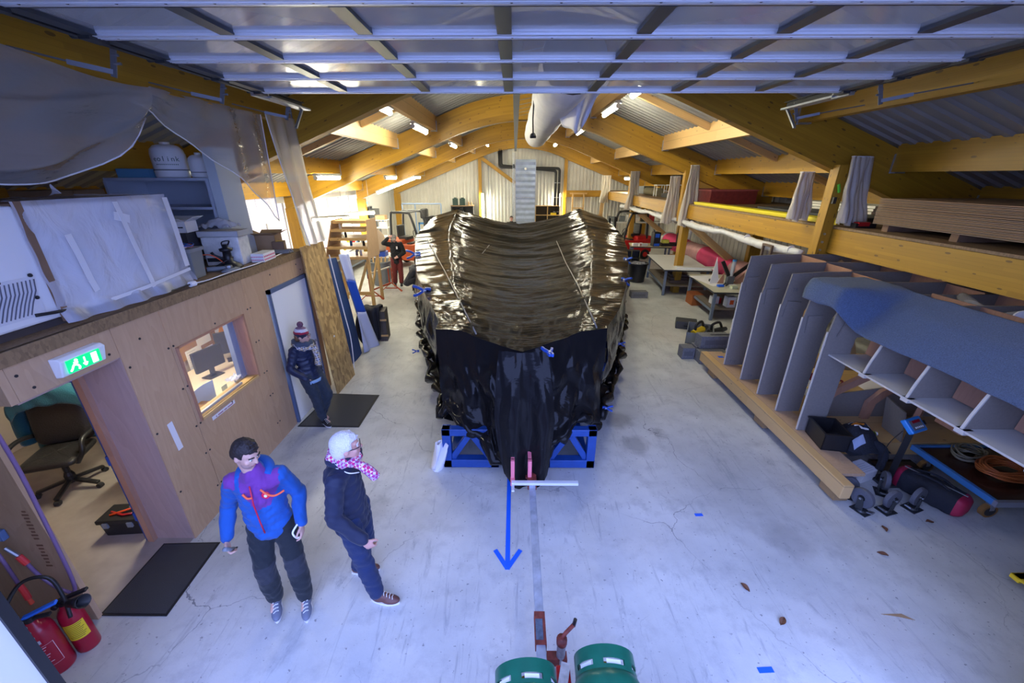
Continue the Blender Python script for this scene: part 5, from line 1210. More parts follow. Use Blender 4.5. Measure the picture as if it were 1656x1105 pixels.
part_poly('box_panel', [(5.05, 4.35, .34), (5.1, 4.7, .34), (5.0, 4.7, .82), (4.95, 4.35, .78)], (.02, 0, 0), MDF)
# things on and around the platform
bc = thing('black_crate', 'black plastic stacking crate on the end of the jig platform', 'crate', (4.08, 4.36, .335), R(-10))
m = MB(); w, l, h = .30, .40, .24; th = .012
for a, b in (((-w/2, -l/2, 0), (w/2, l/2, th)), ((-w/2, -l/2, 0), (-w/2+th, l/2, h)), ((w/2-th, -l/2, 0), (w/2, l/2, h)), ((-w/2, -l/2, 0), (w/2, -l/2+th, h)), ((-w/2, l/2-th, 0), (w/2, l/2, h))): m.bb(a, b)
m.build('body', BLACKP, bc)
for a, b in (((-w/2-.015, -l/2-.015, h-.02), (w/2+.015, -l/2, h)), ((-w/2-.015, l/2, h-.02), (w/2+.015, l/2+.015, h)), ((-w/2-.015, -l/2, h-.02), (-w/2, l/2, h)), ((w/2, -l/2, h-.02), (w/2+.015, l/2, h))): m = MB(); m.bb(a, b); m.build('rim', BLACKP, bc)
DK = mat('black_cloth', (.012, .014, .022), .9, bump=.4, bscale=60)
jk2 = thing('work_jacket', 'black work jacket with orange badge and yellow trim heaped beside the crate', 'jacket', (4.45, 4.36, .335))
def heap(u, v):
    x = -.28+.56*u; y = -.26+.52*v; r = min(1, math.hypot(x/.3, y/.27)); z = .26*(1-r**2.2)+.07*nz3(u*5, v*5)*(1-r)+.02*nz3(u*14, v*14)*(1-r*r)
    return (x*(1-.1*nz3(u*4, v*4)), y+.1*x-.1*max(0, -(y+.1)), max(z, .006)+.0)
m = MB(); m.grid(heap, 36, 32); m.build('body', DK, jk2, smooth=True)
m = MB(); m.tube(smooth_path([(.10, -.15, .10), (.16, -.24, .06), (.17, -.28, -.08), (.15, -.30, -.20)]), [.05]*12+[.04]*6+[.045], 10); m.build('sleeve', DK, jk2, smooth=True)
def onheap(x, y, e=.012): u, v = (x+.28)/.56, (y+.26)/.52; p = Vector(heap(u, v)); return p+Vector((0, -.006, e))
def hpatch(nm, x, y, w, l, mt, rot=0.):
    m = MB()
    def f(u, v):
        a, b = (u-.5)*w, (v-.5)*l; return onheap(x+a*math.cos(rot)-b*math.sin(rot), y+a*math.sin(rot)+b*math.cos(rot))
    m.grid(f, 8, 8); m.build(nm, mt, jk2, smooth=True)
hpatch('orange_badge', -.02, .02, .12, .07, mat('orange_print2', (.85, .28, .02), .6)); hpatch('white_lettering', -.02, -.04, .17, .025, WPLAS, -.4); hpatch('white_lettering', -.02, .075, .12, .02, WPLAS, -.3); hpatch('white_lettering', .14, .03, .09, .05, WPLAS, -.4); hpatch('yellow_trim', .215, -.04, .05, .06, mat('hi_vis_yellow', (.65, .9, .02), .6)); hpatch('yellow_trim', .19, .13, .05, .03, MATS['hi_vis_yellow']); hpatch('red_tab', .0, .16, .03, .03, RED); hpatch('pale_panel', -.12, -.16, .13, .07, mat('pale_blue_panel', (.3, .36, .5), .7))
rl_ = thing('paper_roll', 'white paper roll lying behind the black jacket', 'roll', (4.72, 4.52, .36), R(80)); m = MB(); m.cyl((0, -.14, 0), (0, .14, 0), .03, n=14); m.build('roll', WPLAS, rl_, smooth=False, auto=True); m = MB(); m.cyl((0, .14, 0), (0, .26, 0), .022, n=12); m.build('core', CARD, rl_)
m = MB(); m.bb((-.25, -.14, 0), (.3, .14, .03)); tag(m.build('dark_tray', mat('dark_glossy_board', (.03, .02, .018), .15), None, (4.95, 4.18, .05)), 'dark glossy board lying on the floor under the jig', 'board')
# scale indicator on its post
sc_ = thing('scale_indicator', 'blue weighing scale display on a slanted black post', 'scale', (4.66, 3.98, 0))
d0 = atY(1478, 688, 3.86)-Vector((4.66, 3.98, 0))
m = MB(); m.bar((.02, 0, .02), d0-Vector((0, 0, .05)), .06, .06); m.build('post', BLACKP, sc_)
m = MB(); m.bb((-.12, -.1, 0), (.16, .12, .03)); m.build('base', DSTEEL, sc_)
hm = Euler((R(42), R(0), R(20))).to_matrix()
m = MB(); m.box(d0, (.26, .17, .06), rot=hm); m.build('display_housing', mat('scale_blue', (.02, .22, .62), .35), sc_, bevel=.014)
m = MB(); m.box(d0+hm @ Vector((0, .0, .031)), (.19, .11, .004), rot=hm); m.build('face', mat('scale_face', (.16, .16, .18), .3), sc_)
m = MB(); m.box(d0+hm @ Vector((.01, .035, .034)), (.13, .03, .003), rot=hm); m.build('red_window', mat('red_window', (.35, .01, .02), .15), sc_)
m = MB()
for i in range(5): m.box(d0+hm @ Vector((-.05+.03*i, -.03, .034)), (.018, .018, .004), rot=hm)
m.build('keys', WPLAS, sc_)
m = MB(); m.box(d0+hm @ Vector((.145, 0, -.03)), (.02, .05, .12), rot=hm); m.build('bracket', BLACKP, sc_)
m = MB(); m.tube(smooth_path([tuple(d0+Vector((-.1, .0, -.08))), (-.12, .05, .5), (-.14, .0, .1), (-.1, .05, .02)]), .005, 5); m.build('lead', BLACKP, sc_)
# castors in a heap
def castor(loc, rz, lb, tilt=0.):
    t = thing('castor_wheel', lb, 'castor', loc, (tilt, 0, rz), 'spare castors at the end of the jig')
    r = .115; wz = .165
    m = MB(); m.bb((-.085, -.07, 0), (.085, .07, .008)); m.build('mounting_plate', DSTEEL, t)
    m = MB(); m.cyl((0, 0, .008), (0, 0, .03), .055, .045, n=18); m.build('swivel', DSTEEL, t)
    m = MB(); m.lathe([(r*.80, -.022), (r*.97, -.022), (r, -.012), (r, .012), (r*.97, .022), (r*.80, .022)], (.03, 0, wz), 26, M=Matrix.Rotation(R(90), 3, 'X')); m.build('tyre', mat('grey_rubber_tyre', (.10, .105, .13), .75, bump=.5, bscale=150), t, smooth=False, auto=True)
    m = MB(); m.lathe([(0, -.018), (r*.3, -.028), (r*.34, -.015), (r*.80, -.010), (r*.80, .010), (r*.34, .015), (r*.3, .028), (0, .018)], (.03, 0, wz), 22, M=Matrix.Rotation(R(90), 3, 'X')); m.build('hub', mat('black_hub', (.016, .017, .02), .4), t, auto=True)
    for s in (-1, 1):
        m = MB(); m.prism([(-.03, s*.034, .02), (.05, s*.034, .02), (.055, s*.034, wz+.02), (.005, s*.034, wz+.02)], (0, s*.005, 0)); m.build('fork_leg', DSTEEL, t)
    m = MB(); m.cyl((.03, -.048, wz), (.03, .048, wz), .013, n=8); m.build('axle', GALV, t)
    m = MB(); m.box((-.085, 0, .05), (.05, .06, .014), rot=(0, .4, 0)); m.build('brake_pedal', GALV, t)
    return t
for (px, py, rz, lb) in ((1392, 826, R(110), 'spare castor standing edge-on nearest the platform beam end'), (1432, 826, R(15), 'spare castor in front, second from the right'), (1474, 822, R(20), 'spare castor rightmost of the heap, beside the red bag'), (1368, 802, R(150), 'spare castor under the end of the platform beam'), (1425, 797, R(60), 'spare castor at the back of the heap')):
    castor(G(px, py), rz, lb)
pb = thing('paper_box', 'white box with a written sheet behind the castors', 'box', G(1395, 775)+Vector((.0, .06, 0)), R(20)); m = MB(); m.bb((-.13, -.10, 0), (.13, .10, .14)); m.build('body', WPLAS, pb); m = MB(); m.bb((-.15, -.11, .141), (.14, .11, .145)); m.build('sheet', PAPER, pb)
m = MB(); [m.bb((-.11+.02*(i % 2), -.08+.03*i, .145), (.07+.04*(i % 3), -.077+.03*i, .146)) for i in range(5)]; m.build('writing', INK, pb)
# red and black tool bag
bg_ = thing('tool_bag', 'black tool bag with red ends lying beside the flat trolley', 'bag', (4.90, 3.70, 0), R(25))
def bagf(u, v):
    a = 2*math.pi*u; e = .5; c = math.copysign(abs(math.cos(a))**e, math.cos(a)); s = math.copysign(abs(math.sin(a))**e, math.sin(a))
    k = (1-(2*v-1)**6)**.3 if 0 < v < 1 else 0.01
    return (.14*c*k+.01*nz3(u*8, v*8), (v-.5)*.66, .14+.135*s*k+.015*nz3(u*6, v*9, 4)*k)
m = MB(); m.grid(bagf, 32, 30); m.build('body', DK, bg_, smooth=True)
for v0, v1 in ((.0, .13), (.87, 1.0)):
    m = MB(); m.grid(lambda u, v: Vector((0, 0, .14))+(Vector(bagf(u, v0+(v1-v0)*v))-Vector((0, 0, .14)))*1.012, 32, 6); m.build('end_panel', mat('crimson_nylon', (.34, .01, .05), .6), bg_, smooth=True)
for x in (-.05, .05): m = MB(); m.tube(smooth_path([(x, -.15, .275), (x*1.2, -.05, .31), (x*1.2, .08, .31), (x, .18, .275)]), .013, 6); m.build('handle', DK, bg_, smooth=True)
m = MB(); m.bar((0, -.28, .278), (0, .28, .278), .015, .006); m.build('zip', GREYC, bg_)
# flat trolley with cables
ft = thing('flat_trolley', 'blue framed flat trolley with dark board top', 'trolley', (5.75, 3.85, 0), R(0))
BLF = mat('blue_trolley_frame', (.05, .20, .48), .4)
m = MB(); m.bb((-.55, -.5, .30), (.75, .42, .315)); m.build('deck_board', mat('dark_red_board', (.035, .012, .010), .25), ft)
for a, b, mt in (((-.58, -.5, .26), (-.54, .42, .33), BLF), ((-.58, -.54, .26), (.8, -.5, .33), mat('pale_trolley_edge', (.35, .38, .45), .4, metal=.5)), ((.75, -.5, .26), (.8, .42, .33), BLF), ((-.58, .42, .26), (.8, .46, .33), BLF)): m = MB(); m.bb(a, b); m.build('frame_rail', mt, ft)
for x, y in ((-.45, -.4), (.65, -.4), (-.45, .34), (.65, .34)):
    m = MB(); m.bar((x, y, .26), (x+.03, y, .10), .06, .05); fk = m.build('fork', GALV, ft)
    m = MB(); m.cyl((x+.02, y-.025, .085), (x+.02, y+.025, .085), .085, n=18); m.build('wheel', mat('ochre_tyre', (.25, .12, .03), .6), ft); m = MB(); m.cyl((x+.02, y-.028, .085), (x+.02, y+.028, .085), .06, n=18); m.build('wheel_hub', BLACKP, ft)
def coil(loc, lb, col, n, r, sx=1.5):
    t = thing('cable_coil', lb, 'cable', loc, R(10), 'cable coils on the trolley'); mt = mat(lb[:12], col, .5)
    for k in range(n):
        rr_ = r*(.62+.4*random.random()); ph = random.random()*6; hh = .015+.10*random.random(); ox, oy = random.uniform(-.03, .03), random.uniform(-.03, .03)
        m = MB(); m.tube([(ox+rr_*sx*math.cos(a), oy+rr_*math.sin(a), hh+.02*math.sin(2*a+ph)) for a in [i*math.pi/11 for i in range(22)]], .009, 5, closed=True); m.build('loop', mt, t, smooth=True)
    return t
coil((5.72, 3.78, .317), 'orange extension cable coiled on the flat trolley', (.42, .11, .025), 22, .19, 1.6)
coil((5.66, 4.10, .317), 'grey green cable coiled behind the orange one', (.17, .15, .10), 12, .13, 1.4)
# black lever lying on the board under the jig
lv = thing('pliers', 'black pliers lying on the board under the jig', 'pliers', G(1566, 707, .06)); m = MB(); m.tube(smooth_path([(-.08, -.1, 0), (-.04, -.02, 0), (.0, .03, 0), (.08, .12, 0)]), .01, 6); m.tube(smooth_path([(-.0, -.13, 0), (-.03, -.05, .01), (.0, .03, 0), (.03, .12, 0)]), .01, 6); m.build('handles', BLACKP, lv, smooth=True); m = MB(); m.bb((-.02, .0, -.006), (.02, .05, .012)); m.build('joint', DSTEEL, lv)
# yellow pallet truck corner at the right edge
yt = thing('yellow_truck', 'yellow pallet truck corner with grey wheel at the right edge of the picture', 'pallet truck', (4.75, 2.52, 0))
m = MB(); m.bb((-.16, .02, .12), (.35, .10, .17)); m.bb((-.16, -.05, .15), (-.02, .1, .17)); m.build('chassis', YEL, yt, bevel=.01)
m = MB(); m.cyl((-.03, -.13, .10), (-.03, -.07, .10), .10, n=22); m.build('wheel', mat('grey_wheel', (.06, .065, .08), .6), yt, auto=True); m = MB(); m.cyl((-.03, -.135, .10), (-.03, -.065, .10), .045, n=16); m.build('hub', DSTEEL, yt); m = MB(); m.bb((-.06, -.11, .10), (.1, .05, .15)); m.build('axle_arm', DSTEEL, yt)
# floor litter: dry leaves, wood chip
LEAF = mat('dry_leaf', (.14, .055, .025), .8)
for k, (px, py) in enumerate(((1503, 845), (1430, 856), (1427, 897), (1265, 1006), (1205, 951))):
    p = G(px, py); m = MB(); m.grid(lambda u, v: ((u-.5)*.09, (v-.5)*.05*(1-abs(2*u-1)**2), .004+.012*abs(2*v-1)+.006*math.sin(u*5)), 6, 4)
    tag(m.build('dry_leaf', LEAF, None, p, rot=k*1.3, solid=.001), ['dry brown leaf on the floor below the red bag', 'dry leaf on the floor just below the castors', 'dry leaf on the floor, second below the castors', 'dry leaf on the floor nearest the bottom edge', 'dry leaf on the open floor left of the wood chip'][k], 'leaf', 'dry leaves on the floor')
p = G(1452, 998); m = MB(); m.prism([(-.13, .02, .001), (.05, .025, .001), (.12, -.03, .001), (.0, -.0, .001)], (0, 0, .004)); tag(m.build('wood_chip', CARD, None, p), 'flat tan wood splinter on the floor at the right', 'wood chip')
# ---- concrete blocks, bin, tools beside the jig
BLK = mat('grey_concrete_block', (.17, .17, .18), .9, noise=.25, nscale=40, bump=.4, bscale=80)
def block(loc, d, lb, rz=0.):
    t = thing('concrete_block', lb, 'block', loc, rz, 'concrete blocks'); m = MB(); m.bb((-d[0]/2, -d[1]/2, 0), (d[0]/2, d[1]/2, d[2])); m.build('block', BLK, t, bevel=.008)
    m = MB(); m.bb((-d[0]*.36, -d[1]/2-.002, d[2]*.3), (d[0]*.36, -d[1]/2, d[2]*.7)); m.build('recess', mat('block_recess', (.12, .12, .125), .9), t); return t
block((3.93, 12.3, 0), (.52, .26, .2), 'grey brown concrete block on the floor by the black bin')
block((4.05, 7.50, 0), (.55, .24, .25), 'concrete block on the floor at the end of the jig platform, lowest right'); block((3.64, 7.75, 0), (.26, .24, .25), 'small concrete block at the front of the pile'); block((4.12, 7.82, 0), (.62, .26, .25), 'concrete block at the back of the pile, lower'); block((4.14, 7.74, .251), (.62, .26, .27), 'pale topped concrete block on top of the pile', .05)
yhs = thing('hand_saw', 'hand saw with yellow handle lying on the concrete blocks', 'saw', (4.55, 7.70, .53)); m = MB(); m.tube([(.08*math.cos(a), .05*math.sin(a), .012) for a in [i*math.pi/8 for i in range(16)]], .014, 6, closed=True); m.build('handle', YEL, yhs, smooth=True); m = MB(); m.prism([(-.07, -.02, .01), (-.5, -.01, .01), (-.5, .03, .01), (-.07, .05, .01)], (0, 0, .003)); m.build('blade', GALV, yhs)
m = MB(); m.bb((-.05, -.035, .331), (.05, .035, .334)); tag(m.build('tape_strip', TAPEB, None, (3.98, 7.02, 0)), 'blue tape patch on the far end of the jig platform', 'tape')
tc_ = thing('tool_crate', 'grey tool crate with yellow and red power tools beyond the blocks', 'crate', (4.35, 8.75, 0), R(-25)); tc_.scale = (1.35, 1.35, 1.35)
m = MB(); w, l, h = .42, .6, .2
for a, b in (((-w/2, -l/2, 0), (w/2, l/2, th)), ((-w/2, -l/2, 0), (-w/2+th, l/2, h)), ((w/2-th, -l/2, 0), (w/2, l/2, h)), ((-w/2, -l/2, 0), (w/2, -l/2+th, h)), ((-w/2, l/2-th, 0), (w/2, l/2, h))): m.bb(a, b)
m.build('body', GREYC, tc_)
def ptool(loc, rz, c1_, lb):
    t = thing('power_tool', lb, 'power tool', loc, (0, R(-12), rz), 'power tools by the benches'); t.scale = (1.5, 1.5, 1.5); m = MB(); m.cyl((-.16, 0, .07), (.05, 0, .07), .055, .05, n=14); m.build('motor', c1_, t); m = MB(); m.cyl((.05, 0, .07), (.14, 0, .07), .05, .03, n=12); m.build('gearbox', DSTEEL, t); m = MB(); m.tube(smooth_path([(-.12, 0, .10), (-.1, 0, .2), (.02, 0, .21), (.06, 0, .11)]), .02, 8); m.build('handle', BLACKP, t, smooth=True); return t
ptool((4.30, 8.62, .18), R(30), YEL, 'yellow and grey power tool in the grey crate'); ptool((4.92, 8.40, .02), R(70), RED, 'red power tool on the floor beside the grey crate'); ptool((4.92, 9.0, .02), R(10), DSTEEL, 'dark grey power tool behind the red one')
kb = thing('black_case', 'dark grey tool case behind the crate', 'case', (4.35, 9.55, 0), R(-20)); m = MB(); m.bb((-.25, -.18, 0), (.25, .18, .2)); m.build('shell', mat('charcoal_case', (.05, .052, .055), .6), kb, bevel=.02); m = MB(); m.bb((-.06, -.2, .08), (.06, -.18, .12)); m.build('latch', BLACKP, kb)
wc2 = thing('white_carton', 'white carton standing behind the power tools', 'box', (5.35, 8.9, 0), R(10)); m = MB(); m.bb((-.15, -.12, 0), (.15, .12, .42)); m.build('body', WPLAS, wc2); m = MB(); m.sph((0, -.122, .2), (.04, .003, .03), 8, 6); m.build('green_mark', mat('green_mark', (.1, .4, .05), .6), wc2)
bn = thing('rubbish_bin', 'round black rubbish bin full of scraps between mould and benches', 'bin', (4.45, 14.4, 0)); m = MB(); m.lathe([(.27, 0), (.34, .62), (.37, .64), (.37, .68), (.34, .68), (.33, .6), (.26, .03), (0, .03)], n=26); m.build('body', BLACKP, bn, auto=True)
m = MB(); m.grid(lambda u, v: (.33*math.sqrt(max(1e-4, v))*math.cos(6.283*u), .33*math.sqrt(max(1e-4, v))*math.sin(6.283*u), .60+.1*nz3(math.cos(6.28*u)*v*6, math.sin(6.28*u)*v*6)+.04), 24, 10); m.build('scraps', mat('grey_scraps', (.25, .25, .28), .7, noise=.6, nscale=25), bn)
# ---- benches
STB = mat('steel_blue_legs', (.16, .20, .27), .45); BTOP = mat('bench_white', (.78, .78, .76), .45); BEIGE = mat('bench_beige', (.50, .48, .38), .5)
def bench(name, lb, loc, rz, w, l, h, topm, shelf=True):
    t = thing(name, lb, 'workbench', loc, rz); m = MB(); m.bb((-w/2, -l/2, h-.045), (w/2, l/2, h-.005)); m.build('top_frame', DSTEEL, t); m = MB(); m.bb((-w/2, -l/2, h-.004), (w/2, l/2, h)); m.build('work_surface', topm, t)
    for sx in (-1, 1):
        for sy in (-1, 1): m = MB(); m.bb((sx*(w/2-.09)-.035, sy*(l/2-.12)-.035, 0), (sx*(w/2-.09)+.035, sy*(l/2-.12)+.035, h-.045)); m.build('leg', STB, t)
    if shelf:
        for a, b in (((-w/2+.06, -l/2+.1, .24), (-w/2+.12, l/2-.1, .30)), ((w/2-.12, -l/2+.1, .24), (w/2-.06, l/2-.1, .30))): m = MB(); m.bb(a, b); m.build('stretcher', STB, t)
        m = MB(); m.bb((-w/2+.08, -l/2+.1, .30), (w/2-.08, l/2-.1, .325)); m.build('lower_shelf', mat('bench_shelf', (.16, .13, .10), .7), t)
    return t
bench('workbench', 'white topped workbench with blue steel legs right of the bin', (5.55, 13.7, 0), R(-6), 1.45, 2.7, .85, BTOP)
bench('workbench', 'beige topped workbench cluttered with cutting tools, nearest the jig', (5.75, 11.0, 0), R(-4), 1.1, 2.1, .80, BEIGE)
bench('plank_table', 'low trestle table of rough boards in front of the red forklift', (5.55, 16.7, 0), R(-10), 1.6, 1.0, .95, mat('rough_board', (.50, .40, .24), .7, noise=.2), False)
m = MB(); m.bb((-.62, -.13, 0), (.62, .13, .05)); tag(m.build('white_worktop_strip', BTOP, None, (5.75, 12.62, .851), rot=R(-6)), 'narrow white board lying across the near edge of the white workbench', 'board')
def small(nm, lb, cat, loc, boxes, rz=0., grp=None):
    t = thing(nm, lb, cat, loc, rz, grp)
    for i, (pn, a, b, mt) in enumerate(boxes): m = MB(); m.bb(a, b); m.build(pn, mt, t, bevel=.004)
    return t
small('paper_rolls', 'rolls of white cloth on the trestle table', 'roll', (5.05, 16.6, .951), [('roll', (-.3, -.08, 0), (.15, .02, .1), PAPER), ('roll', (-.1, -.22, 0), (.3, -.12, .09), WPLAS), ('strap', (-.05, -.225, 0), (-.02, .025, .102), RED)], .3)
small('blue_black_box', 'black box with blue front on the trestle table', 'box', (5.75, 16.45, .951), [('body', (-.22, -.15, 0), (.05, .15, .55), BLACKP), ('blue_front', (-.2, -.16, .02), (.03, -.15, .12), TAPEB), ('blue_panel', (-.18, -.16, .35), (.0, -.15, .5), TAPEB)], .1)
small('black_tray', 'black tray with yellow cloth on the trestle table', 'tray', (6.2, 16.5, .951), [('tray', (-.3, -.16, 0), (.4, .16, .12), BLACKP), ('yellow_cloth', (-.25, -.14, .12), (.0, .1, .24), mat('yellow_cloth', (.75, .7, .1), .8)), ('upright', (.35, -.1, .1), (.42, .1, .5), BLACKP)])
sheetm = MB(); sheetm.bb((-.42, -.6, 0), (.3, .6, .004)); tag(sheetm.build('drawing_sheet', PAPER, None, (5.7, 11.25, .801), rot=.15), 'large white drawing sheet on the beige workbench', 'paper')
small('pliers_set', 'row of dark hand tools on the beige workbench', 'tools', (5.85, 10.75, .806), [('tool', (-.2, -.02, 0), (.2, .02, .025), BLACKP), ('tool', (-.15, .06, 0), (.15, .09, .03), DSTEEL)], R(50))
small('blue_tape_roll', 'blue tape roll on the beige workbench', 'tape', (5.55, 10.55, .806), [('roll', (-.08, -.05, 0), (.08, .05, .05), TAPEB)])
small('black_cutter', 'black cutting tool on the drawing sheet', 'tool', (5.6, 11.1, .806), [('body', (-.1, -.06, 0), (.08, .06, .07), BLACKP), ('grip', (.02, -.09, .02), (.06, .09, .1), DSTEEL)])
small('pale_box', 'pale green little box on the beige workbench', 'box', (5.8, 10.35, .806), [('body', (-.07, -.07, 0), (.07, .07, .06), mat('pale_green_box', (.5, .55, .4), .6)), ('lid', (-.072, -.072, .06), (.072, .072, .072), mat('pale_box_lid', (.45, .5, .36), .6))])
small('white_gauge', 'white and black gauge at the bench corner beside the first rib', 'gauge', (6.1, 10.15, .806), [('base', (-.15, -.06, 0), (.15, .06, .03), BLACKP), ('dial', (-.12, -.04, .03), (.0, .04, .06), WPLAS), ('dial', (.03, -.04, .03), (.13, .04, .05), WPLAS)])
small('shelf_cans', 'white can with orange label on the lower shelf', 'can', (5.75, 10.3, .326), [('can', (-.11, -.11, 0), (.11, .11, .28), WPLAS), ('label', (-.05, -.113, .08), (.05, -.11, .2), ORA)])
small('shelf_bottle', 'small white and red container on the lower bench shelf', 'container', (5.5, 10.6, .326), [('body', (-.12, -.08, 0), (.08, .08, .2), WPLAS), ('cap', (.08, -.05, .0), (.16, .05, .15), RED)])
small('orange_case', 'orange brown case under the beige workbench', 'case', (5.45, 11.6, 0), [('body', (-.2, -.2, 0), (.15, .25, .3), mat('rust_orange', (.35, .10, .02), .6)), ('lid', (-.2, -.2, .3), (.15, .25, .33), mat('rust_orange2', (.3, .08, .02), .6))])
small('folded_sacks', 'stack of folded brown sacks under the white workbench', 'sacks', (5.5, 13.3, .326), [('sack', (-.45, -.5, 0), (.4, .4, .09), mat('brown_sack', (.13, .09, .065), .9, bump=.5, bscale=20)), ('sack', (-.4, -.42, .09), (.33, .35, .17), MATS['brown_sack']), ('sack', (-.35, -.3, .17), (.2, .32, .24), MATS['brown_sack'])])
# V-shaped jig with white wings
vj = thing('vee_fixture', 'white winged fixture with black vee arms and a blue capped tube on the workbench', 'fixture', (5.92, 10.85, .806))
m = MB(); m.bb((-.08, -.06, 0), (.1, .06, .22)); m.build('block', mat('grey_fixture', (.10, .11, .13), .5), vj)
m = MB(); m.bar((-.02, 0, .18), (-.28, 0, .62), .05, .09); m.build('arm', BLACKP, vj); m = MB(); m.bar((.05, 0, .18), (.45, 0, .52), .05, .09); m.build('arm', BLACKP, vj)
m = MB(); m.cyl((.02, 0, .2), (.04, 0, .62), .05, n=14); m.build('tube', mat('clear_tube', (.5, .52, .55), .2), vj); m = MB(); m.cyl((.04, 0, .62), (.04, 0, .67), .055, n=14); m.build('cap', mat('sky_blue_cap', (.05, .35, .8), .4), vj)
m = MB(); m.prism([(-.5, .05, 0), (-.25, .05, 0), (-.42, .05, .72)], (0, .02, 0)); m.build('wing', BTOP, vj); m = MB(); m.prism([(.3, .05, -.05), (.62, .05, 0), (.58, .05, .62)], (0, .02, 0)); m.build('wing', BTOP, vj)
m = MB(); m.prism([(-.3, .03, 0), (-.12, .03, 0), (-.16, .03, .3)], (0, .02, 0)); m.build('knee', PLYR, vj); m = MB(); m.prism([(.1, .03, -.02), (.42, .03, 0), (.4, .03, .3)], (0, .02, 0)); m.build('knee', PLYR, vj)
# stacked black channels (front of the white bench)
for k in range(3):
    t = thing('storage_tray', ['lowest', 'middle', 'top'][k]+' black open storage tray stepping up behind the bin', 'tray', (4.42+.1*k, 15.3+.35*k, .0), R(-8), 'black storage trays')
    m = MB(); h = .38+.24*k
    for a, b in (((-.32, -.16, 0), (.32, .16, .02)), ((-.32, -.16, h-.02), (.32, .16, h)), ((-.32, -.16, 0), (-.3, .16, h)), ((.3, -.16, 0), (.32, .16, h)), ((-.01, -.16, 0), (.01, .16, h)), ((-.3, .14, 0), (.3, .16, h))): m.bb(a, b)
    m.build('frame', BLACKP, t)
    for x in (-.32, -.01, .3): m = MB(); m.bb((x, -.168, 0), (x+.02, -.16, h)); m.build('edge', mat('olive_edge', (.3, .28, .12), .6), t)
# pink padded duct along the wall
pd = thing('pink_duct', 'long faded pink fabric duct lying along the wall behind the benches', 'duct', (6.9, 9.8, 0))
PK1, PK2 = mat('hot_pink_fabric', (.75, .06, .18), .7), mat('faded_pink_fabric', (.62, .34, .34), .8, noise=.15, nscale=6)
yk = [0, 1.3, 2.6, 3.4, 4.6, 5.6, 6.5, 7.4, 8.3]; cols = [PK2, PK2, PK1, PK1, PK2, PK2, PK1, PK1]
for i in range(8):
    ya, yb = yk[i], yk[i+1]; m = MB()
    m.grid(lambda u, v: ((.33+.02*math.sin(v*6*math.pi)+.03*nz3(math.cos(6.28*u)*2, (ya+(yb-ya)*v)*2, 1))*math.cos(6.2832*u)+.12*math.sin((ya+(yb-ya)*v)*1.2), ya+(yb-ya)*v, .88+.05*math.sin((ya+(yb-ya)*v)*1.7)+(.33+.02*nz3(u*6, v*4))*math.sin(6.2832*u)), 22, 10); m.build('segment', cols[i], pd, smooth=True)
for y in (1.0, 4.0, 7.2): m = MB(); m.bb((-.4, y-.05, 0), (.4, y+.05, .53)); m.build('trestle', PALEW, pd)
m = MB(); m.lathe([(.3, 0), (.36, .2), (.33, .5)], (.05, 8.3, .9), 20, M=Matrix.Rotation(R(-90), 3, 'X')); m.build('white_end', WPLAS, pd)
# rolled plastic sheet under the mezzanine beam
rt = thing('rolled_sheet', 'white rolled plastic sheeting tied along under the mezzanine beam', 'plastic sheet', (5.14, 4.0, 2.33))
RW = mat('white_rolled_plastic', (.66, .67, .70), .35, bump=.6, bscale=9, noise=.1)
m = MB(); P = []; RD = []
for k in range(88): y = 3.2+k*.15; P.append((-.03+.03*nz3(y*1.3, 2), y, -.03-.05*abs(math.sin(y*1.05))+.02*nz3(y*3, 1))); RD.append(.05+.035*abs(math.sin(y*1.05))+.012*nz3(y*5, 7))
m.tube(P, RD, 12); m.build('roll', RW, rt, smooth=True)
for y in np.arange(3.5, 16, 1.5): m = MB(); m.lathe([(.075, -.01), (.075, .01)], (-.03, float(y), -.03), 12, M=Matrix.Rotation(R(90), 3, 'X')); m.build('tie', WPLAS, rt)
for lb, a, b in (('clear plastic tube hanging under the mezzanine above the jig, left one', (1556, 480), (1590, 512)), ('clear plastic tube hanging under the mezzanine above the jig, right one', (1598, 515), (1656, 516))):
    p, q = atX(*a, 5.25), atX(*b, 5.05); t = thing('clear_tube', lb, 'plastic sheet', p, 0, 'clear rolled tubes'); m = MB(); d = q-p; m.tube([(0, 0, 0), tuple(d*.5), tuple(d)], [.05, .07, .08], 14); m.build('roll', CUR, t, smooth=True); m = MB(); e = d.normalized(); m.tube([tuple(d-e*.02), tuple(d+e*.01)], [.082, .082], 14); m.build('rim', RW, t)
# white column cladding and small items by the right wall
pl2 = thing('downpipe', 'white downpipe on the right wall under the mezzanine', 'pipe', (7.9, 18.5, 0)); m = MB(); m.cyl((0, 0, 0), (0, 0, 2.7), .06, n=12); m.build('pipe', WPLAS, pl2); m = MB(); m.cyl((0, 0, 1.2), (0, 0, 1.26), .075, n=12); m.build('collar', WPLAS, pl2)
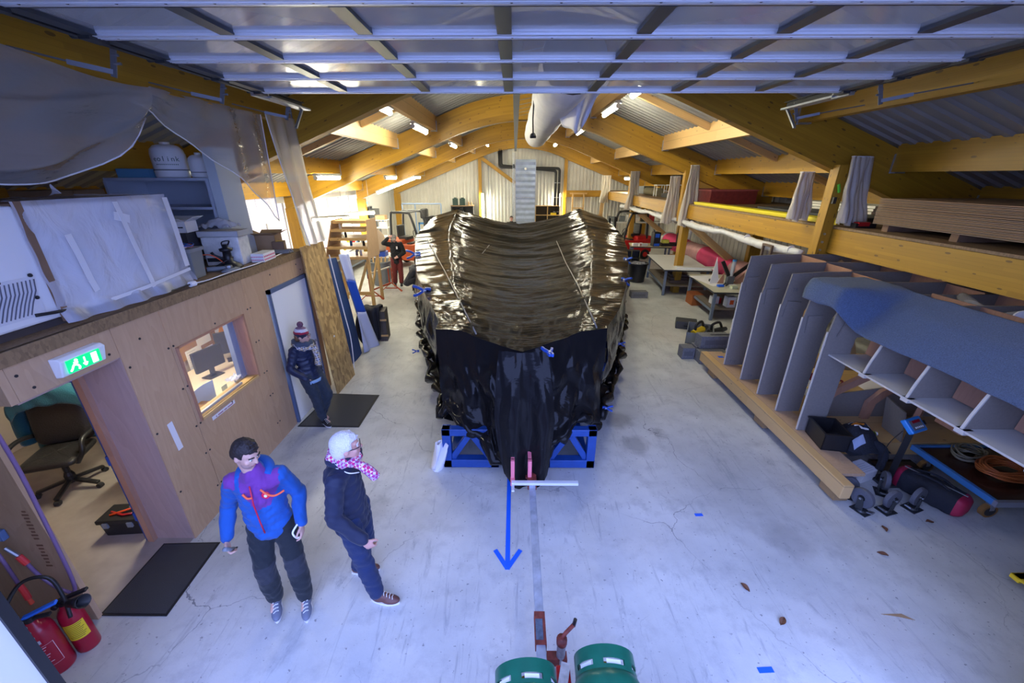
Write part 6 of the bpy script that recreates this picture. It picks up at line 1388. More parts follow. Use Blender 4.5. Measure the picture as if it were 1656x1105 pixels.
# ---- store on the right mezzanine
MT = 2.80
st = thing('board_stack', 'tall stack of brown corrugated boards on the mezzanine edge', 'boards', (6.05, 3.9, MT))
for k in range(22):
    m = MB(); off = random.uniform(-.03, .03); m.bb((-.68+off, -2.35+off, .10+k*.0165), (1.0+off, 2.35+off, .10+k*.0165+.011)); m.build('board', CARD if k % 2 else mat('corrugated_edge', (.28, .20, .13), .85), st)
for y in (-1.8, -.3, 1.2, 2.2): m = MB(); m.bb((-.6, y-.05, 0), (.9, y+.05, .10)); m.build('bearer', CARDD, st)
yp = thing('yellow_plank', 'long bright yellow plank lying along the mezzanine edge', 'plank', (5.42, 9.6, MT), R(2)); m = MB(); m.bb((-.12, -2.6, .03), (.12, 2.7, .075)); m.build('plank', mat('bright_yellow', (.80, .68, .01), .45), yp); m = MB(); m.bb((-.1, -2.6, 0), (-.06, 2.7, .03)); m.bb((.06, -2.6, 0), (.1, 2.7, .03)); m.build('runner', mat('bright_yellow2', (.7, .58, .01), .5), yp)
dp = thing('panel_stack', 'dark grey panels lying behind the yellow plank', 'panels', (6.1, 8.7, MT))
for k in range(3): m = MB(); m.bb((-.4+.03*k, -1.6, .0+.035*k), (.45, 1.5-.1*k, .03+.035*k)); m.build('sheet', mat('dark_panel', (.05, .055, .065), .5), dp)
wp_ = thing('foam_sheets', 'stack of white foam sheets at the back of the mezzanine', 'sheets', (6.7, 8.9, MT))
for k in range(5): m = MB(); m.bb((-.12+.02*k, -1.1, .05*k), (.55, .9, .05*k+.042)); m.build('sheet', mat('cream_foam', (.72, .70, .62), .8), wp_)
rc = thing('red_chest', 'dark red wooden chest on the mezzanine behind the yellow plank', 'chest', (6.25, 13.2, MT), R(5)); m = MB(); m.bb((-.7, -.9, 0), (.7, .9, .36)); m.build('body', mat('oxblood_paint', (.16, .018, .018), .6, noise=.3, nscale=10), rc); m = MB(); m.bb((-.72, -.92, .36), (.72, .92, .40)); m.build('lid', mat('red_lid', (.28, .06, .06), .6), rc)
for k, (x, y, w, h, mt, lb) in enumerate(((5.9, 18.2, .9, .22, mat('khaki_roll', (.20, .17, .10), .8), 'khaki rolled canvas on the far mezzanine'), (6.2, 16.4, .8, .12, BLACKP, 'black flat case on the mezzanine'), (6.3, 20.5, .6, .3, GREYC, 'grey crate on the far mezzanine'))):
    t = thing('stored_item', lb, 'stored goods', (x, y, MT), .1*k)
    if k == 0: m = MB(); m.cyl((0, -.9, .16), (0, .9, .16), .16, n=16); m.build('roll', mt, t, auto=True); m = MB(); m.cyl((0, -.3, .16), (0, -.25, .16), .165, n=16); m.build('strap', DSTEEL, t)
    else: m = MB(); m.bb((-w/2, -w/2, 0), (w/2, w/2, h)); m.build('body', mt, t, bevel=.01); m = MB(); m.bb((-w/2-.01, -w/2-.01, h), (w/2+.01, w/2+.01, h+.03)); m.build('lid', mt, t)
for k, x in enumerate((5.8, 6.3, 6.8)):
    t = thing('white_stool', ['white framed stool on the mezzanine nearest the edge', 'white framed stool in the middle of the mezzanine', 'white framed stool at the back of the mezzanine'][k], 'stool', (x, 17.2, MT), 0, 'stools on the mezzanine')
    for sx in (-1, 1):
        for sy in (-1, 1): m = MB(); m.cyl((sx*.15, sy*.15, 0), (sx*.15, sy*.15, .42), .014, n=6); m.build('leg', WPLAS, t)
    m = MB(); m.bb((-.18, -.18, .42), (.18, .18, .45)); m.build('seat', WPLAS, t)
# curtains tied back along the right mezzanine
CLO = film('beige_dust_curtain', (.62, .56, .47), .93, .4, .5, 5, (2, 2, .4), .18)
def tied(y, x, zt, zb, w0, w1, lb, flare=0.):
    def f(u, v):
        wv = (w0+(w1-w0)*v)*(1-.35*math.sin(3.14*min(1, v*1.2))*.4); a = u-.5; n = 6
        yy = y+a*wv*.45+.075*math.sin(u*n*6.283+.8*math.sin(v*3+u*9))*(.5+.5*v); xx = x-.02+a*wv+.03*math.cos(u*n*6.283)+flare*v*v+.05*nz3(u*4, v*3, y)
        return (xx, yy, zt+(zb-zt)*v+.03*math.sin(u*11)*v)
    t = curtain('tied_curtain', lb, f, 60, 30, CLO, [(1, k/16) for k in range(17)])
    m = MB(); o = Vector(f(.5, 0)); m.tube([Vector(f(k/20, 0))-o for k in range(21)], .01, 6); m.build('top_hem', MATS['white_hem'], t)
    return t
tied(6.75, 5.35, 3.83, 2.84, .42, .62, 'beige plastic curtain bunched in front of the nearest mezzanine post', .12)
tied(7.45, 5.05, 3.62, 2.84, .3, .45, 'beige plastic curtain behind the nearest mezzanine post')
tied(12.7, 5.25, 3.85, 2.15, .34, .62, 'plastic curtain tied at the second mezzanine post, right bunch')
tied(13.4, 4.98, 3.55, 2.15, .34, .62, 'plastic curtain tied at the second mezzanine post, left bunch')
tied(18.7, 5.2, 3.75, 2.2, .4, .7, 'plastic curtain tied at the third mezzanine post')
tied(23.6, 5.0, 3.6, 2.2, .5, .6, 'small far plastic curtain near the gable wall')
gl = thing('green_remote', 'small green and black hook hanging on the mezzanine post', 'hook', (5.08, 6.73, 3.32)); m = MB(); m.tube([(-.02, 0, .12), (0, 0, .06), (.02, 0, .0)], .02, 8); m.build('body', mat('lime_green', (.1, .5, .03), .5), gl); m = MB(); m.box((-.02, 0, -.12), (.05, .04, .1)); m.build('weight', BLACKP, gl)
rdt = thing('red_tool', 'red and black tool lying at the foot of the nearest mezzanine post', 'tool', (5.5, 6.55, MT)); m = MB(); m.bb((-.16, -.05, 0), (.16, .05, .07)); m.build('body', BLACKP, rdt); m = MB(); m.bb((-.12, -.055, .03), (.05, .055, .09)); m.build('cover', RED, rdt)
cbr = thing('steel_clamp_frame', 'small brown steel frame clamped under the mezzanine beam', 'clamp', (4.98, 8.0, 2.30)); m = MB(); m.bb((-.02, -.16, -.02), (.02, .16, .02)); m.build('bar', mat('brown_steel', (.12, .08, .06), .5), cbr)
for y in (-.14, .14): m = MB(); m.bb((-.02, y-.02, -.25), (.02, y+.02, -.02)); m.build('leg', MATS['brown_steel'], cbr)

# odds and ends lying inside the jig
rs = thing('red_straps', 'heap of dark red ratchet straps on the boards inside the jig', 'straps', (5.2, 6.0, .312))
for k in range(9):
    m = MB(); q = random.Random(k); m.tube(smooth_path([(q.uniform(-.22, .22), q.uniform(-.2, .2), q.uniform(.02, .16)) for _ in range(5)]), .016, 6); m.build('strap', mat('strap_red', (.22, .01, .02), .7) if k % 3 else BLACKP, rs, smooth=True)
for k, (x, lb) in enumerate(((4.75, 'silver aluminium profile lying inside the jig, nearer one'), (4.95, 'silver aluminium profile lying inside the jig, farther one'))):
    t = thing('aluminium_profile', lb, 'profile', (x, 6.0, .312), R(-8), 'aluminium profiles in the jig'); m = MB(); m.bb((-.04, -.95, 0), (.04, .95, .012)); m.build('web', ALU, t); m = MB(); m.bb((-.04, -.95, .012), (-.03, .95, .06)); m.build('flange', ALU, t); m = MB(); m.bb((.03, -.95, .012), (.04, .95, .06)); m.build('flange', ALU, t)
ps = thing('propped_sheet', 'pale sheet of board propped inside the jig', 'board', (5.75, 5.6, .312)); m = MB(); m.bb((-.02, -.35, 0), (.02, .35, .5)); m.build('board', mat('lilac_white_board', (.6, .58, .66), .6), ps, rot=(0, R(25), 0)); m = MB(); m.bb((.0, -.36, -.0), (.03, -.33, .45)); m.build('edge_trim', BLACKP, ps, rot=(0, R(25), 0))
# ============================================================ FAR LEFT AND BACK OF THE HALL
bo = thing('strand_board', 'tall oriented strand board leaning beside the white door', 'board', (-3.22, 6.5, 0))
m = MB(); m.prism([(.09, -.39, 0), (.105, .37, 0), (-.07, .40, 2.53), (-.085, -.34, 2.55)], (.02, .0, .0)); m.build('panel', OSB, bo); m = MB(); m.bb((.0, -.05, .95), (.06, -.02, .98)); m.build('label', WPLAS, bo)
m = MB(); m.tube(smooth_path([(-.0, .43, 2.3), (.03, .45, 1.8), (.06, .50, 1.2), (.12, .46, .7), (.10, .44, .1)]), .01, 6); m.build('white_cable', WPLAS, bo, smooth=True)
m = MB(); m.prism([(-3.36, 6.92, 0), (-3.33, 7.0, 0), (-3.40, 6.99, 2.5), (-3.42, 6.92, 2.5)], (0.03, 0, 0)); tag(m.build('plywood_offcut', PLY, None), 'brown plywood board leaning behind the strand board', 'board')
bm_ = thing('blue_mattress', 'tall dark blue foam mat leaning at the end of the office', 'mat', (-3.4, 7.55, 0))
def bmf(u, v, d=0.): return (-.22*v+.07*math.sin(u*3)*.3+.08+d+.02*math.sin(v*3), -.30+.62*u+.02*v, .01+2.12*v-.06*u*v)
m = MB(); m.grid(lambda u, v: bmf(u, v), 10, 16); m.grid(lambda u, v: bmf(u, v, -.09), 10, 16); m.build('foam', mat('navy_foam', (.008, .04, .16), .7, noise=.2, nscale=3), bm_, smooth=True)
m = MB(); m.grid(lambda u, v: (bmf(0, v)[0]-.09*u, bmf(0, v)[1], bmf(0, v)[2]), 2, 12); m.grid(lambda u, v: (bmf(1, v)[0]-.09*u, bmf(1, v)[1], bmf(1, v)[2]), 2, 12); m.grid(lambda u, v: (bmf(u, 1)[0]-.09*v, bmf(u, 1)[1], bmf(u, 1)[2]), 8, 2); m.build('edge', mat('navy_edge', (.02, .03, .09), .7), bm_)
ws = thing('white_blue_sheet', 'white and blue plastic sheet draped over the end of the blue mat', 'plastic sheet', (-3.32, 7.95, 0))
def wsf(u, v): return (-.16*v+.06+.05*math.sin(u*9+v*4)+.14*(1-v)*u, -.1+.42*u*(1-.2*v)+.12*(1-v)*u, .02+2.1*v-.04*u+.02*math.sin(u*7))
for nm, v0, v1, mt in (('sheet', 0, .42, mat('pale_blue_sheet', (.52, .56, .75), .6)), ('sheet', .42, .75, mat('royal_blue_sheet', (.01, .07, .45), .5)), ('sheet', .75, 1, MATS['pale_blue_sheet'])):
    m = MB(); m.grid(lambda u, v: wsf(u, v0+(v1-v0)*v), 16, 14); m.build(nm, mt, ws, smooth=True, solid=.01)
bx = thing('wooden_crate', 'dark wooden slatted crate standing on the floor beyond the blue mat', 'crate', (-3.16, 8.75, 0), R(8))
for k in range(4): m = MB(); m.bb((-.16+.085*k, -.2, 0), (-.08+.085*k, .2, .72)); m.build('slat', mat('weathered_slats', (.10, .085, .075), .8, noise=.2), bx)
for z in (.12, .5): m = MB(); m.bb((-.18, -.215, z), (.2, -.2, z+.04)); m.build('batten', PALEW, bx)
bj = thing('black_coat', 'black coat thrown over the wooden crate', 'coat', (-3.28, 8.65, 0), R(8))
def coatf(u, v):
    a = v*1.9; x = -.20+.42*u
    if a < .75: return (x-.05*math.sin(u*8)*(.75-a), -.24+.03*math.sin(u*17), .10+a*.93)
    if a < 1.25: return (x, -.24+(a-.75)*.9, .80+.03*math.sin(u*9)+.03*math.sin(a*9))
    return (x, .22+.02*math.sin(u*9), .80-(a-1.25)*.9)
m = MB(); m.grid(coatf, 26, 40); m.build('cloth', DK, bj, smooth=True, solid=.03); m = MB(); m.tube(smooth_path([(-.18, -.2, .75), (-.27, -.22, .5), (-.25, -.25, .2), (-.16, -.27, .03)]), .06, 10); m.build('sleeve', DK, bj, smooth=True)
# wooden rack
rk = thing('wooden_rack', 'pale wooden stepped shelf rack on legs left of the trestle', 'rack', (-4.6, 11.6, 0))
lv_ = [2.40, 2.18, 1.95, 1.72, 1.45]
for k, z in enumerate(lv_):
    x0 = -.42-.06*k; m = MB(); m.bb((x0, -.25-.05*k, z-.02), (.48, .45, z+.02)); m.build('shelf', PALEW, rk)
    m = MB(); m.bb((x0, -.27-.05*k, z-.045), (.48, -.25-.05*k, z+.03)); m.build('lip', PALEW, rk)
m = MB(); m.prism([(.50, -.5, 1.40), (.50, .5, 1.40), (.50, .5, 2.45), (.50, -.26, 2.45)], (.02, 0, 0)); m.build('side_panel', PLY, rk)
m = MB(); m.prism([(-.72, -.45, 1.40), (-.72, .5, 1.40), (-.45, .5, 2.45), (-.45, -.26, 2.45)], (.02, 0, 0)); m.build('side_panel', PLY, rk)
for x, y in ((.45, -.35), (.45, .45), (-.65, -.35), (-.65, .45)): m = MB(); m.bb((x-.04, y-.04, 0), (x+.04, y+.04, 1.42)); m.build('leg', PALEW, rk)
m = MB(); m.bar((.42, -.38, 1.3), (-.3, .4, .1), .04, .08); m.bar((.45, .4, 1.3), (.42, -.35, .35), .04, .07); m.bar((-.62, -.36, .4), (.42, -.36, .4), .04, .1); m.build('brace', PALEW, rk)
for k in range(6):
    x, z = random.uniform(-.3, .35), random.choice(lv_[1:]); y_ = -.15
    m = MB(); m.lathe([(.035, 0), (.035, .12), (.015, .15), (.015, .18), (0, .18)], n=10); tag(m.build('spray_bottle', (WPLAS, BLACKP, BLF, GREYC)[k % 4], None, (-4.6-.28+.12*k, 11.6+y_, lv_[[1, 2, 3, 4, 4, 3][k]]+.021), smooth=True), ['white bottle on the upper shelf of the wooden rack', 'black bottle on a middle shelf of the rack', 'blue bottle on the fourth shelf of the rack', 'grey bottle on the lowest rack shelf', 'white bottle on the lowest rack shelf', 'black bottle on the fourth rack shelf'][k], 'bottle', 'bottles on the rack')
# orange trestle
OR2 = mat('orange_red_steel', (.45, .07, .02), .45)
tr = thing('trestle', 'orange steel trestle standing on the floor beside the grey bin', 'trestle', (-4.25, 12.4, 0))
a, b = Vector((-.17, -.45, 0)), Vector((.15, .5, 0))
for p in (a, b):
    for s in (-.05, .05): m = MB(); m.bar(p+Vector((s, 0, .25)), p+Vector((s, 0, .80)), .03, .03); m.build('post', OR2, tr)
    for s in (-1, 1):
        for e in (0, .08): m = MB(); m.bar(p+Vector((s*.02, 0, .30)), p+Vector((s*.34, -.04+e, .015)), .022, .022); m.build('foot', OR2, tr)
    m = MB(); m.bar(p+Vector((-.2, 0, .12)), p+Vector((.2, 0, .12)), .02, .03); m.build('brace', OR2, tr)
m = MB(); m.bar(a+Vector((0, 0, .82)), b+Vector((0, 0, .82)), .06, .04); m.build('top_bar', mat('pale_top_bar', (.6, .55, .48), .5), tr); m = MB(); m.bar(a+Vector((0, 0, .3)), b+Vector((0, 0, .3)), .04, .04); m.build('lower_bar', OR2, tr)
gb_ = thing('grey_bin', 'large grey plastic bin with offcuts inside', 'bin', (-4.7, 13.85, 0)); m = MB(); m.lathe([(.27, 0), (.35, .78), (.39, .80), (.39, .85), (.35, .85), (.33, .75), (.26, .04), (0, .04)], n=28); m.build('body', mat('bin_grey', (.22, .24, .27), .55), gb_, auto=True)
for k in range(5): m = MB(); m.bar((-.2+.1*k, -.1, .3), (-.3+.15*k, .2, .95), .05, .01); m.build('offcut', PALEW, gb_)
sk2 = thing('beige_sack', 'tall beige sack standing on a blue box', 'sack', (-5.05, 15.0, .98)); m = MB(); m.lathe([(0, 0), (.2, .01), (.25, .1), (.26, .35), (.22, .55), (.14, .68), (.05, .78), (.0, .79)], n=24); m.build('body', mat('sack_beige', (.62, .48, .36), .9, bump=.6, bscale=8), sk2, smooth=True); m = MB(); m.tube([(0, -.2, .7), (0, -.1, .74), (0, 0, .8)], .02, 8); m.build('neck', MATS['sack_beige'], sk2)
small('blue_bin_box', 'blue plastic box under the beige sack', 'box', (-5.05, 15.0, .80), [('body', (-.25, -.2, 0), (.25, .2, .16), mat('royal_blue_plastic', (.02, .08, .5), .4)), ('rim', (-.26, -.21, .16), (.26, .21, .18), MATS['royal_blue_plastic'])])
bench('workbench', 'low table carrying the blue box and beige sack', (-5.1, 15.2, 0), 0, 1.0, 1.2, .80, mat('table_white', (.7, .7, .68), .5))
# window benches with bottles and pots
WB = bench('workbench', 'long white workbench under the translucent windows', (-6.85, 15.7, 0), 0, 1.0, 6.0, .92, BTOP)
BC = [WPLAS, WPLAS, BLF, RED, YEL, GREYC, BLACKP, WPLAS]; BNm = ['white', 'cream white', 'blue', 'red', 'yellow', 'grey', 'black', 'plain white']
ORD = ['first', 'second', 'third', 'fourth', 'fifth', 'sixth', 'seventh', 'eighth', 'ninth', 'tenth', 'eleventh', 'twelfth', 'thirteenth', 'fourteenth', 'fifteenth', 'sixteenth', 'seventeenth', 'eighteenth', 'nineteenth', 'twentieth', 'twenty-first', 'twenty-second', 'twenty-third', 'twenty-fourth', 'twenty-fifth', 'last']
for k in range(26):
    y = 13.0+k*.21; x = -6.6-.25*(k % 3)+.02*(k % 5); h = .16+.14*((k*7) % 5)/5; r = .05+.02*(k % 3)
    t = thing('bottle', '%s container number-free on the window bench' % BNm[k % 8], 'bottle', (x, y, .921), 0, '%s containers on the window bench' % BNm[k % 8]); t['label'] = '%s container on the window bench, %s from the near end' % (BNm[k % 8], ORD[k]); t['group'] = 'containers on the window bench'
    m = MB(); m.lathe([(r, 0), (r, h*.65), (r*.5, h*.8), (r*.35, h*.82), (r*.35, h*.92)], n=12); m.build('body', BC[k % 8], t, smooth=True); m = MB(); m.cyl((0, 0, h*.92), (0, 0, h), r*.42, n=10); m.build('cap', BC[(k*3+1) % 8], t)
small('shop_board', 'white board leaning behind the window bench pots', 'board', (-7.2, 17.5, .921), [('board', (-.02, -.5, 0), (.02, .5, .5), WPLAS), ('frame', (-.03, -.52, 0), (.03, -.5, .52), GREYC)])
# left rear wall: exit sign, doorway
d3 = sroot('door_3', (WLX, 21.0, 0)); m = MB(); m.bb((0, 0, 0), (.02, .95, 2.05)); m.build('dark_opening', mat('dark_doorway', (.012, .012, .014), .8), d3)
for a, b in (((0, -.08, 0), (.07, 0, 2.12)), ((0, .95, 0), (.07, 1.03, 2.12)), ((0, -.08, 2.05), (.07, 1.03, 2.12))): m = MB(); m.bb(a, b); m.build('door_frame', mat('slate_frame', (.08, .09, .10), .5), d3)
m = MB(); m.bb((.02, .6, .02), (.55, .66, 2.03)); m.build('door_leaf', mat('grey_leaf', (.2, .21, .22), .5), d3)
es = thing('exit_sign', 'tiny green exit sign over the dark doorway at the far left', 'sign', (WLX+.02, 21.3, 2.32)); m = MB(); m.bb((0, -.17, -.08), (.06, .17, .08)); m.build('housing', WPLAS, es); m = MB(); m.bb((.06, -.1, -.06), (.065, .1, .06)); m.build('panel', emis('exit_green_far', (.05, .6, .15), 3), es)
# racks of white plastic goods by the doorway
wr_ = thing('wire_basket_rack', 'white wire rack with cartons beside the dark doorway', 'rack', (-6.3, 19.6, 0))
for x in (-.3, .3):
    for y in (-.3, .3): m = MB(); m.cyl((x, y, 0), (x, y, 1.7), .015, n=6); m.build('post', WPLAS, wr_)
for z in (.5, .9, 1.3, 1.65): m = MB(); m.bb((-.32, -.32, z), (.32, .32, z+.02)); m.build('shelf', WPLAS, wr_)
small('carton', 'small kraft carton on top of the white wire rack', 'box', (-6.3, 19.6, 1.671), [('body', (-.25, -.2, 0), (.2, .2, .2), CARD), ('tape', (-.25, -.02, .2), (.2, .02, .202), CARDD)])
small('jerrycan', 'white jerrycan on the shelf by the forklift', 'jerrycan', (-6.25, 19.55, 1.321), [('body', (-.15, -.12, 0), (.15, .12, .26), WPLAS), ('cap', (-.03, -.03, .26), (.03, .03, .3), BLF)])
# forklifts
def forklift(name, lb, loc, rz, bodyc, cab):
    t = thing(name, lb, 'forklift', loc, rz)
    m = MB(); m.bb((-.55, -.9, .28), (.55, .55, .95)); m.bb((-.52, .1, .9), (.52, .85, 1.12)); m.build('body', bodyc, t, bevel=.04)
    m = MB(); m.bb((-.5, .55, .3), (.5, .95, 1.05)); m.build('counterweight', bodyc, t, bevel=.06)
    for x in (-.5, .5):
        for y, r in ((-.7, .30), (.55, .24)): m = MB(); m.cyl((x-.09, y, r), (x+.09, y, r), r, n=20); m.build('wheel', RUBBER, t, auto=True); m = MB(); m.cyl((x-.1, y, r), (x+.1, y, r), r*.5, n=14); m.build('rim', bodyc, t)
    for x in (-.5, .5):
        m = MB(); m.tube(smooth_path([(x, -.62, .9), (x, -.55, 1.5), (x, -.35, 2.12), (x, -.2, 2.2), (x, .35, 2.2), (x, .52, 2.1), (x, .60, 1.0)]), .05, 8); m.build('guard_frame', cab, t, smooth=True)
    m = MB()
    for y in np.linspace(-.25, .4, 6): m.bb((-.5, y-.02, 2.18), (.5, y+.02, 2.22))
    m.build('roof_guard', cab, t)
    m = MB(); m.box((0, .2, 1.15), (.5, .45, .14)); m.box((0, .42, 1.42), (.48, .12, .5)); m.build('seat', BLACKP, t, bevel=.03)
    m = MB(); m.cyl((0, -.5, .9), (0, -.28, 1.3), .03, n=8); m.tube([(.17*math.cos(a), -.27+.06*math.sin(a), 1.3+.16*math.sin(a)) for a in [i*math.pi/8 for i in range(16)]], .016, 6, closed=True); m.build('steering_wheel', BLACKP, t, smooth=True)
    for x in (-.22, .22): m = MB(); m.bb((x-.05, -1.06, .1), (x+.05, -.94, 2.05)); m.build('mast', DSTEEL, t)
    m = MB(); m.bb((-.3, -1.04, 1.95), (.3, -.96, 2.05)); m.bb((-.45, -1.12, .25), (.45, -1.06, .6)); m.build('carriage', DSTEEL, t)
    for x in (-.25, .25): m = MB(); m.bb((x-.05, -2.0, .05), (x+.05, -1.06, .10)); m.build('fork', DSTEEL, t)
    m = MB(); m.bb((-.5, -.3, .7), (.5, -.1, 1.0)); m.build('dashboard', BLACKP, t)
    return t
FKC = mat('charcoal_cab', (.045, .05, .055), .5)
forklift('orange_forklift', 'orange forklift with dark grey overhead guard behind the man in the cap', (-4.45, 17.3, 0), R(75), mat('forklift_orange', (.50, .09, .02), .4), FKC)
rf = forklift('red_forklift', 'red forklift with black guard standing right of the covered mould', (5.3, 19.0, 0), R(-70), mat('forklift_red', (.62, .02, .02), .35), BLACKP); rf.scale = (1, 1, .93)
# gable furniture
sh_ = thing('cubby_shelf', 'open wooden cubby shelf on the gable wall right of the steel duct', 'shelf', (1.92, 24.8, .9))
for a, b in (((-.72, -.2, 0), (.72, .2, .03)), ((-.72, -.2, .52), (.72, .2, .55)), ((-.72, -.2, 1.04), (.72, .2, 1.07)), ((-.72, -.2, 0), (-.69, .2, 1.07)), ((.69, -.2, 0), (.72, .2, 1.07)), ((-.015, -.2, 0), (.015, .2, 1.07))): m = MB(); m.bb(a, b); m.build('board', PALEW, sh_)
m = MB(); m.bb((-.7, .18, 0), (.7, .2, 1.06)); m.build('back_board', mat('dark_back', (.05, .04, .03), .7), sh_)
m = MB(); m.bb((-.6, -.2, -.9), (-.5, .2, 0)); m.bb((.5, -.2, -.9), (.6, .2, 0)); m.build('leg', PALEW, sh_)
for k, (x, z, mt, lb) in enumerate(((.35, 1.45+.0, YEL, 'yellow box in the cubby shelf'), (-.3, .93, PAPER, 'stack of white papers in the lower cubby'), (.3, .93, BLF, 'blue box in the lower cubby shelf'))):
    small('shelf_box', lb, 'box', (1.92+x, 24.72, (1.451 if z > 1.2 else .931)), [('body', (-.16, -.1, 0), (.16, .1, .1), mt), ('lid', (-.165, -.105, .1), (.165, .105, .115), mt)])
bc2 = thing('black_cabinet', 'dark open cabinet on the gable wall left of the upright tube', 'cabinet', (-3.1, 24.75, 0)); m = MB()
for a, b in (((-.65, -.25, 0), (.65, .25, .05)), ((-.65, -.25, 1.9), (.65, .25, 1.95)), ((-.65, -.25, 0), (-.6, .25, 1.95)), ((.6, -.25, 0), (.65, .25, 1.95)), ((-.02, -.25, 0), (.02, .25, 1.95)), ((-.6, .22, 0), (.6, .25, 1.95))): m.bb(a, b)
m.build('carcass', BLACKP, bc2); m = MB(); m.bb((-.67, -.27, 1.95), (.67, .25, 1.99)); m.build('top', CARD, bc2)
for k, x in enumerate((-3.5, -3.08)): small('green_canister', ['dark green canister on the black cabinet, left one', 'dark green canister on the black cabinet, right one'][k], 'canister', (x, 24.7, 1.991), [('body', (-.15, -.12, 0), (.15, .12, .38), mat('bottle_green', (.015, .05, .04), .4)), ('handle', (-.08, -.03, .38), (.08, .03, .43), MATS['bottle_green'])], 0, 'green canisters')
small('wood_pieces', 'two pale wooden wedges standing on the black cabinet', 'wood', (-2.65, 24.7, 1.991), [('wedge', (-.1, -.05, 0), (-.04, .05, .2), PALEW), ('wedge', (.06, -.05, 0), (.12, .05, .17), PALEW)])
oc2 = thing('outboard_motor', 'black outboard motor on a stand beside the black cabinet', 'outboard motor', (-4.8, 22.0, 0)); m = MB(); m.box((0, 0, 1.75), (.36, .5, .5)); m.build('cowling', BLACKP, oc2, bevel=.08); m = MB(); m.bb((-.06, -.1, .4), (.06, .1, 1.5)); m.build('leg', BLACKP, oc2); m = MB(); m.bb((-.35, -.03, 1.2), (.35, .03, 1.3)); m.bb((-.35, -.03, 0), (-.28, .03, 1.3)); m.bb((.28, -.03, 0), (.35, .03, 1.3)); m.build('stand', BLF, oc2)
bf_ = thing('blue_pipe_frame', 'pale blue tube frame behind the orange forklift', 'frame', (-5.6, 22.6, 0))
for x in (-.5, .2): m = MB(); m.cyl((x, 0, 0), (x, 0, 2.2), .035, n=8); m.build('upright', mat('pale_blue_tube', (.25, .35, .55), .4), bf_)
m = MB(); m.cyl((-.5, 0, 2.2), (1.6, 0, 2.2), .035, n=8); m.build('crossbar', MATS['pale_blue_tube'], bf_); m = MB(); m.cyl((1.6, 0, 0), (1.6, 0, 2.2), .035, n=8); m.build('upright', MATS['pale_blue_tube'], bf_)
pl3 = thing('leaning_plank', 'pale plank standing upright against the gable on the right', 'plank', (4.9, 24.3, 0)); m = MB(); m.bb((-.1, -.03, 0), (.1, .03, 2.7)); m.build('plank', PALEW, pl3, rot=(R(-3), R(4), 0)); m = MB(); m.bb((-.12, -.05, 0), (.12, .05, 1.5)); m.build('batten', PALEW, pl3)
ez = thing('timber_easel', 'small timber frame on the gable wall rail', 'frame', (3.7, 24.8, 1.8))
for x in (-.32, .32): m = MB(); m.bb((x-.04, -.03, -1.8), (x+.04, .03, .85)); m.build('upright', PALEW, ez)
m = MB(); m.bb((-.5, -.03, .8), (.5, .03, .88)); m.bb((-.36, -.03, .0), (.36, .03, .06)); m.build('crossbar', PALEW, ez)
# white shelving far right under the mezzanine
ws2 = thing('far_workbench', 'white workbench with clutter in the far right corner', 'workbench', (6.6, 23.0, 0)); m = MB(); m.bb((-1.4, -.4, 1.2), (1.4, .4, 1.26)); m.build('top', BTOP, ws2)
for x in (-1.3, 0, 1.3): m = MB(); m.bb((x-.04, -.35, 0), (x+.04, -.27, 1.2)); m.bb((x-.04, .27, 0), (x+.04, .35, 1.2)); m.build('leg', GREYC, ws2)
for k in range(6): small('clutter_box', '%s box on the far right workbench' % ['black', 'grey', 'white', 'cream', 'charcoal', 'dark red'][k], 'box', (5.5+.4*k, 22.95, 1.261), [('body', (-.14, -.15, 0), (.14, .15, .2+.06*(k % 3)), (BLACKP, GREYC, WPLAS, BTOP, DSTEEL, RED)[k]), ('lid', (-.145, -.155, .2+.06*(k % 3)), (.145, .155, .22+.06*(k % 3)), (BLACKP, GREYC, WPLAS, BTOP, DSTEEL, RED)[k])], 0, 'boxes on the far workbench')
# concrete blocks beside the man in the cap
block((-3.55, 14.2, 0), (.4, .5, .3), 'pale concrete block on the floor behind the man in the cap'); block((-3.55, 14.2, .301), (.4, .5, .3), 'pale concrete block stacked on the lower one behind the man in the cap')
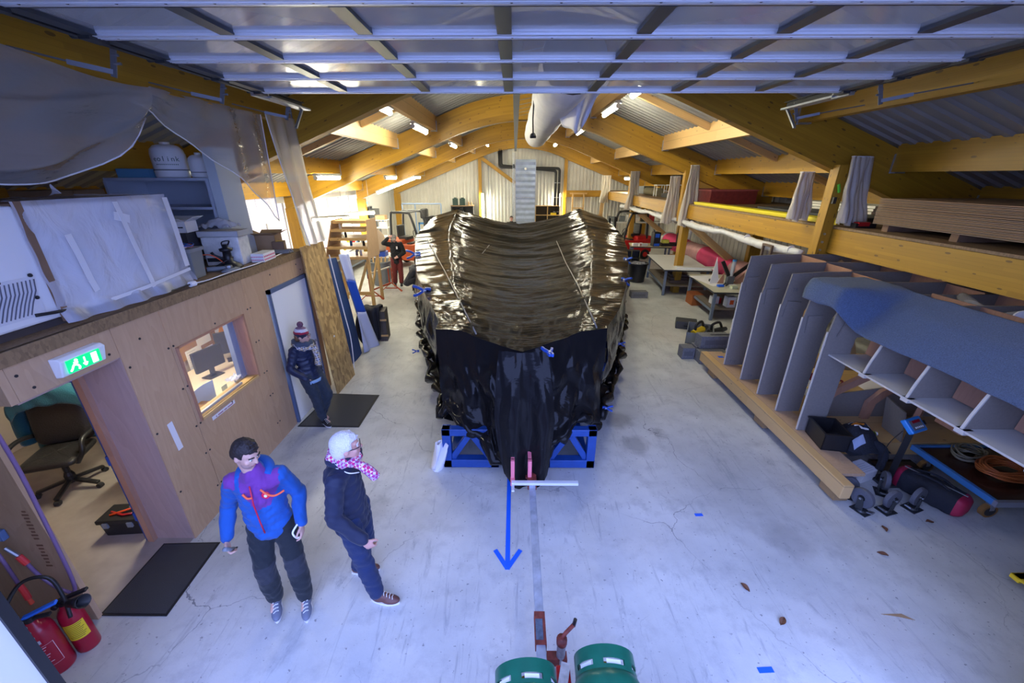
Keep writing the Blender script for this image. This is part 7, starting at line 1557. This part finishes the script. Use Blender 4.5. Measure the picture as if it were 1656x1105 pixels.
# ============================================================ PEOPLE
def limb(m, p0, p1, r0, r1, n=14):
    p0, p1 = Vector(p0), Vector(p1); m.sph(p0, r0, n, 8); m.sph(p1, r1, n, 8); m.cyl(p0, p1, r0, r1, n)
def chain(m, pts, rs):
    for i in range(len(pts)-1): limb(m, pts[i], pts[i+1], rs[i], rs[i+1])
def fuse(m, name, mats, parent, vox, smooth=4, matfn=None, wr=0.):
    """one continuous surface from overlapping closed volumes"""
    o = m.build(name+'_src', mats[0]); md = o.modifiers.new('r', 'REMESH'); md.mode = 'VOXEL'; md.voxel_size = vox
    if smooth: sm = o.modifiers.new('s', 'SMOOTH'); sm.iterations = smooth; sm.factor = .5
    dg = bpy.context.evaluated_depsgraph_get(); me = bpy.data.meshes.new_from_object(o.evaluated_get(dg)); bpy.data.objects.remove(o)
    me.name = name; me.materials.clear()
    for x in mats: me.materials.append(x)
    if wr:
        n_ = len(me.vertices); c = np.empty(n_*3); me.vertices.foreach_get('co', c); c = c.reshape(-1, 3); nr = np.empty(n_*3); me.vertices.foreach_get('normal', nr); nr = nr.reshape(-1, 3)
        x, y, z = c[:, 0], c[:, 1], c[:, 2]
        f = np.sin(19*x+6*np.sin(11*z+2*y)+3)*np.sin(27*z+5*np.sin(13*x)+4*y)*.55+np.sin(41*z+9*np.sin(17*x+8*y)+15*x)*.28*np.sin(9*y+7*x)
        me.vertices.foreach_set('co', (c+nr*(f*wr*.8)[:, None]).ravel()); me.update()
    me.polygons.foreach_set('use_smooth', [True]*len(me.polygons))
    if matfn:
        for p in me.polygons: p.material_index = matfn(p.center)
    else: me.polygons.foreach_set('material_index', [0]*len(me.polygons))
    q = bpy.data.objects.new(name, me); COL.objects.link(q); q.parent = parent; return q
def hand(m, w, d, n, curl=.5, s=1.0, side=1):
    """wrist w, pointing d, palm normal n; thumb on side*(d x n)"""
    w, d, n = Vector(w), Vector(d).normalized(), Vector(n).normalized(); n = (n-d*n.dot(d)).normalized(); l = d.cross(n)*side
    Mx = Matrix((l, n, d)).transposed()
    m.sph(w+d*.05*s, (.042*s, .018*s, .055*s), 12, 8, M=Mx)
    for k, (off, L) in enumerate(((.030, .070), (.010, .078), (-.010, .072), (-.029, .056))):
        a = w+d*.085*s+l*off*s; c0 = curl*.5; c1 = curl*1.6
        b = a+(d*math.cos(c0)+n*math.sin(c0))*L*.5*s; c = b+(d*math.cos(c1)+n*math.sin(c1))*L*.5*s
        chain(m, [a, b, c], [.0098*s, .0090*s, .0075*s])
    a = w+d*.03*s+l*.035*s; b = a+(l*.7+d*.6+n*.3).normalized()*.04*s; c = b+(d*.9+n*.3+l*.1).normalized()*.032*s; chain(m, [a, b, c], [.013*s, .011*s, .009*s])
SKIN = mat('skin', (.60, .36, .28), .5); SKIN2 = mat('skin_ruddy', (.60, .32, .26), .5)
EYEW = mat('eye_white', (.75, .73, .72), .3); EYED = mat('eye_dark', (.02, .015, .012), .3); LIPM = mat('lips', (.42, .16, .15), .5)
def person(lb, loc, rz, J, cloth, head_yaw=0., head_pitch=0., skin=SKIN, vox=.009, sc=1.0, hands=((1, None), (-1, None))):
    t = thing('person', lb, 'person', loc, rz); t.scale = (sc, sc, sc); V = Vector
    D = dict(pel=(0, 0, .95), che=(0, 0, 1.30), nek=(0, -.005, 1.50), hed=(0, .03, 1.645), shR=(.185, 0, 1.42), shL=(-.185, 0, 1.42), elR=(.27, -.03, 1.12), elL=(-.27, -.03, 1.12), wrR=(.28, .06, .88), wrL=(-.28, .06, .88), hiR=(.095, 0, .92), hiL=(-.095, 0, .92), knR=(.11, .03, .50), knL=(-.11, .03, .50), anR=(.12, 0, .085), anL=(-.12, 0, .085), toR=0., toL=0., hdR=None, hdL=None, cuR=.5, cuL=.5)
    D.update(J); g = {k: (V(v) if isinstance(v, tuple) and not isinstance(v[0], tuple) else v) for k, v in D.items()}
    HM = Euler((-head_pitch, 0, head_yaw)).to_matrix(); hc = g['hed']
    # --- one continuous body: head, neck, torso, limbs, hands
    b = MB()
    b.sph(hc+HM @ V((0, -.012, .028)), (.076, .094, .088), 18, 12, M=HM); b.sph(hc+HM @ V((0, .028, -.028)), (.062, .066, .082), 16, 10, M=HM); b.sph(hc+HM @ V((0, .060, -.088)), (.034, .028, .026), 12, 8, M=HM)
    b.sph(hc+HM @ V((0, .040, -.065)), (.052, .045, .04), 12, 8, M=HM)
    limb(b, hc+HM @ V((0, .088, .022)), hc+HM @ V((0, .106, -.018)), .009, .014, 10); b.sph(hc+HM @ V((0, .066, .040)), (.055, .02, .014), 12, 8, M=HM)
    b.sph(hc+HM @ V((0, .083, -.052)), (.024, .012, .012), 10, 6, M=HM)
    for s in (-1, 1): b.sph(hc+HM @ V((s*.077, -.008, -.005)), (.012, .022, .034), 10, 8, M=HM); b.sph(hc+HM @ V((s*.045, .060, -.02)), (.022, .022, .022), 10, 8, M=HM)
    limb(b, g['nek']-V((0, 0, .05)), hc+HM @ V((0, -.02, -.06)), .062, .056)
    chain(b, [g['pel'], (g['pel']+g['che'])/2, g['che'], g['nek']], [.10, .09, .095, .055]); limb(b, g['shL'], g['shR'], .045, .045)
    for s in 'RL':
        chain(b, [g['sh'+s], g['el'+s], g['wr'+s]], [.052, .040, .027]); chain(b, [g['hi'+s], g['kn'+s], g['an'+s]], [.08, .055, .04]); limb(b, g['an'+s], g['an'+s]+V((0, .1, -.03)), .038, .03)
        hd = g['hd'+s]; d = V(hd[0]) if hd else (g['wr'+s]-g['el'+s]).normalized(); n = V(hd[1]) if hd else V((-1 if s == 'R' else 1, .2, 0))
        hand(b, g['wr'+s], d, n, g['cu'+s], 1.0, 1 if s == 'R' else -1)
    fuse(b, 'body', [skin], t, vox, 2)
    # eyes, brows, mouth
    for s in (-1, 1):
        m = MB(); m.sph(hc+HM @ V((s*.031, .078, .012)), (.0125, .008, .008), 10, 8, M=HM); e = m.build('eye', EYEW, t, smooth=True)
        m = MB(); m.sph(hc+HM @ V((s*.031, .0845, .012)), (.0058, .0035, .0058), 8, 6, M=HM); m.build('iris', EYED, e, smooth=True)
    return t, g, HM, hc
def browlip(t, HM, hc, col):
    for s in (-1, 1): m = MB(); m.tube([hc+HM @ Vector((s*.014, .0885, .034)), hc+HM @ Vector((s*.032, .086, .038)), hc+HM @ Vector((s*.050, .072, .032))], .005, 6); m.build('eyebrow', col, t, smooth=True)
    m = MB(); m.tube([hc+HM @ Vector((-.024, .083, -.055)), hc+HM @ Vector((0, .094, -.053)), hc+HM @ Vector((.024, .083, -.055))], .005, 6); m.build('mouth', LIPM, t, smooth=True)
def hairm(t, HM, hc, col, vox=.008, back=0., puff=1.0, front=.03, spiky=.0):
    m = MB(); V = Vector
    m.sph(hc+HM @ V((0, -.018, .042)), (.081*puff, .096*puff, .088*puff), 18, 12, M=HM)
    m.sph(hc+HM @ V((0, -.055, .0)), (.074*puff, .062*puff, .085+back), 16, 10, M=HM)
    for s in (-1, 1): m.sph(hc+HM @ V((s*.060, -.012, .032)), (.022*puff, .05, .045), 10, 8, M=HM)
    rnd = random.Random(3)
    for k in range(int(60*spiky)):
        a, c = rnd.uniform(0, 6.28), rnd.uniform(.25, 1); p = hc+HM @ V((.07*math.cos(a)*math.sqrt(1-c*c), -.018+.085*math.sin(a)*math.sqrt(1-c*c), .042+.085*c)); q = p+HM @ V((rnd.uniform(-.015, .015), .012+rnd.uniform(-.01, .02), .018)); limb(m, p, q, .012, .006, 8)
    o = fuse(m, 'hair', [col], t, vox, 2)
    # cut the face side free: push vertices of the fringe back behind the forehead line
    inv = HM.inverted()
    for v in o.data.vertices:
        l = inv @ (v.co-hc)
        if l.y > front and l.z < .070: l.y = front-.01*(l.y-front); v.co = hc+HM @ l
        if l.z < .005 and l.y > -.005: l.x *= .86; v.co = hc+HM @ l
    return o
def shoe(t, a, rz, col, sole, name='shoe', lace=True):
    r = thing  # shoe as a part with sole and laces beneath it
    m = MB(); c, s = math.cos(rz), math.sin(rz); f = Vector((-s, c, 0)); l = Vector((c, s, 0)); g0 = Vector((a.x, a.y, 0)); Mx = Matrix((l, f, Vector((0, 0, 1)))).transposed(); z = a.z-.085
    m.sph(g0+f*.01+Vector((0, 0, .055+z)), (.042, .075, .05), 14, 10, M=Mx); m.sph(g0+f*.11+Vector((0, 0, .038+z)), (.046, .095, .035), 14, 10, M=Mx); limb(m, g0+Vector((0, 0, .06+z)), g0+Vector((0, 0, .11+z)), .046, .044); limb(m, g0+f*.05+Vector((0, 0, .07+z)), g0+f*.14+Vector((0, 0, .042+z)), .036, .032)
    o = fuse(m, name, [col], t, .008, 3)
    m = MB(); pts = []
    for k in range(24):
        q = 2*math.pi*k/24; w = .046 if math.sin(q) > 0 else .040; pts.append(g0+f*(.065+.135*math.sin(q))+l*w*math.cos(q)*(1-.15*abs(math.sin(q))))
    m.prism([p+Vector((0, 0, .001+z)) for p in pts], (0, 0, .02)); m.build('sole', sole, o)
    if lace:
        m = MB()
        for k in range(4): p = g0+f*(.06+.025*k)+Vector((0, 0, .107-.012*k+z)); m.tube([p-l*.022, p+Vector((0, 0, .005)), p+l*.022+f*.01], .0035, 5)
        m.build('laces', WPLAS, o)
    return o
def jacket(t, g, mats, rb=(.155, .15, .165), arm=(.078, .062, .048), hem=.86, vox=.011, name='jacket', matfn=None, collar=True, cuff=.93, depth=.82):
    m = MB(); V = Vector; pel, che, nek = g['pel'], g['che'], g['nek']
    up = (che-pel).normalized()
    def ell(c, rx, ry, rz_): m.sph(c, (rx, ry, rz_), 20, 12)
    base = pel+up*(hem-.95)
    for k in range(7):
        f = k/6; c = base.lerp(che+up*.02, f); rx = rb[0]*(1-f)+rb[2]*f if f > .5 else rb[0]*(1-2*f*.5)+rb[1]*f; ell(c, rx*1.08, rx*depth, .10)
    ell(che+up*.07, .185, .125, .10); limb(m, g['shL']-V((0, 0, .01)), g['shR']-V((0, 0, .01)), .078, .078)
    if collar: limb(m, nek-V((0, 0, .06)), nek+V((0, .0, -.005)), .10, .075)
    for s in 'RL':
        e = g['el'+s].lerp(g['wr'+s], cuff); chain(m, [g['sh'+s], g['sh'+s].lerp(g['el'+s], .5), g['el'+s], g['el'+s].lerp(g['wr'+s], .5), e], [arm[0], arm[0]*.92, arm[1], arm[1]*.9, arm[2]])
    return fuse(m, name, mats, t, vox, 5, matfn, .012)
def trousers(t, g, mt, r=(.105, .082, .066), vox=.011, top=1.0, name='trousers', bot=.92, matfn=None):
    m = MB(); V = Vector
    m.sph(g['pel']+V((0, 0, -.05)), (.158, .112, .10), 18, 12)
    for s in 'RL':
        an = g['kn'+s].lerp(g['an'+s], bot); chain(m, [g['hi'+s], g['hi'+s].lerp(g['kn'+s], .5), g['kn'+s], g['kn'+s].lerp(g['an'+s], .5), an], [r[0], r[0]*.93, r[1], r[1]*.95, r[2]])
    return fuse(m, name, mt if isinstance(mt, list) else [mt], t, vox, 4, matfn, .011)
def cloth(name, col, rough=.85, sc=9): return mat(name, col, rough, noise=.12, nscale=7, bump=.55, bscale=sc, sheen=.1, bdist=.03)
# ---- man in the blue and purple hoodie
t, g, HM, hc = person('man in a blue and purple hoodie walking with a tool in his hand', (-2.03, 2.48, 0), R(196), dict(shR=(.165, .02, 1.43), shL=(-.165, .02, 1.43), che=(0, .03, 1.32), hed=(-.01, .085, 1.71), nek=(0, .035, 1.535), elR=(.29, -.06, 1.14), wrR=(.32, .08, .90), elL=(-.25, -.06, 1.15), wrL=(-.27, .13, .96), knR=(.10, .12, .52), anR=(.10, .10, .13), knL=(-.13, .09, .51), anL=(-.15, .13, .085), cuR=1.1, cuL=.7, hdR=((-.15, .45, -.85), (-1, .0, -.1)), hdL=((0, .3, -.95), (1, -.2, .2))), None, R(58), R(24), sc=.96)
BLU = cloth('hoodie_blue', (.004, .085, .36)); PUR = cloth('hoodie_purple', (.16, .032, .26)); BRN = mat('dark_brown_hair', (.018, .012, .012), .6, bump=.6, bscale=70)
def hood_m(c):
    if c.z > 1.21 and c.y > .03 and -.185 < c.x < .11 and -(.055+.55*(c.z-1.21)) < c.x+.03 < .05+.30*(c.z-1.21): return 1
    if c.z > 1.41 and .13 < c.x < .215: return 1
    return 0
jacket(t, g, [BLU, PUR], rb=(.172, .155, .158), arm=(.074, .064, .050), hem=.89, name='hoodie', matfn=hood_m)
m = MB(); pts = []
for k in range(21): a = R(-200+k*11)*1.0+R(0); pts.append((.105*math.cos(a), .045+.115*math.sin(a)-.02, 1.475+.035*math.sin(a)*-1))
m.tube(pts, [.036+.016*math.sin(math.pi*k/20) for k in range(21)], 10); m.build('hood', BLU, t, smooth=True)
m = MB(); m.tube([(0.0, .165, 1.46), (0, .19, 1.30), (0, .175, 1.10), (0, .155, .96)], .006, 6); m.build('zip', mat('red_zip', (.55, .01, .05), .5), t, smooth=True)
m = MB(); m.sph((-.10, .185, 1.365), (.032, .008, .035), 12, 8); m.build('red_badge', mat('red_badge', (.75, .01, .06), .4), t, smooth=True); m = MB(); m.sph((-.10, .194, 1.365), (.012, .004, .014), 10, 6); m.build('badge_mark', WPLAS, t)
for pts in ([(-.07, .175, 1.42), (-.12, .20, 1.38), (-.17, .20, 1.36), (-.23, .17, 1.37)], [(.06, .17, 1.40), (.03, .185, 1.365), (.0, .18, 1.36)]): m = MB(); m.tube(smooth_path(pts), .009, 6); m.build('drawstring', mat('orange_cord', (.85, .12, .04), .5), t, smooth=True)
hairm(t, HM, hc, BRN, puff=1.05, spiky=1.0); browlip(t, HM, hc, BRN)
m = MB(); m.sph(hc+HM @ Vector((0, .035, -.068)), (.060, .052, .052), 16, 10, M=HM); m.build('stubble', mat('stubble', (.34, .21, .18), .7), t, smooth=True)
NAVY = cloth('dark_work_trousers', (.006, .010, .015)); KPAD = cloth('knee_pad', (.018, .021, .032))
trousers(t, g, [NAVY, KPAD], (.100, .086, .070), matfn=lambda c: 1 if .42 < c.z < .60 and c.y > .06 else 0)
GSH = mat('grey_trainer', (.14, .16, .22), .7); shoe(t, g['anR'], R(12), GSH, mat('sole_pale', (.65, .65, .68), .6)); shoe(t, g['anL'], R(8), GSH, MATS['sole_pale'])
w = g['wrR']; tl = thing('hand_tool', 'grey handled tool held in the hand of the man in the hoodie', 'tool', t.matrix_basis @ (w+Vector((-.03, .06, -.055))), R(196)); m = MB(); m.tube([(0, -.05, -.05), (0, .0, 0), (0, .06, .07)], .017, 8); m.build('handle', GREYC, tl, smooth=True); m = MB(); m.tube([(0, -.05, -.05), (0, -.10, -.09)], .008, 6); m.build('tip', DSTEEL, tl)
m = MB(); m.tube(smooth_path([(-.02, .02, .05), (.02, .05, .0), (.0, .06, -.05), (-.03, .04, -.07)]), .008, 6); tag(m.build('white_strap', WPLAS, None, t.matrix_basis @ (g['wrL']+Vector((.04, .0, -.03))), rot=R(196), smooth=True), 'white looped strap held in the left hand of the man in the hoodie', 'strap')
# ---- white-haired man
t, g, HM, hc = person('white-haired man in a navy jacket and jeans with a checked scarf', (-1.36, 2.55, 0), R(-92), dict(pel=(0, -.02, .93), che=(0, -.03, 1.29), nek=(0, .0, 1.47), hed=(0, .05, 1.60), shR=(.17, 0, 1.40), shL=(-.17, 0, 1.40), elR=(.24, -.03, 1.10), wrR=(.22, .17, .86), elL=(-.22, -.10, 1.10), wrL=(-.13, -.02, .90), knR=(.10, .06, .49), anR=(.12, .14, .085), knL=(-.11, .0, .50), anL=(-.15, -.15, .085), cuR=.9, hdR=((-.15, .35, -.9), (-.9, -.2, 0))), None, R(26), R(2), SKIN2)
NVJ = cloth('navy_jacket', (.004, .010, .040), .7, 6); WHH = mat('white_hair', (.72, .70, .74), .8, bump=.8, bscale=90); JEA = cloth('blue_jeans', (.005, .018, .075))
jacket(t, g, [NVJ], rb=(.160, .155, .152), arm=(.074, .064, .054), hem=.86, depth=.88)
for nm, pts in (('piping', [(.07, -.09, 1.50), (.10, -.0, 1.47), (.09, .08, 1.42), (.03, .13, 1.38)]), ('piping', [(-.07, -.09, 1.50), (-.10, -.0, 1.47), (-.09, .08, 1.42), (-.03, .13, 1.38)]), ('piping', [(.185, -.05, .92), (.19, .0, .90), (.17, .08, .89)])): m = MB(); m.tube(smooth_path(pts), .005, 5); m.build(nm, WPLAS, t, smooth=True)
m = MB(); pts = [(.095*math.cos(a), -.01+.09*math.sin(a), 1.50+.01*math.cos(a)) for a in [i*math.pi/10 for i in range(20)]]; m.tube(pts, .032, 8, closed=True); m.build('collar', NVJ, t, smooth=True)
hairm(t, HM, hc, WHH, puff=1.13, back=.015, spiky=.6, front=.035); browlip(t, HM, hc, WHH)
for s in (-1, 1): m = MB(); m.tube([hc+HM @ Vector((s*.08, -.02, .012)), hc+HM @ Vector((s*.078, .06, .016)), hc+HM @ Vector((s*.055, .092, .012))], .004, 6); m.build('glasses_arm', BLACKP, t)
for s in (-1, 1): m = MB(); m.tube([hc+HM @ Vector((s*.032+.022*math.cos(a), .100, .010+.016*math.sin(a))) for a in [i*math.pi/6 for i in range(12)]], .003, 5, closed=True); m.build('glasses_rim', BLACKP, t)
def check(name, c1_, c2_, c3_, s=28):
    m = bpy.data.materials.new(name); m.use_nodes = True; nt = m.node_tree; b = nt.nodes['Principled BSDF']; tc = _n(nt, 'ShaderNodeTexCoord'); mp = _n(nt, 'ShaderNodeMapping'); mp.inputs['Rotation'].default_value = (.5, .4, .7); nt.links.new(tc.outputs['Object'], mp.inputs[0])
    c = _n(nt, 'ShaderNodeTexChecker'); c.inputs['Scale'].default_value = s; nt.links.new(mp.outputs[0], c.inputs[0]); c.inputs[1].default_value = (*c1_, 1); c.inputs[2].default_value = (*c2_, 1)
    d = _n(nt, 'ShaderNodeTexChecker'); d.inputs['Scale'].default_value = s*.47; nt.links.new(mp.outputs[0], d.inputs[0])
    nt.links.new(mixc(nt, math_n(nt, 'MULTIPLY', d.outputs['Fac'], .45), c.outputs['Color'], c3_), b.inputs['Base Color']); b.inputs['Roughness'].default_value = .9; return m
SCF = check('checked_scarf', (.55, .02, .16), (.72, .62, .72), (.12, .06, .3), 45)
m = MB(); pts = [(.088*math.cos(a), .015+.095*math.sin(a), 1.515-.03*math.sin(a)) for a in [i*math.pi/10 for i in range(20)]]; m.tube(pts, [.036+.008*math.sin(i*2.3) for i in range(20)], 8, closed=True); m.tube(smooth_path([(.03, .11, 1.47), (.05, .17, 1.46), (.06, .23, 1.42), (.05, .27, 1.35)]), [.035]*8+[.04]*10+[.03], 8); m.build('scarf', SCF, t, smooth=True)
trousers(t, g, JEA, (.100, .080, .068)); BSH = mat('brown_leather_shoe', (.12, .045, .035), .5)
shoe(t, g['anR'], R(-4), BSH, mat('white_sole', (.7, .7, .7), .6)); shoe(t, g['anL'], R(10), BSH, MATS['white_sole'])
# ---- woman by the white door
t, g, HM, hc = person('woman in a bobble hat and padded navy jacket leaning by the white door', (-3.02, 5.30, 0), R(-112), dict(pel=(0, -.06, .88), che=(0, -.10, 1.20), nek=(0, -.10, 1.38), hed=(0, -.05, 1.50), shR=(.16, -.10, 1.31), shL=(-.16, -.10, 1.31), elR=(.25, -.15, 1.03), wrR=(.145, -.01, .86), elL=(-.24, -.15, 1.03), wrL=(-.145, -.01, .86), hdR=((-.35, .1, -.9), (-1, 0, 0)), hdL=((.35, .1, -.9), (1, 0, 0)), hiR=(.09, -.05, .85), hiL=(-.09, -.05, .85), knR=(.08, .06, .48), anR=(.06, .10, .085), knL=(-.08, .14, .50), anL=(-.03, -.02, .085)), None, R(28), R(6), SKIN, sc=.95)
PUF = cloth('padded_navy', (.004, .012, .05), .45, 5)
jacket(t, g, [PUF], rb=(.155, .148, .145), arm=(.070, .062, .054), hem=.82, cuff=1.05)
for z in np.arange(.86, 1.26, .055):
    f = (z-.80)/.4; rr_ = .152; m = MB(); cy = -.06-.04*min(1, f); m.tube([(rr_*1.085*math.cos(a), cy+rr_*.85*math.sin(a), z) for a in [i*math.pi/14 for i in range(28)]], .004, 5, closed=True); m.build('quilt_seam', mat('navy_seam', (.003, .01, .045), .5), t, smooth=True)
trousers(t, g, cloth('grey_blue_jeans', (.018, .028, .045)), (.105, .080, .062))
BS = mat('black_trainer', (.012, .013, .018), .5); shoe(t, g['anR'], R(-15), BS, MATS['white_sole']); shoe(t, g['anL'], R(-40), BS, MATS['white_sole'])
m = MB(); m.sph(hc+HM @ Vector((0, -.055, -.01)), (.085, .06, .10), 16, 10, M=HM); fuse(m, 'hair', [mat('light_brown_hair', (.16, .08, .04), .6, bump=.6, bscale=70)], t, .01, 2)
def bands(c):
    z = (HM.inverted() @ (c-hc)).z
    return 0 if z < .052 else (1 if z < .085 else (2 if z < .125 else 3))
m = MB(); m.sph(hc+HM @ Vector((0, -.015, .055)), (.094, .108, .098), 20, 14, M=HM); limb(m, hc+HM @ Vector((0, -.015, .035)), hc+HM @ Vector((0, -.015, .06)), .092, .094, 20)
fuse(m, 'bobble_hat', [cloth('hat_navy', (.012, .014, .04), .9, 60), cloth('hat_red', (.35, .012, .04), .9, 60), cloth('hat_white', (.65, .63, .68), .9, 60), cloth('hat_top', (.25, .14, .2), .9, 60)], t, .008, 2, bands)
m = MB(); m.sph(hc+HM @ Vector((0, -.02, .185)), .045, 14, 10); o = m.build('pompom', mat('pompom_wool', (.22, .10, .16), .95, noise=.6, nscale=60, bump=1, bscale=120), t, smooth=True)
for s in (-1, 1): m = MB(); m.tube([hc+HM @ Vector((s*.031+.024*math.cos(a), .098, .010+.018*math.sin(a))) for a in [i*math.pi/6 for i in range(12)]], .0032, 5, closed=True); m.build('glasses_rim', mat('burgundy_frame', (.12, .02, .04), .4), t)
browlip(t, HM, hc, MATS['light_brown_hair'])
SC2 = check('patterned_scarf', (.60, .58, .60), (.10, .13, .20), (.55, .36, .05), 40)
m = MB(); m.tube([(.10*math.cos(a), -.08+.11*math.sin(a), 1.40-.02*math.sin(a)) for a in [i*math.pi/10 for i in range(20)]], [.042+.010*math.sin(i*1.9) for i in range(20)], 8, closed=True); m.build('collar', cloth('slate_collar', (.05, .07, .11)), t, smooth=True)
m = MB(); m.tube([(.115*math.cos(a), -.08+.12*math.sin(a), 1.35-.025*math.sin(a)) for a in [i*math.pi/10 for i in range(20)]], [.04+.010*math.sin(i*2.7) for i in range(20)], 8, closed=True); m.tube(smooth_path([(-.05, .06, 1.33), (-.06, .10, 1.22), (-.06, .10, 1.10), (-.06, .085, 1.02)]), [.045]*14+[.05]*4+[.045], 8); m.build('scarf', SC2, t, smooth=True)
m = MB(); m.grid(lambda u, v: (-.13+.26*u, .06+.035*math.sin(u*3.1), .80-.05*v), 12, 3); m.build('shirt_hem', mat('pale_denim_hem', (.25, .4, .62), .8), t, smooth=True, solid=.012)
# ---- man in the cap, far left
t, g, HM, hc = person('man in a cap, black jacket and red trousers holding his forehead', (-4.1, 13.78, 0), R(190), dict(shR=(.19, 0, 1.42), elR=(.36, .12, 1.48), wrR=(.17, .16, 1.66), hdR=((-.8, -.1, .35), (0, -1, 0)), elL=(-.29, -.02, 1.13), wrL=(-.10, .16, 1.02), hdL=((.8, .2, -.2), (.2, -.6, -.5)), hed=(0, .06, 1.62), knR=(.1, .05, .5), anL=(-.10, .05, .085)), None, R(-8), R(28), SKIN2, .011, 1.0)
jacket(t, g, [cloth('black_jacket', (.012, .013, .017))], rb=(.165, .165, .17), arm=(.085, .07, .055), hem=.82, vox=.014); trousers(t, g, cloth('brick_trousers', (.17, .022, .02)), (.11, .09, .08), .014); shoe(t, g['anR'], 0, BS, BLACKP, lace=False); shoe(t, g['anL'], 0, BS, BLACKP, lace=False)
m = MB(); m.sph(hc+HM @ Vector((0, -.012, .045)), (.088, .102, .085), 16, 10, M=HM); m.box(hc+HM @ Vector((0, .12, .045)), (.14, .10, .012), rot=HM); fuse(m, 'cap', [cloth('grey_cap', (.22, .20, .19), .9, 40)], t, .008, 2); browlip(t, HM, hc, BRN)
m = MB(); m.bb((-.10, .165, 1.28), (-.05, .172, 1.37)); m.build('badge', WPLAS, t)
# ---- crouching worker behind the mould
t, g, HM, hc = person('worker in navy overalls crouching behind the left side of the covered mould', (-3.35, 12.95, 0), R(-60), dict(pel=(0, -.18, .38), che=(0, .02, .66), nek=(0, .12, .82), hed=(0, .22, .92), shR=(.18, .08, .76), shL=(-.18, .08, .76), elR=(.24, .26, .55), wrR=(.15, .42, .45), elL=(-.24, .26, .55), wrL=(-.15, .42, .45), hiR=(.1, -.16, .36), hiL=(-.1, -.16, .36), knR=(.16, .20, .50), knL=(-.16, .20, .46), anR=(.13, .0, .085), anL=(-.13, .02, .085)), None, 0, R(30), SKIN, .012)
OVR = cloth('navy_overalls', (.02, .022, .035)); jacket(t, g, [OVR], hem=.86, vox=.015); trousers(t, g, OVR, (.11, .09, .08), .015); shoe(t, g['anR'], 0, BS, BLACKP, lace=False); shoe(t, g['anL'], 0, BS, BLACKP, lace=False); hairm(t, HM, hc, BRN, .012)
# ---- man standing behind the far end of the mould
t, g, HM, hc = person('man in black seen head and shoulders behind the far end of the mould', (-.18, 20.4, 0), R(180), dict(), None, 0, R(10), SKIN2, .013)
jacket(t, g, [MATS['black_jacket']], vox=.016); trousers(t, g, MATS['black_jacket'], vox=.016); hairm(t, HM, hc, BRN, .012); browlip(t, HM, hc, BRN); shoe(t, g['anR'], 0, BS, BLACKP, lace=False); shoe(t, g['anL'], 0, BS, BLACKP, lace=False)
